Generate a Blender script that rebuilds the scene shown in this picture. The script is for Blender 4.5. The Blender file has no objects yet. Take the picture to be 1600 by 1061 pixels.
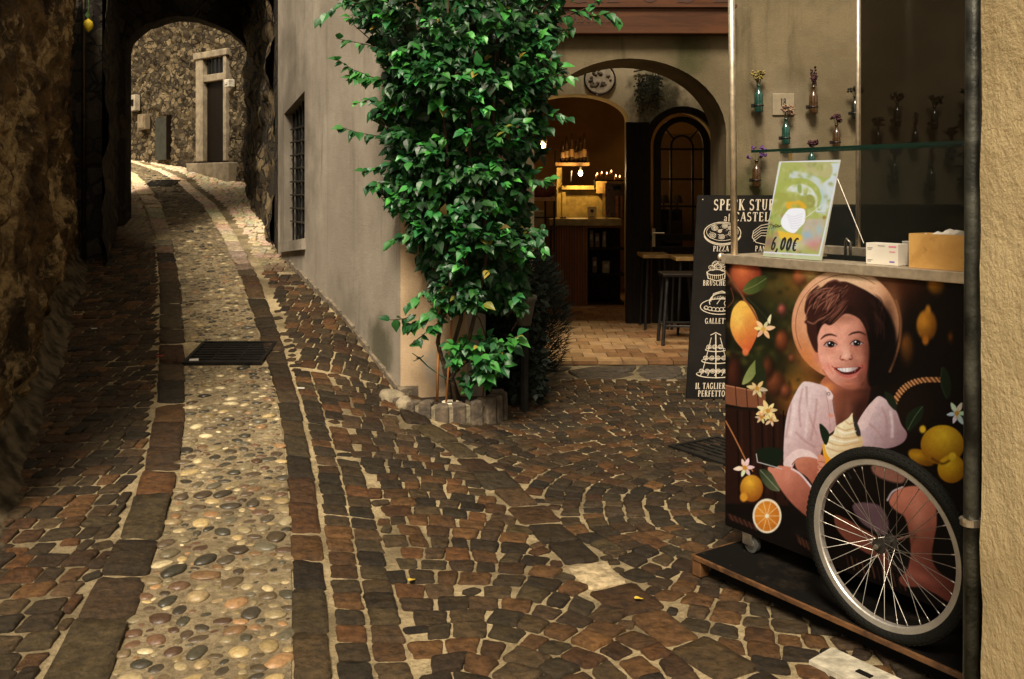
import bpy, math, random
import numpy as np
from mathutils import Vector, Matrix, noise
R = math.radians
PRINT_GAIN = np.array((.62, .74, .98))
rnd = random.Random(7)
sc = bpy.context.scene
col = sc.collection
# ------------------------------------------------------------------ camera, sky, sun, exposure
FPX, CX, HY, EYE = 1500.0, 800.0, 297.0, 1.5
cam_data = bpy.data.cameras.new('camera')
cam = bpy.data.objects.new('camera', cam_data); col.objects.link(cam)
cam.location = (0, 0, EYE); cam.rotation_euler = (R(90), 0, 0)
cam_data.sensor_width = 36; cam_data.lens = FPX * 36 / 1600
cam_data.shift_y = -(530.5 - HY) / 1600
cam_data.clip_start = .05; cam_data.clip_end = 500
sc.camera = cam
SUN_EL, SUN_AZ = 52, 192          # azimuth the light comes from, clockwise from +Y
w = bpy.data.worlds.new('World'); sc.world = w; w.use_nodes = True
nt = w.node_tree; bg = nt.nodes['Background']
sky = nt.nodes.new('ShaderNodeTexSky'); sky.sky_type = 'NISHITA'; sky.sun_disc = False
sky.sun_elevation = R(SUN_EL); sky.sun_rotation = R(SUN_AZ); sky.dust_density = 4; sky.air_density = 1.5
hs = nt.nodes.new('ShaderNodeHueSaturation'); hs.inputs['Saturation'].default_value = .25
tint = nt.nodes.new('ShaderNodeMix'); tint.data_type = 'RGBA'; tint.blend_type = 'MULTIPLY'
tint.inputs[0].default_value = 1; tint.inputs[7].default_value = (1.0, .86, .66, 1)
nt.links.new(sky.outputs[0], hs.inputs['Color']); nt.links.new(hs.outputs[0], tint.inputs[6])
nt.links.new(tint.outputs[2], bg.inputs[0]); bg.inputs[1].default_value = .06
sd = bpy.data.lights.new('sun', 'SUN'); so = bpy.data.objects.new('sun', sd); col.objects.link(so)
sd.energy = 2.9; sd.angle = R(18); sd.color = (1.0, .88, .70)
a, e = R(SUN_AZ), R(SUN_EL)
so.rotation_euler = Vector((math.sin(a)*math.cos(e), math.cos(a)*math.cos(e), math.sin(e))).to_track_quat('Z', 'Y').to_euler()
so.location = (0, -4, 12)
sc.view_settings.view_transform = 'Standard'; sc.view_settings.look = 'None'
sc.view_settings.exposure = 1.10; sc.view_settings.gamma = 1
try:
    sc.cycles.max_bounces = 8; sc.cycles.use_denoising = True
except Exception: pass
# ------------------------------------------------------------------ helpers
def P(px, py, Y):
    return Vector(((px-CX)/FPX*Y, Y, EYE-(py-HY)/FPX*Y))
def interp(x, pts):
    return float(np.interp(x, [p[0] for p in pts], [p[1] for p in pts]))
HL = [(0, -.15), (3, 0), (6.3, .33), (9.5, .85), (14, 1.56), (15, 1.80), (16.7, 2.06), (20, 2.5), (40, 4)]
def wallx(Y): return -.72-.475*(Y-6.2) if Y < 9.7 else -2.38-.36*(Y-9.7)
def sst(t):
    t = min(1, max(0, t)); return t*t*(3-2*t)
def hgt(X, Y):
    t = min(1, max(0, (Y-6.2)/1.5))
    xl = -1.6+(wallx(Y)+.02+1.6)*t; xr = .4+(wallx(Y)+.5-.4)*t
    k = 1-sst((X-xl)/(xr-xl))
    return interp(Y, HL)*k
def gp(px, py):
    "ground point seen at a pixel"
    a = (px-CX)/FPX; b = (HY-py)/FPX
    Y = 1.2; prev = Y
    while Y < 60:
        if EYE+b*Y <= hgt(a*Y, Y): break
        prev = Y; Y += .08
    lo, hi = prev, Y
    for _ in range(25):
        m = (lo+hi)/2
        if EYE+b*m <= hgt(a*m, m): hi = m
        else: lo = m
    return Vector((a*hi, hi, hgt(a*hi, hi)))

def srgb(r, g, b):
    f = lambda c: (c/255/12.92 if c/255 <= .04045 else ((c/255+.055)/1.055)**2.4)
    return (f(r), f(g), f(b))
class NT:
    def __init__(s, name):
        s.m = bpy.data.materials.new(name); s.m.use_nodes = True
        s.t = s.m.node_tree; s.b = s.t.nodes['Principled BSDF']; s.L = s.t.links.new
        s.tc = s.t.nodes.new('ShaderNodeTexCoord').outputs['Object']
    def n(s, ty, **k):
        x = s.t.nodes.new(ty)
        for a_, v in k.items(): setattr(x, a_, v)
        return x
    def mapping(s, scale=(1, 1, 1), loc=(0, 0, 0), rot=(0, 0, 0)):
        m = s.n('ShaderNodeMapping'); m.inputs['Scale'].default_value = scale
        m.inputs['Location'].default_value = loc; m.inputs['Rotation'].default_value = rot
        s.L(s.tc, m.inputs[0]); return m.outputs[0]
    def noise(s, scale, detail=4, vec=None, rough=.55, dist=0):
        x = s.n('ShaderNodeTexNoise'); x.inputs['Scale'].default_value = scale
        x.inputs['Detail'].default_value = detail; x.inputs['Roughness'].default_value = rough
        x.inputs['Distortion'].default_value = dist
        s.L(vec if vec is not None else s.tc, x.inputs['Vector']); return x.outputs['Fac']
    def voro(s, scale, vec=None, feature='F1', out='Distance', rnd_=1):
        x = s.n('ShaderNodeTexVoronoi'); x.feature = feature; x.inputs['Scale'].default_value = scale
        x.inputs['Randomness'].default_value = rnd_
        s.L(vec if vec is not None else s.tc, x.inputs['Vector']); return x.outputs[out]
    def ramp(s, fac, lo, hi, a_=0, b_=1):
        x = s.n('ShaderNodeMapRange'); x.interpolation_type = 'SMOOTHSTEP'
        for i, v in enumerate((lo, hi, a_, b_)): x.inputs[i+1].default_value = v
        s.L(fac, x.inputs[0]); return x.outputs[0]
    def mix(s, fac, a_, b_, mode='MIX'):
        x = s.n('ShaderNodeMix'); x.data_type = 'RGBA'; x.blend_type = mode
        if isinstance(fac, (int, float)): x.inputs[0].default_value = fac
        else: s.L(fac, x.inputs[0])
        for i, v in ((6, a_), (7, b_)):
            if isinstance(v, tuple): x.inputs[i].default_value = (*v[:3], 1)
            else: s.L(v, x.inputs[i])
        return x.outputs[2]
    def math(s, op, a_, b_=0):
        x = s.n('ShaderNodeMath'); x.operation = op
        for i, v in enumerate((a_, b_)):
            if isinstance(v, (int, float)): x.inputs[i].default_value = v
            else: s.L(v, x.inputs[i])
        return x.outputs[0]
    def base(s, c):
        if isinstance(c, tuple): s.b.inputs['Base Color'].default_value = (*c[:3], 1)
        else: s.L(c, s.b.inputs['Base Color'])
    def set(s, rough=None, metal=None, spec=None, **k):
        for nme, v in (('Roughness', rough), ('Metallic', metal), ('Specular IOR Level', spec)):
            if v is None: continue
            if isinstance(v, (int, float)): s.b.inputs[nme].default_value = v
            else: s.L(v, s.b.inputs[nme])
        for a_, v in k.items(): s.b.inputs[a_.replace('_', ' ')].default_value = v
    def bump(s, h, strength=.5, dist=.01, normal=None):
        x = s.n('ShaderNodeBump'); x.inputs['Strength'].default_value = strength
        x.inputs['Distance'].default_value = dist; s.L(h, x.inputs['Height'])
        if normal is not None: s.L(normal, x.inputs['Normal'])
        s.L(x.outputs[0], s.b.inputs['Normal']); return x.outputs[0]
    def spot(s, c, rad, soft=.5, nscale=6, namt=.5):
        "blob mask round a point, with a noisy edge"
        mp = s.n('ShaderNodeMapping'); mp.vector_type = 'POINT'
        sx = tuple(1/r for r in rad)
        mp.inputs['Scale'].default_value = sx
        mp.inputs['Location'].default_value = tuple(-c[i]*sx[i] for i in range(3))
        s.L(s.tc, mp.inputs[0])
        ln = s.n('ShaderNodeVectorMath'); ln.operation = 'LENGTH'; s.L(mp.outputs[0], ln.inputs[0])
        d = s.math('ADD', ln.outputs['Value'], s.math('MULTIPLY', s.math('SUBTRACT', s.noise(nscale, 5), .5), namt*2))
        return s.ramp(d, 1, 1-soft)

def simple(name, c, rough=.7, metal=0, spec=.4, var=.25, scale=12, bump=0, bscale=60, emit=None, **k):
    m = NT(name)
    if var:
        f = m.ramp(m.noise(scale, 5), .3, .7)
        m.base(m.mix(f, tuple(x*(1-var) for x in c), tuple(min(1, x*(1+var)) for x in c)))
        m.set(rough=m.ramp(m.noise(scale*2, 3), .2, .8, rough*.85, min(1, rough*1.12)))
    else: m.base(c); m.set(rough=rough)
    m.set(metal=metal, spec=spec, **k)
    if bump: m.bump(m.noise(bscale, 4), bump, .01)
    if emit:
        m.b.inputs['Emission Color'].default_value = (*emit[0], 1); m.b.inputs['Emission Strength'].default_value = emit[1]
    return m.m
def attr_mat(name, rough=.8, spec=.3, gain=1, bump=0, bscale=90, var=.0, vscale=30):
    m = NT(name); at = m.n('ShaderNodeAttribute'); at.attribute_name = 'Col'
    c = at.outputs['Color']
    if gain != 1: c = m.mix(1.0, c, (gain, gain, gain), 'MULTIPLY')
    if var:
        f = m.ramp(m.noise(vscale, 6, rough=.65), .25, .75)
        c = m.mix(1.0, c, m.mix(f, (1-var,)*3, (1+var,)*3), 'MULTIPLY')
    m.base(c); m.set(rough=rough, spec=spec)
    if bump: m.bump(m.noise(bscale, 5), bump, .006)
    return m.m

class MB:
    def __init__(s): s.v = []; s.f = []; s.c = []; s.cur = None
    def add(s, vs, fs):
        o = len(s.v); s.v += [tuple(v) for v in vs]; s.f += [tuple(i+o for i in f) for f in fs]
        if s.cur is not None: s.c += [s.cur]*len(vs)
        return s
    def box(s, c, sz, M=None):
        x, y, z = (d/2 for d in sz)
        vs = [Vector((a, b, d)) for a in (-x, x) for b in (-y, y) for d in (-z, z)]
        if M is not None: vs = [M @ v for v in vs]
        vs = [v+Vector(c) for v in vs]
        return s.add(vs, [(0, 1, 3, 2), (4, 6, 7, 5), (0, 4, 5, 1), (2, 3, 7, 6), (0, 2, 6, 4), (1, 5, 7, 3)])
    def hexa(s, b, t):
        "b, t : four corners each (same order)"
        return s.add(list(b)+list(t), [(3, 2, 1, 0), (4, 5, 6, 7)]+[(i, (i+1) % 4, (i+1) % 4+4, i+4) for i in range(4)])
    def prism(s, poly, off):
        n = len(poly); off = Vector(off); poly = [Vector(p) for p in poly]
        return s.add(poly+[p+off for p in poly], [tuple(range(n))[::-1], tuple(range(n, 2*n))]+[(i, (i+1) % n, (i+1) % n+n, i+n) for i in range(n)])
    def tube(s, pts, r, n=8, caps=True):
        pts = [Vector(p) for p in pts]; rs = r if isinstance(r, (list, tuple)) else [r]*len(pts)
        o = []; prev = None
        for i, p in enumerate(pts):
            d = (pts[min(i+1, len(pts)-1)]-pts[max(i-1, 0)]).normalized()
            if prev is None:
                u = d.orthogonal().normalized()
            else:
                u = (prev-d*prev.dot(d)); u = u.normalized() if u.length > 1e-6 else d.orthogonal().normalized()
            prev = u; v = d.cross(u)
            o += [p+(u*math.cos(2*math.pi*k/n)+v*math.sin(2*math.pi*k/n))*rs[i] for k in range(n)]
        fs = [(i*n+k, i*n+(k+1) % n, (i+1)*n+(k+1) % n, (i+1)*n+k) for i in range(len(pts)-1) for k in range(n)]
        if caps: fs += [tuple(range(n))[::-1], tuple(range((len(pts)-1)*n, len(pts)*n))]
        return s.add(o, fs)
    def lathe(s, prof, c=(0, 0, 0), n=16, M=None):
        "prof: (radius, z) pairs"
        c = Vector(c); o = []
        for r_, z in prof:
            for k in range(n):
                v = Vector((r_*math.cos(2*math.pi*k/n), r_*math.sin(2*math.pi*k/n), z))
                o.append((M @ v if M is not None else v)+c)
        fs = [(i*n+k, i*n+(k+1) % n, (i+1)*n+(k+1) % n, (i+1)*n+k) for i in range(len(prof)-1) for k in range(n)]
        fs += [tuple(range(n))[::-1], tuple(range((len(prof)-1)*n, len(prof)*n))]
        return s.add(o, fs)
    def torus(s, c, R_, r_, M=None, n=64, m=10, sy=1.0):
        c = Vector(c); o = []
        for i in range(n):
            a_ = 2*math.pi*i/n
            for j in range(m):
                b_ = 2*math.pi*j/m
                v = Vector(((R_+r_*math.cos(b_))*math.cos(a_), (R_+r_*math.cos(b_))*math.sin(a_), r_*sy*math.sin(b_)))
                o.append((M @ v if M is not None else v)+c)
        return s.add(o, [(i*m+j, ((i+1) % n)*m+j, ((i+1) % n)*m+(j+1) % m, i*m+(j+1) % m) for i in range(n) for j in range(m)])
    def build(s, name, mat, parent=None, smooth=False, bevel=0, loc=None, fix=False):
        me = bpy.data.meshes.new(name)
        L = Vector(loc) if loc is not None else None
        vs = s.v if L is None else [tuple(Vector(v)-L) for v in s.v]
        me.from_pydata(vs, [], s.f); me.update()
        if s.c:
            ca = me.color_attributes.new('Col', 'FLOAT_COLOR', 'POINT')
            ca.data.foreach_set('color', np.array([(*c, 1) for c in s.c], dtype=np.float32).ravel())
        if fix:
            import bmesh
            bm = bmesh.new(); bm.from_mesh(me); bmesh.ops.recalc_face_normals(bm, faces=bm.faces); bm.to_mesh(me); bm.free()
        if smooth: me.polygons.foreach_set('use_smooth', [True]*len(me.polygons))
        ob = bpy.data.objects.new(name, me); col.objects.link(ob)
        me.materials.append(mat)
        if L is not None: ob.location = L
        if bevel:
            b = ob.modifiers.new('bevel', 'BEVEL'); b.width = bevel; b.segments = 2; b.limit_method = 'ANGLE'
        if parent is not None: join(ob, parent)
        return ob
def join(ob, parent):
    "parent keeping the world place (parents here are only translated / rotated)"
    bpy.context.view_layer.update() if False else None
    M = wm(parent).inverted()
    ob.parent = parent; ob.matrix_parent_inverse = M
def wm(o):
    m = Matrix.LocRotScale(o.location, o.rotation_euler, o.scale)
    return (wm(o.parent) @ o.matrix_parent_inverse @ m) if o.parent else m
def tag(o, label=None, cat=None, group=None, kind=None):
    if label: o['label'] = label
    if cat: o['category'] = cat
    if group: o['group'] = group
    if kind: o['kind'] = kind
    return o
def empty(name, loc, label, cat, group=None, rz=0):
    o = bpy.data.objects.new(name, None); col.objects.link(o); o.location = loc; o.rotation_euler = (0, 0, rz)
    o.empty_display_size = .1
    return tag(o, label, cat, group)
def copy_tree(o, parent=None, kids=None):
    kids = kids if kids is not None else list(bpy.data.objects)
    c = o.copy(); col.objects.link(c)
    if parent is not None:
        c.parent = parent; c.matrix_parent_inverse = o.matrix_parent_inverse.copy()
    for ch in [k for k in kids if k.parent == o]: copy_tree(ch, c, kids)
    return c
def bump_grid(fn, us, vs, disp):
    "grid surface: fn(u,v)->Vector; disp(p)->offset vector"
    m = MB(); nu, nv = len(us), len(vs)
    pts = []
    for u in us:
        for v in vs:
            p = fn(u, v); pts.append(p+disp(p))
    return m.add(pts, [(i*nv+j, (i+1)*nv+j, (i+1)*nv+j+1, i*nv+j+1) for i in range(nu-1) for j in range(nv-1)])
# ------------------------------------------------------------------ materials
def plaster(name, c1, c2, streak=None, fine=70, bumpk=.5, spots=(), speck=.12):
    m = NT(name)
    c = m.mix(m.ramp(m.noise(1.1, 6, rough=.6), .35, .65), c1, c2)
    c = m.mix(m.ramp(m.noise(7, 6, rough=.7), .45, .75, 0, .35), c, tuple(x*.6 for x in c1))
    if streak:
        v = m.mapping((2.2, 2.2, .28))
        c = m.mix(m.ramp(m.noise(1.6, 6, v, .65, .6), .48, .72, 0, .75), c, streak)
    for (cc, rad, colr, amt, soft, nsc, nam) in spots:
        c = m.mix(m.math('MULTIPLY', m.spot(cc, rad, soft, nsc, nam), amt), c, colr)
    f = m.noise(fine*2.2, 3, rough=.8)
    c = m.mix(m.ramp(f, .35, .65, 0, speck*3), c, tuple(x*.55 for x in c1))
    m.base(c); m.set(rough=.92, spec=.15)
    h = m.math('ADD', m.math('MULTIPLY', m.noise(fine, 5, rough=.7), 1), m.math('MULTIPLY', m.noise(6, 4), 1.6))
    m.bump(h, bumpk, .008); return m.m
def rubble(name, scale, cols, mortar, mstr=.5, rough=.85, stretch=(1, 1, 1.25)):
    m = NT(name)
    wv = m.mapping(stretch)
    dn = m.n('ShaderNodeTexNoise'); dn.inputs['Scale'].default_value = scale*.8; dn.inputs['Detail'].default_value = 3
    m.L(wv, dn.inputs['Vector'])
    wx = m.n('ShaderNodeVectorMath'); wx.operation = 'SCALE'; m.L(dn.outputs['Color'], wx.inputs[0]); wx.inputs['Scale'].default_value = .55/scale*1.2
    wa = m.n('ShaderNodeVectorMath'); wa.operation = 'ADD'; m.L(wv, wa.inputs[0]); m.L(wx.outputs[0], wa.inputs[1])
    vec = wa.outputs[0]
    edge = m.voro(scale, vec, 'DISTANCE_TO_EDGE')
    cc = m.n('ShaderNodeSeparateColor'); m.L(m.voro(scale, vec, 'F1', 'Color'), cc.inputs[0])
    c = m.mix(m.ramp(cc.outputs[0], .1, .9), cols[0], cols[1])
    c = m.mix(m.ramp(cc.outputs[1], .55, .8), c, cols[2])
    c = m.mix(m.ramp(m.noise(scale*4, 6, rough=.7), .4, .7, 0, .6), c, tuple(x*.35 for x in cols[0]))
    mo = m.ramp(m.noise(scale*.5, 5, rough=.6), .38, .62, .02, .16)
    x = m.n('ShaderNodeMapRange'); m.L(edge, x.inputs[0]); m.L(mo, x.inputs[2]); x.inputs[1].default_value = .0
    x.inputs[3].default_value = 0; x.inputs[4].default_value = 1
    k = m.ramp(x.outputs[0], .45, 1.0)
    c = m.mix(k, mortar, c)
    m.base(c); m.set(rough=rough, spec=.3)
    h = m.math('ADD', m.math('MULTIPLY', k, 1), m.math('MULTIPLY', m.noise(scale*5, 6, rough=.7), .8))
    m.bump(h, mstr, .03); return m.m
def wood(name, c1, c2, axis='x', rough=.5, scale=1.0, spec=.3):
    m = NT(name); st = {'x': (1.2, 14, 14), 'y': (14, 1.2, 14), 'z': (14, 14, 1.2)}[axis]
    v = m.mapping(tuple(x*scale for x in st))
    f = m.noise(1.6, 7, v, .65, .8)
    c = m.mix(m.ramp(f, .3, .7), c1, c2)
    c = m.mix(m.ramp(m.noise(5, 4, v, .7), .55, .8, 0, .6), c, tuple(x*.3 for x in c1))
    m.base(c); m.set(rough=rough, spec=spec); m.bump(f, .25, .004); return m.m
M_ = {}
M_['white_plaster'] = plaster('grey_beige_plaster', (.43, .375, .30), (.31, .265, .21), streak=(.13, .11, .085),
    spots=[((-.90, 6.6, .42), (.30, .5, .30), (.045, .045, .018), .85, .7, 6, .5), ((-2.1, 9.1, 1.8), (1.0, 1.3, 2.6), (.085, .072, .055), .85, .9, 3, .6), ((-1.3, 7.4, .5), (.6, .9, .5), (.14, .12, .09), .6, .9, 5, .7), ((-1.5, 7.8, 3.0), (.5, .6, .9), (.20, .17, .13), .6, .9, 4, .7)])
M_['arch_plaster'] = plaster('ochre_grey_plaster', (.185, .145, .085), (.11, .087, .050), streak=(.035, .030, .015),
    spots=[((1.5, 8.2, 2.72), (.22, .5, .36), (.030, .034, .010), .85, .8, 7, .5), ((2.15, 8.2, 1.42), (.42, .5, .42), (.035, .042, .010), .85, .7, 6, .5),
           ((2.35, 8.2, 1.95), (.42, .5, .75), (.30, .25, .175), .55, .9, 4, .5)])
M_['orange_plaster'] = plaster('warm_orange_plaster', (.56, .40, .25), (.46, .33, .205), streak=(.3, .22, .13),
    spots=[((-.45, 6.2, .35), (.16, .3, .18), (.27, .23, .18), .9, .4, 8, .4)])
M_['yellow_stucco'] = plaster('yellow_stucco', (.66, .52, .29), (.56, .43, .23), streak=(.28, .21, .10), fine=38, bumpk=1.0, speck=.05)
M_['rear_plaster'] = plaster('porch_plaster', (.72, .62, .42), (.6, .5, .33), streak=(.22, .19, .11),
    spots=[((1.62, 10.6, 2.45), (.42, .5, .5), (.03, .03, .012), .95, .7, 9, .7)])
M_['room_plaster'] = plaster('warm_room_plaster', (.27, .16, .065), (.20, .12, .045), bumpk=.3)
M_['left_rubble'] = rubble('rough_rubble', 8.5, [(.10, .055, .016), (.30, .20, .085), (.03, .02, .009)], (.022, .012, .004), 1.0)
M_['far_rubble'] = rubble('far_rubble', 9, [(.10, .072, .036), (.24, .18, .10), (.05, .035, .017)], (.022, .015, .006), 1.0)
M_['soot_rubble'] = rubble('sooty_rubble', 5, [(.030, .022, .012), (.055, .042, .024), (.02, .014, .008)], (.010, .007, .004), .8)  # stone colours darkened to paint in the deep shade of the passage
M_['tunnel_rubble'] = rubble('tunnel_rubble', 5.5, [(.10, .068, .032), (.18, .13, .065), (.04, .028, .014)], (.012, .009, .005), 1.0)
M_['soot'] = simple('sooty_plaster', (.012, .009, .006), .95, spec=.05, bump=.4)  # near-black base colour stands for the shade under the vault
M_['stone_trim'] = simple('pale_limestone', (.27, .22, .15), .85, var=.3, scale=9, bump=.5)
M_['black_metal'] = simple('black_iron', (.012, .011, .010), .45, metal=.3, var=.3, bump=.1)
M_['dark_wood'] = wood('dark_door_wood', (.006, .004, .003), (.011, .007, .004), 'z', .5, spec=.12)
M_['steel'] = simple('brushed_steel', (.55, .50, .43), .34, metal=.95, var=.12, scale=30)
M_['rail_steel'] = simple('satin_steel_rail', (.58, .49, .37), .45, metal=.8, var=.15, scale=30)
M_['black'] = simple('matt_black', (.006, .005, .004), .8, spec=.08)
M_['cork'] = simple('dark_soil', (.018, .012, .007), .95, var=.5, scale=40, bump=1)
m = NT('rough_old_wall'); m.tc = m.mapping((1, .42, 1))
c = m.mix(m.ramp(m.noise(2.6, 9, rough=.7), .38, .62), (.030, .017, .005), (.17, .10, .036))
st = m.math('MULTIPLY', m.ramp(m.noise(1.7, 8, rough=.72, dist=.4), .50, .58), m.ramp(m.noise(9, 6, rough=.7), .35, .6))
c = m.mix(st, c, (.55, .40, .20))
c = m.mix(m.ramp(m.noise(14, 8, rough=.8), .45, .7, 0, .8), c, (.012, .008, .003))
c = m.mix(m.ramp(m.noise(3.3, 6, m.mapping((1, 1, .3), (4, 2, 7))), .6, .75, 0, .5), c, (.10, .085, .03))
m.base(c); m.set(rough=.9, spec=.2)
m.bump(m.math('ADD', m.math('MULTIPLY', m.noise(9, 9, rough=.75), 2), m.noise(45, 6, rough=.8)), 1.0, .035); M_['old_wall'] = m.m
def glass(name, c=(.8, .9, .85), rough=.02, alpha=.18):
    m = NT(name); m.base(c); m.set(rough=rough, spec=.6)
    m.b.inputs['Alpha'].default_value = alpha
    if name == 'smoked_glass': m.set(spec=.12)
    return m.m
M_['glass'] = glass('clear_glass', (.05, .07, .06), alpha=.07)
M_['pane'] = glass('window_glass', (.02, .02, .02), alpha=.25)
M_['dark_glass'] = glass('dark_window_glass', (.008, .008, .008), alpha=.9)
M_['smoke_glass'] = glass('smoked_glass', (.012, .008, .004), alpha=.72, rough=.10)
M_['glass_edge'] = simple('green_glass_edge', (.004, .020, .013), .2, spec=.5, var=0)
# ------------------------------------------------------------------ ground
def build_ground():
    xs = np.concatenate([np.linspace(-60, -14, 12), np.linspace(-13, -6, 14), np.linspace(-5.8, 3, 89), np.linspace(3.3, 14, 16), [30, 60]])
    ys = np.concatenate([[-40, -20, -8, -3], np.linspace(-1, 14, 151), np.linspace(14.3, 24, 34), np.linspace(26, 120, 12)])
    m = MB(); n = len(ys)
    m.add([(x, y, hgt(x, y)-.003+.005*noise.noise((x*3, y*3, 0))) for x in xs for y in ys],
          [(i*n+j, (i+1)*n+j, (i+1)*n+j+1, i*n+j+1) for i in range(len(xs)-1) for j in range(n-1)])
    t = NT('mortar_bed')
    c = t.mix(t.ramp(t.noise(2.5, 6, rough=.65), .35, .65), (.46, .36, .205), (.24, .185, .10))
    c = t.mix(t.ramp(t.noise(60, 5, rough=.8), .45, .7, 0, .65), c, (.07, .052, .03)); c = t.mix(t.ramp(t.noise(1.7, 6, rough=.7), .48, .62, 0, .55), c, (.085, .064, .036))
    c = t.mix(t.ramp(t.noise(.7, 4), .45, .65, 0, .45), c, (.07, .055, .035))
    t.base(c); t.set(rough=.93, spec=.15); t.bump(t.math('ADD', t.noise(110, 6, rough=.8), t.math('MULTIPLY', t.noise(25, 4), 1.5)), 1.0, .011)
    o = m.build('ground', t.m, smooth=True); tag(o, kind='structure')
build_ground()
def pline(pts): return [gp(*p) for p in pts]
LO = pline([(60, 1061), (125, 950), (178, 850), (220, 740), (240, 640), (247, 540), (247, 440), (240, 370), (224, 320), (205, 285), (188, 262)])
LI = pline([(172, 1061), (215, 950), (250, 850), (280, 740), (290, 640), (289, 540), (282, 440), (268, 370), (252, 320), (228, 285), (200, 264)])
RI = pline([(456, 1061), (457, 950), (455, 850), (448, 740), (437, 640), (410, 540), (378, 440), (347, 370), (316, 320), (278, 285), (236, 264)])
RO = pline([(524, 1061), (516, 950), (508, 850), (494, 740), (473, 640), (445, 540), (408, 440), (372, 370), (338, 320), (296, 285), (250, 264)])
def xat(L, Y):
    "x of a street line at depth Y (with straight extension)"
    ys = [p.y for p in L]; xs = [p.x for p in L]
    if Y < ys[0]: return xs[0]+(xs[1]-xs[0])/(ys[1]-ys[0])*(Y-ys[0])
    if Y > ys[-1]: return xs[-1]+(xs[-1]-xs[-2])/(ys[-1]-ys[-2])*(Y-ys[-1])
    return float(np.interp(Y, ys, xs))
SL = pline([(1230, 1100), (1060, 1000), (960, 925), (890, 860), (820, 790), (750, 730), (700, 690), (640, 655)])   # diagonal line of slabs
def sl_x(Y):
    ys = [p.y for p in SL]; xs = [p.x for p in SL]
    if Y < ys[0]: return xs[0]+(xs[0]-xs[1])/(ys[1]-ys[0])*(ys[0]-Y)
    return float(np.interp(Y, ys, xs))
LW = pline([(0, 740), (60, 600), (100, 480), (125, 400)])     # foot of the left wall
def lw_x(Y):
    return LW[0].x+(LW[-1].x-LW[0].x)/(LW[-1].y-LW[0].y)*(Y-LW[0].y)
print('LW', LW, 'SL', SL[0], SL[-1]); print('RO', RO[0], RO[5], 'LO', LO[0], LO[5])
pal_w = (1.12, .96, .80)
STONE = {'pts': [], 'faces': [], 'cols': []}
OCC = set(); OS = .014
def cells(q):
    cx_ = sum(v.x for v in q)/4; cy_ = sum(v.y for v in q)/4; o = []
    x0, x1 = min(v.x for v in q), max(v.x for v in q); y0, y1 = min(v.y for v in q), max(v.y for v in q)
    ar = sum(q[i].x*q[(i+1) % 4].y-q[(i+1) % 4].x*q[i].y for i in range(4)); sg = 1 if ar > 0 else -1
    for i in range(int(math.floor(x0/OS)), int(x1/OS)+1):
        for j in range(int(math.floor(y0/OS)), int(y1/OS)+1):
            x, y = (i+.5)*OS, (j+.5)*OS
            if all(sg*((q[(k+1) % 4].x-q[k].x)*(y-q[k].y)-(q[(k+1) % 4].y-q[k].y)*(x-q[k].x)) > 0 for k in range(4)): o.append((i, j))
    return o
pal = [(.175, .094, .034), (.185, .090, .030), (.22, .12, .042), (.110, .078, .036), (.12, .086, .042), (.090, .070, .036), (.10, .078, .036), (.135, .086, .040), (.19, .104, .038), (.078, .055, .026), (.14, .092, .046), (.10, .070, .030)]
def stone(q, hh=.011, r_=.10, cl=None, dark=1.0):
    "q: 4 plan corners; an irregular worn sett with rounded corners"
    q = [Vector((a_, b_)) for a_, b_ in q]; c = sum(q, Vector((0, 0)))/4
    ce = cells(q)
    if not ce or sum(1 for k in ce if k in OCC) > .10*len(ce): return False
    OCC.update(ce)
    ring = []
    for i in range(4):
        p, pr, nx = q[i], q[i-1], q[(i+1) % 4]
        k = r_*rnd.uniform(.6, 1.3); k2 = r_*rnd.uniform(.6, 1.3)
        ring.append(p+(pr-p)*k); ring.append(p+(nx-p)*k2)
        for mt in (.34, .66):
            mid = p+(nx-p)*mt; out = (mid-c); ring.append(mid+out*rnd.uniform(-.085, .055))
    S = STONE; o = len(S['pts']); n = len(ring)
    tilt = (rnd.uniform(-.06, .06), rnd.uniform(-.06, .06)); hz = hh*.75*rnd.uniform(.45, 1.5)
    size = (q[0]-q[2]).length
    ins = min(.009/size*2, .2)
    for lev, (sc_, z) in enumerate(((1.02, -.012), (1.0, hz*.35), (1-ins*.5, hz), (.6, hz*1.03))):
        for p in ring:
            v = c+(p-c)*sc_
            S['pts'].append((v.x, v.y, hgt(v.x, v.y)+z+(v.x-c.x)*tilt[0]+(v.y-c.y)*tilt[1]))
    S['pts'].append((c.x, c.y, hgt(c.x, c.y)+hz*1.04))
    for l in range(3):
        for k in range(n):
            S['faces'].append((o+l*n+k, o+l*n+(k+1) % n, o+(l+1)*n+(k+1) % n, o+(l+1)*n+k))
    for k in range(n): S['faces'].append((o+3*n+k, o+3*n+(k+1) % n, o+4*n))
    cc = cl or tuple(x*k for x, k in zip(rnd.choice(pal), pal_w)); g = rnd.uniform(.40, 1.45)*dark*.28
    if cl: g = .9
    far = min(1, max(0, (c.y-8.8-max(0, -2.6-c.x)*.9)/2.2)); cc = tuple(x*(1-far)+y_*far/g*rnd.uniform(.85, 1.1) for x, y_ in zip(cc, (.76, .60, .40)))  # paler dusty setts up the lane; the exit's bright light is painted in too
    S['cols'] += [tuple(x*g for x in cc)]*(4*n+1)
def vis(x, y, pad=60):
    if y < 1.6: return False
    px = CX+x/y*FPX; py = HY+(EYE-hgt(x, y))/y*FPX
    return -pad-200 < px < 1600+pad and py < 1061+pad+120
def setts(A, B, du, region, jit=.1):
    pass
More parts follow.
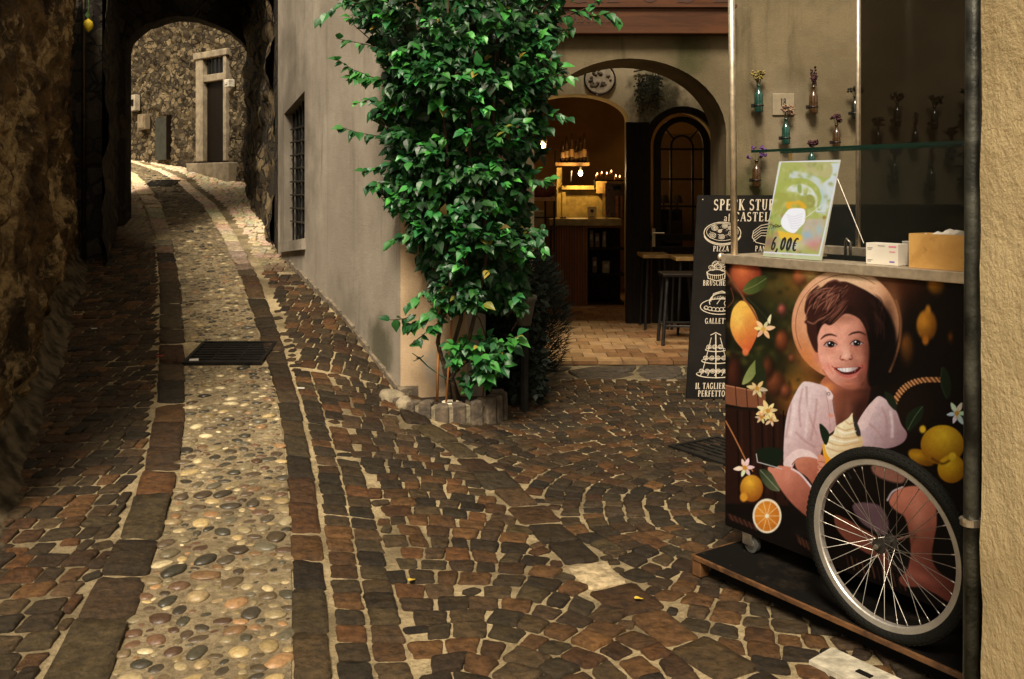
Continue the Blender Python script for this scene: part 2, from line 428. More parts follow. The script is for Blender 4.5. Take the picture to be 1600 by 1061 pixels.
# border slabs both sides of the pebble strip
for (I, O, ln) in ((LI, LO, .34), (RI, RO, .25)):
    Y = 1.9
    while Y < 19:
        l_ = ln*rnd.uniform(.8, 1.25)
        i0, o0, i1, o1 = xat(I, Y), xat(O, Y), xat(I, Y+l_), xat(O, Y+l_)
        g = .010; s_ = 1 if o0 > i0 else -1; sk = .02*rnd.uniform(-1, 1)
        q = [(i0+s_*.004, Y+g+sk), (o0-s_*.012, Y+g), (o1-s_*.012, Y+l_-g), (i1+s_*.004, Y+l_-g+sk)]
        if s_ < 0: q = [q[1], q[0], q[3], q[2]]
        stone(q, .014, .07)
        Y += l_
# straight rows, left of the strip (rows follow the wall), laid running across
def rows(x0f, x1f, Ya, Yb, step, lean=0.0, dark=1.0):
    Y = Ya; k = 0
    while Y < Yb:
        d = step*rnd.uniform(.9, 1.12)
        xa, xb = x0f(Y), x1f(Y); x = xa+rnd.uniform(0, .05)
        ph = rnd.uniform(0, 6)
        while x < xb-.05:
            wdt = rnd.uniform(.075, .14)
            if x+wdt > xb-.012: wdt = xb-.012-x
            if wdt < .045: break
            f = lambda xx: lean*(xx-xb)+.010*math.sin(xx*5+ph)
            g = .005; y0 = Y+f(x); y1 = Y+f(x+wdt)
            j = lambda: rnd.uniform(-.007, .007)
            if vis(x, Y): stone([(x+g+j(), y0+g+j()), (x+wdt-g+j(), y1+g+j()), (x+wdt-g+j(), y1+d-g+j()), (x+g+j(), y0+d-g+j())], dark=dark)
            x += wdt
        Y += d; k += 1
rows(lambda Y: lw_x(Y)+.02, lambda Y: xat(LO, Y)-.01, 1.9, 19, .108, lean=.10)
# right of the strip: segment arcs bulging up the street
def arcs(c0, ax, Rr, half, dk, n, keep, dark=1.0, shrink=1.0):
    "stacked equal arcs: centre moves along ax by dk each course"
    ax = Vector(ax).normalized(); base_a = math.atan2(ax.y, ax.x)
    for k in range(n):
        C = Vector(c0)+ax*dk*k; th = base_a-half+rnd.uniform(0, .04)
        while th < base_a+half:
            da = rnd.uniform(.085, .13)/Rr
            def pt(t, rr): return (C.x+rr*math.cos(t), C.y+rr*math.sin(t))
            g = .004/Rr
            m_ = pt(th+da/2, Rr)
            if keep(*m_) and vis(*m_):
                thk = dk*shrink
                def pt2(t, s_):
                    p = pt(t, Rr); return (p[0]-ax.x*thk*s_+rnd.uniform(-.006, .006), p[1]-ax.y*thk*s_+rnd.uniform(-.006, .006))
                q = [pt2(th+g, 0), pt2(th+g, .90), pt2(th+da-g, .90), pt2(th+da-g, 0)]
                stone(q[::-1] if False else [q[1], q[2], q[3], q[0]], dark=dark)
            th += da
def inA(x, y):
    if x < xat(RO, y)+.26: return False
    if y > 6.25: return False
    return x < sl_x(y)-.12 if y < SL[-1].y+.1 else x < -.55
def rings(C, r0, r1, keep, dk0, ln, dark):
    rr = r0
    while rr < r1:
        th = rnd.uniform(0, .2); end = th+2*math.pi; dk = dk0*rnd.uniform(.92, 1.1)
        while th < end-.03:
            da = rnd.uniform(*ln)/rr; da = min(da, end-th)
            x, y = C.x+rr*math.cos(th+da/2), C.y+rr*math.sin(th+da/2)
            if keep(x, y) and vis(x, y):
                wob = lambda t: .012*math.sin(t*9+rr*3)
                def pt(t, r2): return (C.x+(r2+wob(t))*math.cos(t)+rnd.uniform(-.008, .008), C.y+(r2+wob(t))*math.sin(t)+rnd.uniform(-.008, .008))
                g = .006/rr; sk = rnd.uniform(-.011, .011)/rr
                stone([pt(th+g, rr-dk/2+.006), pt(th+g+sk, rr+dk/2-.006), pt(th+da-g+sk, rr+dk/2-.006), pt(th+da-g, rr-dk/2+.006)][::-1], dark=dark)
            th += da
        rr += dk
rings(gp(700, 1130), .12, 5, inA, .106, (.082, .135), 1.0)
# rows up the street, right of the strip past the arcs
rows(lambda Y: xat(RO, Y)+.012, lambda Y: (wallx(Y)-.03 if Y < 9.8 else xat(RO, Y)+1.1), 6.28, 19, .115, lean=-.10)
Yc = 1.9
while Yc < 6.2:
    for (o0, o1) in ((.012, .118), (.128, .235)):
        l_ = rnd.uniform(.10, .13); j = lambda: rnd.uniform(-.006, .006)
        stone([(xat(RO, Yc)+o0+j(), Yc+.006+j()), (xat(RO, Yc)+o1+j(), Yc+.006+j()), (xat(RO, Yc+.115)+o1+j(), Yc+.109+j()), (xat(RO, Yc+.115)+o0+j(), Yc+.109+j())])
    Yc += .115
# slab line
for i in range(26):
    ya = SL[0].y-.3+i*.26*.86
    l_ = .26*.86
    if ya > SL[-1].y-.05: break
    x0, x1 = sl_x(ya), sl_x(ya+l_)
    d = Vector((x1-x0, l_)).normalized(); pn = Vector((d.y, -d.x)); wd = rnd.uniform(.075, .10)*(1 if i % 3 else .8)
    a0 = Vector((x0, ya))+d*.012; a1 = Vector((x1, ya+l_))-d*.012
    cl = (.40, .31, .18) if i == 5 else None
    stone([tuple(a0-pn*wd), tuple(a0+pn*wd), tuple(a1+pn*wd), tuple(a1-pn*wd)], .014, .08, cl)
    # a side course of small setts
    for s_ in (-1,):
        for t in (0, .5):
            b0 = a0+(a1-a0)*t; b1 = a0+(a1-a0)*(t+.46)
            q = [b0+pn*s_*(.115), b0+pn*s_*(.20), b1+pn*s_*(.20), b1+pn*s_*(.115)]
            q = [tuple(v) for v in q]
            if q[1][0] > xat(RO, ya)+.05: stone(q[::-1])
# concentric rings, right
CB = gp(1190, 800)
def inB(x, y):
    if y > 7.55: return False
    if y > SL[-1].y: return x > -.28
    return x > sl_x(y)+.10
rings(CB, .10, 4.6, inB, .098, (.075, .125), .85)
# irregular flags by the threshold
random.seed(3)
gx = np.arange(-.3, 4.2, .42); gy = [7.6, 7.9, 8.18]
jx = {}
for i in range(len(gx)):
    for j in range(3): jx[i, j] = (gx[i]+rnd.uniform(-.13, .13), gy[j]+(rnd.uniform(-.09, .09) if j == 1 else 0))
for i in range(len(gx)-1):
    for j in range(2):
        q = [Vector(jx[a_]) for a_ in ((i, j), (i+1, j), (i+1, j+1), (i, j+1))]; c = sum(q, Vector((0, 0)))/4
        stone([tuple(c+(v-c)*.93) for v in q], .008, .12, (.06, .047, .033))
# small fillers in what is left
for att in range(60000):
    Y = 1.9*(7.6/1.9)**rnd.random(); X = rnd.uniform(lw_x(Y)+.05, 2.6)
    if not vis(X, Y) or xat(LI, Y)-.03 < X < xat(RI, Y)+.03: continue
    if Y > 6.1 and X > wallx(Y)-.05 and X < .1 and Y > 6.2: continue
    if (int(X/OS), int(Y/OS)) in OCC: continue
    a_ = rnd.uniform(0, 1.57); s1, s2 = rnd.uniform(.022, .046), rnd.uniform(.018, .036); ca_, sa_ = math.cos(a_), math.sin(a_)
    q = [(X+u*s1*ca_-v*s2*sa_+rnd.uniform(-.006, .006), Y+u*s1*sa_+v*s2*ca_+rnd.uniform(-.006, .006)) for u, v in ((-1, -1), (1, -1), (1, 1), (-1, 1))]
    ce = cells([Vector(v) for v in q])
    if any(k in OCC for k in ce): continue
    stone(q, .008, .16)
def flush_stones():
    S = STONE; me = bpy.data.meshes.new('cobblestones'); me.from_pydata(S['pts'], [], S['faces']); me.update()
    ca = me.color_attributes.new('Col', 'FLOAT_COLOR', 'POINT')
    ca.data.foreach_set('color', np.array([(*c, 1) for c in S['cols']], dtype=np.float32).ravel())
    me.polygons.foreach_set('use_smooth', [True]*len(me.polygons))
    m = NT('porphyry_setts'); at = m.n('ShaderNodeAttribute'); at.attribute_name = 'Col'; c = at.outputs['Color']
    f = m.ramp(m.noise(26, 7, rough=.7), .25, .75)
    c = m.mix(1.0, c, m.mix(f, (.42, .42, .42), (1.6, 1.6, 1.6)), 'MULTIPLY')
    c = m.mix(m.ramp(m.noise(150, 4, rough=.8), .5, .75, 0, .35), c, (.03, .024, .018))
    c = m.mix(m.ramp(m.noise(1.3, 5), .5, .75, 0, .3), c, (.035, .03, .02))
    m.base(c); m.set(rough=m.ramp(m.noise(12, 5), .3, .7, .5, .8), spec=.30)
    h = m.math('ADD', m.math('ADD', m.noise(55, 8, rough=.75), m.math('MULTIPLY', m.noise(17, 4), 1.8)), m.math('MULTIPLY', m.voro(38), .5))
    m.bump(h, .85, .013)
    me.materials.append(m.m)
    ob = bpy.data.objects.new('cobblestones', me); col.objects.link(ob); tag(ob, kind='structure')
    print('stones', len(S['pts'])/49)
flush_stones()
# ------------------------------------------------------------------ pebble strip
GR0, GR1 = gp(350, 571).y, gp(350, 536).y     # drain in the strip
def build_strip():
    m = MB(); ys = np.linspace(1.8, 19, 240)
    for y in ys:
        a_, b_ = xat(LI, y)+.002, xat(RI, y)-.002
        for t in np.linspace(0, 1, 9):
            x = a_+(b_-a_)*t; m.v.append((x, y, hgt(x, y)+.003+.004*noise.noise((x*9, y*9, 1))))
    for i in range(len(ys)-1):
        if GR0 < ys[i]+.03 and ys[i+1]-.03 < GR1: continue
        m.f += [(i*9+j, i*9+j+1, (i+1)*9+j+1, (i+1)*9+j) for j in range(8)]
    t = NT('pebble_concrete')
    c = t.mix(t.ramp(t.noise(3, 6, rough=.65), .35, .65), (.36, .28, .165), (.20, .155, .09))
    c = t.mix(t.ramp(t.noise(34, 8, rough=.85), .42, .62, 0, .75), c, (.10, .072, .038))
    t.base(c); t.set(rough=.9, spec=.2); t.bump(t.noise(48, 8, rough=.85), 1.0, .016)
    tag(m.build('pebble_path', t.m, smooth=True), kind='structure')
    m = MB(); pc = [(.06, .048, .036), (.045, .038, .03), (.085, .06, .042), (.11, .08, .05), (.05, .045, .034), (.42, .34, .22), (.50, .42, .29), (.32, .24, .13), (.20, .16, .10), (.11, .062, .04), (.24, .14, .075), (.17, .14, .095), (.09, .08, .06), (.24, .18, .11)]
    import bmesh
    bm = bmesh.new(); bmesh.ops.create_icosphere(bm, subdivisions=2, radius=1)
    sv = [v.co.copy() for v in bm.verts]; sf = [tuple(v.index for v in f.verts) for f in bm.faces]
    bmesh.ops.delete(bm, geom=bm.verts); bmesh.ops.create_icosphere(bm, subdivisions=1, radius=1)
    lv = [v.co.copy() for v in bm.verts]; lf = [tuple(v.index for v in f.verts) for f in bm.faces]; bm.free()
    grid = {}
    n = 0
    for att in range(43000):
        u = rnd.random(); y = 1.9*(17/1.9)**(u) if u > 0 else 2
        a_, b_ = xat(LI, y), xat(RI, y); x = rnd.uniform(a_+.01, b_-.01)
        s_ = (.039 if att < 500 else .031 if att < 2200 else .025 if att < 6500 else .020 if att < 16000 else .015 if att < 30000 else .012)*rnd.uniform(.85, 1.15)
        if y > 5.2: s_ = max(s_, .014)*1.1
        if GR0-.03 < y < GR1+.03: continue
        key = (int(x/.09), int(y/.09)); ok = True
        for i in (-1, 0, 1):
            for j in (-1, 0, 1):
                for (ox, oy, os_) in grid.get((key[0]+i, key[1]+j), ()):
                    if (ox-x)**2+(oy-y)**2 < ((os_+s_)*.98)**2: ok = False
        if not ok: continue
        grid.setdefault(key, []).append((x, y, s_)); n += 1
        c = rnd.choice(pc); g = rnd.uniform(.45, 1.1); m.cur = (c[0]*g, c[1]*g*.97, c[2]*g*.80)
        rz = rnd.uniform(0, math.pi); el = rnd.uniform(1.0, 1.55); hh = s_*rnd.uniform(.22, .42)
        z0 = hgt(x, y)+s_*rnd.uniform(-.10, .06); cs, sn = math.cos(rz), math.sin(rz)
        V, F = (sv, sf) if y < 5 else (lv, lf); sd_ = rnd.random()*50
        o = []
        for v in V:
            k = 1+.22*noise.noise((v.x*1.3+sd_, v.y*1.3, v.z*1.3))
            a2, b2 = v.x*s_*el*k, v.y*s_*k*.92
            o.append((x+a2*cs-b2*sn, y+a2*sn+b2*cs, z0+v.z*hh))
        m.add(o, F)
    print('pebbles', n)
    t = attr_mat('river_pebble', .42, .5, var=.35, vscale=70, bump=.35, bscale=120)
    tag(m.build('pebbles', t, smooth=True), 'rounded river pebbles set in the pale concrete gutter strip', 'pebbles', kind='stuff')
build_strip()
# ------------------------------------------------------------------ restaurant building
YF, YB, YR = 8.2, 8.85, 10.6       # front wall face, back of the front wall, rear wall face
def arch_pts(xc, hw, zs, rise, n=24, up=True):
    "left to right"
    return [(xc-hw*math.cos(math.pi*i/n), zs+rise*math.sin(math.pi*i/n)) for i in range(n+1)]
def arched_wall(m, x0, x1, z0, z1, openings, y, dy):
    "solid wall with openings down to its foot, built as strips"
    def quad(a_, b_, zA0, zA1, zB0, zB1):
        m.hexa([(a_, y, zA0), (b_, y, zB0), (b_, y+dy, zB0), (a_, y+dy, zA0)], [(a_, y, zA1), (b_, y, zB1), (b_, y+dy, zB1), (a_, y+dy, zA1)])
    x = x0
    for pts in sorted(openings, key=lambda p: p[0][0]):
        quad(x, pts[0][0], z0, z1, z0, z1)
        for (a_, za), (b_, zb) in zip(pts[:-1], pts[1:]): quad(a_, b_, za, z1, zb, z1)
        x = pts[-1][0]
    quad(x, x1, z0, z1, z0, z1)
rest = empty('restaurant_building', (1.0, YF, 0), 'ochre plastered restaurant building with a big arched porch, grey side wall and wooden beam above', 'building')
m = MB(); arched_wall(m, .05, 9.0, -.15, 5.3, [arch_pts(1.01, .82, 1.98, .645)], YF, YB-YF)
m.build('front_wall', M_['arch_plaster'], rest)
m = MB(); m.box((-.335, YF+.6, 2.575), (.77, 1.2, 5.45)); m.build('front_wall', M_['arch_plaster'], rest)
# corner pillar and side wall (leans up the lane)
m = MB()
pil = [(-.72, 6.2), (-.30, 6.2), (-.30, YF), (-1.0, YF+.6), (-1.0, 6.8)]
m.prism([(x, y, -.2) for x, y in pil], (0, 0, 8.7)); m.build('corner_pillar', M_['orange_plaster'], rest)
def wallp(s, z, off=0): # along the side wall; s = depth
    x = wallx(s); nrm = Vector((.475, 1, 0)).normalized(); nv = Vector((-1, -.475, 0)).normalized()
    return Vector((x, s, z))+nv*off
def at_wall(px, py, off=0):
    "point of the side wall plane seen at a pixel"
    a_ = (px-CX)/FPX; Y = (-.72+.475*6.2)/(a_+.475)
    return Vector((a_*Y, Y, EYE-(py-HY)/FPX*Y))
w0 = at_wall(476, 372); w1 = at_wall(444, 379); w2 = at_wall(476, 142); w3 = at_wall(444, 178)
print('window', w0, w1, w2, w3)
WY0, WY1 = w0.y, w1.y
def lerp(a_, b_, t): return a_+(b_-a_)*t
def seg(m, ya, yb, za0, za1, zb0, zb1, off0=0, off1=-.6, ):
    m.hexa([wallp(ya, za0, off0), wallp(yb, zb0, off0), wallp(yb, zb0, off1), wallp(ya, za0, off1)], [wallp(ya, za1, off0), wallp(yb, zb1, off0), wallp(yb, zb1, off1), wallp(ya, za1, off1)])
m = MB(); seg(m, 6.2, WY0, -.2, 8.5, -.2, 8.5); seg(m, WY1, 9.62, -.2, 8.5, -.2, 8.5)
seg(m, WY0, WY1, -.2, w0.z, -.2, w1.z); seg(m, WY0, WY1, w2.z, 8.5, w3.z, 8.5)
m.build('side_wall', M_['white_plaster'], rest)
win = MB()
for (ya, yb, a0, a1, b0, b1) in ((WY0, WY0+.06, w0.z, w2.z, w0.z, w2.z), (WY1-.06, WY1, w1.z, w3.z, w1.z, w3.z)):
    seg(win, ya, yb, a0, a1, b0, b1, -.11, -.15)
seg(win, WY0+.06, WY1-.06, w0.z, w0.z+.07, w1.z, w1.z+.07, -.11, -.15); seg(win, WY0+.06, WY1-.06, w2.z-.08, w2.z, w3.z-.08, w3.z, -.11, -.15)
wf = win.build('side_window', M_['black_metal'], rest)
g = MB(); seg(g, WY0+.06, WY1-.06, w0.z+.07, w2.z-.08, w1.z+.07, w3.z-.08, -.125, -.13); g.build('pane', M_['dark_glass'], wf)
g = MB()
for i in range(6):
    y = lerp(WY0+.08, WY1-.08, i/5); z0 = lerp(w0.z, w1.z, i/5); z1 = lerp(w2.z, w3.z, i/5)
    g.tube([wallp(y, z0+.004, -.07), wallp(y, z1-.004, -.07)], .011, 6)
for k in range(1, 9):
    z = lerp(w0.z, w3.z, k/9.2); g.tube([wallp(WY0+.02, z, -.06), wallp(WY1-.02, z, -.06)], .009, 6)
g.build('window_grille', M_['black_metal'], wf)
g = MB(); seg(g, WY0-.03, WY1+.08, w0.z-.10, w0.z-.004, w1.z-.10, w1.z-.004, .035, -.2); g.build('sill', M_['white_plaster'], wf)
# plinth pieces at the foot of the corner
g = MB()
for i in range(9):
    s_ = 6.15+i*.33; z = hgt(wallx(s_)-.03, s_)
    g.hexa([wallp(s_, -.1, .03), wallp(s_+.31, -.1, .03), wallp(s_+.31, -.1, -.1), wallp(s_, -.1, -.1)], [wallp(s_, z+.035, .025), wallp(s_+.31, z+.05+.05, .02), wallp(s_+.31, z+.1, -.1), wallp(s_, z+.05, -.1)])
g.build('wall_foot', simple('stained_mortar', (.14, .11, .075), .95, var=.5, bump=.9), rest)
# rear wall of the porch with door arch and glazed arch
ax0, ax1 = (842-CX)/FPX*YR, (982-CX)/FPX*YR
L_ = arch_pts((ax0+ax1)/2-.10, (ax1-ax0)/2+.10, 2.28, .28)
bx0, bx1 = (1008-CX)/FPX*YR, (1122-CX)/FPX*YR
R_ = arch_pts((bx0+bx1)/2, (bx1-bx0)/2, 1.98, .40)
m = MB(); arched_wall(m, -.1, 3.2, -.05, 4.2, [L_, R_], YR, .35); m.build('porch_rear_wall', M_['rear_plaster'], rest)
m = MB(); m.box((-.17, 9.725, 1.95), (.5, 1.748, 4.3)); m.build('porch_side_wall', M_['rear_plaster'], rest); m = MB(); m.box((2.75, 9.725, 1.95), (.9, 1.748, 4.3)); m.build('porch_side_wall', M_['rear_plaster'], rest)
# interior shell
m = MB(); m.box((1.2, 14.9, 1.6), (5.6, .2, 3.4)); m.box((-1.5, 12.9, 1.6), (.2, 3.8, 3.4)); m.box((3.9, 12.9, 1.6), (.2, 3.8, 3.4)); m.box((1.2, 12.95, 3.4), (5.6, 4.0, .2))
for i in range(13):   # barrel vault ribs over the room
    a0, a1 = math.pi*i/13, math.pi*(i+1)/13
    x0, z0, x1, z1 = 1.2-2.6*math.cos(a0), 1.75+1.5*math.sin(a0), 1.2-2.6*math.cos(a1), 1.75+1.5*math.sin(a1)
    m.hexa([(x0, 11.0, z0), (x1, 11.0, z1), (x1, 14.79, z1), (x0, 14.79, z0)], [(x0, 11.0, z0+.05), (x1, 11.0, z1+.05), (x1, 14.79, z1+.05), (x0, 14.79, z0+.05)])
m.build('room', M_['room_plaster'], rest)
# door leaf and glazed arched leaf
dm = M_['dark_wood']
m = MB(); dx0, dx1 = ax1-.01, bx0+.01
m.box(((dx0+dx1)/2, YR-.03, 1.12), (dx1-dx0+.05, .09, 2.25))
m.box(((dx0+dx1)/2-.04, YR-.085, 1.15), (.03, .02, 2.1)); m.build('door_post', dm, rest)
m = MB()   # frame ring of the glazed leaf
c_ = (bx0+bx1)/2; hw = (bx1-bx0)/2
def ring(m, hw0, hw1, rise0, rise1, zs, y, d, z0, n=24):
    o = arch_pts(c_, hw0, zs, rise0, n); i_ = arch_pts(c_, hw1, zs, rise1, n)
    o = [(o[0][0], z0)]+o+[(o[-1][0], z0)]; i_ = [(i_[0][0], z0)]+i_+[(i_[-1][0], z0)]
    for k in range(len(o)-1):
        m.hexa([(o[k][0], y, o[k][1]), (o[k+1][0], y, o[k+1][1]), (i_[k+1][0], y, i_[k+1][1]), (i_[k][0], y, i_[k][1])],
               [(o[k][0], y+d, o[k][1]), (o[k+1][0], y+d, o[k+1][1]), (i_[k+1][0], y+d, i_[k+1][1]), (i_[k][0], y+d, i_[k][1])])
ring(m, hw+.03, hw-.05, .44, .37, 1.98, YR-.08, .1, 0)
leaf = m.build('glazed_door', dm, rest)
m = MB(); ring(m, hw-.09, hw-.17, .33, .27, 1.98, YR-.04, .05, .05); m.box((c_, YR-.02, .45), (2*hw-.16, .05, .85)); m.box((c_, YR-.02, .98), (2*hw-.1, .07, .07)); m.build('door_frame', dm, leaf)
m = MB()
for dx in (-.12, .12):
    m.box((c_+dx, YR-.015, 1.5), (.022, .03, 1.0))
for z in (1.32, 1.62, 1.95): m.box((c_, YR-.015, z), (2*hw-.32, .03, .022))
m.tube([(c_-.12*math.cos(t), YR-.015, 1.98+.12*math.sin(t)) for t in np.linspace(0, math.pi, 12)], .012, 6)
m.tube([(c_+.09, YR-.015, 2.06), (c_+.2, YR-.015, 2.2)], .011, 6); m.tube([(c_-.09, YR-.015, 2.06), (c_-.2, YR-.015, 2.2)], .011, 6)
m.build('muntins', dm, leaf)
m = MB(); m.box((c_, YR+.01, 1.55), (2*hw-.3, .006, 1.15)); m.build('pane', M_['pane'], leaf)
m = MB(); m.box((bx0+.08, YR-.09, .98), (.035, .012, .2)); m.tube([(bx0+.08, YR-.09, 1.03), (bx0+.08, YR-.14, 1.03), (bx0+.19, YR-.14, 1.03)], .009, 8)
m.build('door_handle', simple('worn_brass', (.6, .5, .32), .3, metal=1, var=.1), leaf)
# terracotta floor
def tiles():
    m = MB(); y = YF+.01; k = 0
    while y < 14.6:
        x = -1.2+(k % 2)*.11
        while x < 3.6:
            if .17 < x < 1.86 or y > YR+.36 or (YB < y < YR and .1 < x < 2.25):
                g = rnd.uniform(.75, 1.25); m.cur = tuple(q*g for q in rnd.choice([(.19, .10, .042), (.22, .13, .058), (.14, .07, .03), (.20, .12, .06)]))
                m.box((x+.107, y+.107, .022+rnd.uniform(-.001, .001)), (.208, .208, .03))
            x += .215
        y += .215; k += 1
    return m
tiles().build('tiled_floor', attr_mat('terracotta_tile', .45, .4, var=.35, vscale=9, bump=.3), rest)
m = MB(); m.box((1.2, 11.6, .006), (5.4, 6.7, .02)); m.build('floor_grout', simple('grout', (.14, .10, .06), .95), rest)
# the wooden beam with carved name
beam = empty('wooden_name_board', (1.0, YF-.1, 3.0), 'reddish brown wooden beam board with carved lettering over the arch', 'sign')
bm_ = wood('red_brown_board', (.040, .014, .005), (.085, .030, .010), 'x', .45, .6)
zb = EYE+(HY-57)/FPX*YF
m = MB(); m.box((.62, YF-.06, zb+.115), (2.52, .11, .22)); m.build('lower_board', bm_, beam, bevel=.008)
m = MB(); m.box((.62, YF-.045, zb+.42), (2.50, .08, .38)); m.build('upper_board', bm_, beam, bevel=.008)
m = MB(); m.box((.62, YF-.075, zb+.235), (2.54, .14, .022)); m.build('moulding', bm_, beam)
# ------------------------------------------------------------------ serif stroke letters (flat meshes)
G = {}
def arcp(cx, cy, rx, ry, a0, a1, n=10): return [(cx+rx*math.cos(R(t)), cy+ry*math.sin(R(t))) for t in np.linspace(a0, a1, n)]
# every glyph: width, list of (points, weight); thick = .15, thin = .07 of the cap height
T, t_ = .15, .065
def serif(x, y, w_=.13): return ([(x-w_, y), (x+w_, y)], .05)
G['S'] = (.56, [(arcp(.27, .74, .19, .22, 50, 250)+arcp(.27, .27, .20, .24, 80, -145), .11), ([(.41, .98), (.41, .80)], .05), ([(.08, .02), (.08, .22)], .05)])
G['P'] = (.62, [([(.16, 0), (.16, 1)], T), (arcp(.24, .74, .27, .24, 90, -90), .10), ([(.16, .98), (.25, .98)], t_), ([(.16, .5), (.25, .5)], t_), serif(.16, .025, .15), serif(.13, .975, .13)])
G['E'] = (.60, [([(.16, 0), (.16, 1)], T), ([(.08, .97), (.50, .97)], t_), ([(.16, .51), (.42, .51)], t_), ([(.08, .03), (.53, .03)], t_), ([(.50, .98), (.50, .80)], .05), ([(.53, .02), (.53, .22)], .05), ([(.42, .60), (.42, .42)], .045)])
G['C'] = (.64, [(arcp(.36, .5, .27, .46, 48, 312, 16), .12), ([(.56, .97), (.56, .74)], .05)])
G['K'] = (.68, [([(.16, 0), (.16, 1)], T), ([(.20, .42), (.52, .97)], t_), ([(.28, .55), (.58, .02)], .13), serif(.16, .025, .14), serif(.16, .975, .14), serif(.54, .975, .10), serif(.58, .025, .11)])
G['T'] = (.62, [([(.31, 0), (.31, 1)], T), ([(.04, .97), (.58, .97)], t_), serif(.31, .025, .15), ([(.05, .98), (.05, .78)], .05), ([(.57, .98), (.57, .78)], .05)])
G['U'] = (.70, [([(.16, 1), (.16, .30)]+arcp(.34, .28, .18, .24, 180, 360)+[(.54, 1)], .09), ([(.16, 1), (.16, .30)], T), serif(.15, .975, .13), serif(.54, .975, .12)])
G['B'] = (.62, [([(.16, 0), (.16, 1)], T), (arcp(.24, .76, .23, .21, 90, -90), .10), (arcp(.26, .28, .25, .25, 90, -90), .11), ([(.06, .97), (.26, .97)], t_), ([(.16, .53), (.26, .53)], t_), ([(.06, .03), (.26, .03)], t_)])
G['A'] = (.70, [([(.10, .02), (.36, 1)], t_), ([(.36, 1), (.60, .02)], T), ([(.18, .34), (.52, .34)], t_), serif(.10, .025, .10), serif(.61, .025, .11)])
G['L'] = (.58, [([(.16, 0), (.16, 1)], T), ([(.08, .03), (.52, .03)], t_), ([(.52, .02), (.52, .25)], .05), serif(.16, .975, .14)])
G['O'] = (.72, [(arcp(.36, .5, .27, .46, 0, 360, 22), .12)])
G['Z'] = (.60, [([(.08, .97), (.52, .97)], t_), ([(.50, .95), (.10, .05)], .13), ([(.08, .03), (.54, .03)], t_), ([(.08, .98), (.08, .80)], .05), ([(.54, .02), (.54, .22)], .05)])
G['R'] = (.68, [([(.16, 0), (.16, 1)], T), (arcp(.24, .76, .25, .22, 90, -90), .10), ([(.06, .97), (.26, .97)], t_), ([(.16, .53), (.26, .53)], t_), ([(.30, .52), (.58, .03)], .12), serif(.16, .025, .14), serif(.60, .025, .08)])
G['I'] = (.34, [([(.17, 0), (.17, 1)], T), serif(.17, .025, .14), serif(.17, .975, .14)])
G['H'] = (.72, [([(.16, 0), (.16, 1)], T), ([(.56, 0), (.56, 1)], T), ([(.16, .5), (.56, .5)], t_), serif(.16, .025, .13), serif(.16, .975, .13), serif(.56, .025, .13), serif(.56, .975, .13)])
G['G'] = (.70, [(arcp(.36, .5, .27, .46, 48, 300, 16), .12), ([(.56, .45), (.56, .08)], .12), serif(.55, .45, .11), ([(.56, .97), (.56, .76)], .05)])
G['F'] = (.56, [([(.16, 0), (.16, 1)], T), ([(.08, .97), (.50, .97)], t_), ([(.16, .50), (.42, .50)], t_), serif(.16, .025, .14), ([(.50, .98), (.50, .78)], .05)])
G['N'] = (.74, [([(.15, 0), (.15, 1)], t_), ([(.15, .98), (.58, .02)], .14), ([(.58, 0), (.58, 1)], t_), serif(.15, .025, .11), serif(.58, .975, .11)])
G['a'] = (.50, [(arcp(.22, .46, .14, .14, 150, 0)+[(.36, .02)], .09), (arcp(.21, .17, .13, .14, 60, 330), .08), ([(.36, .03), (.44, .03)], .05)])
G['l'] = (.26, [([(.13, 0), (.13, 1)], .12), serif(.13, .02, .10)])
G['1'] = (.40, [([(.22, 0), (.22, 1)], T), ([(.08, .84), (.22, .98)], t_), serif(.22, .025, .14)])
G['8'] = (.56, [(arcp(.28, .75, .16, .21, 0, 360, 16), .11), (arcp(.28, .27, .19, .24, 0, 360, 16), .12)])
G['6'] = (.58, [(arcp(.30, .28, .19, .25, 0, 360, 16), .11), (arcp(.42, .5, .31, .46, 95, 190, 10), .12)])
G['0'] = (.60, [(arcp(.30, .5, .20, .46, 0, 360, 20), .09), (arcp(.30, .5, .20, .46, 130, 230, 8), .16), (arcp(.30, .5, .20, .46, -50, 50, 8), .16)])
G[','] = (.28, [([(.13, .10), (.13, .02), (.07, -.14)], .12)])
G['€'] = (.66, [(arcp(.42, .5, .26, .46, 55, 305, 14), .10), (arcp(.42, .5, .26, .46, 130, 230, 8), .15), ([(.03, .58), (.46, .58)], .055), ([(.03, .42), (.44, .42)], .055)])
G[' '] = (.34, [])
def flat_stroke(m, pts, w_, f):
    "ribbon of quads along 2D pts, mapped by f to 3D"
    pts = [Vector(p) for p in pts]
    for i in range(len(pts)-1):
        d = (pts[i+1]-pts[i])
        if d.length < 1e-6: continue
        d.normalize(); nv = Vector((-d.y, d.x))*w_/2; e_ = d*w_*.18 if len(pts) > 2 else d*0
        a_, b_ = pts[i]-e_, pts[i+1]+e_
        m.add([f(*(a_-nv)), f(*(b_-nv)), f(*(b_+nv)), f(*(a_+nv))], [(0, 1, 2, 3)])
def text(m, s, x, y, h, f, center=True, sx=.86, slant=0, gap=.10):
    "text in plan coords of f (x right, y up)"
    W = sum(G[c][0]+gap for c in s)*h*sx
    if center: x -= W/2
    for c in s:
        wd, st = G[c]
        for pts, w_ in st: flat_stroke(m, [(x+(p[0]*sx+slant*p[1])*h, y+p[1]*h) for p in pts], w_*h, f)
        x += (wd+gap)*h*sx
    return W
cnt = [0]
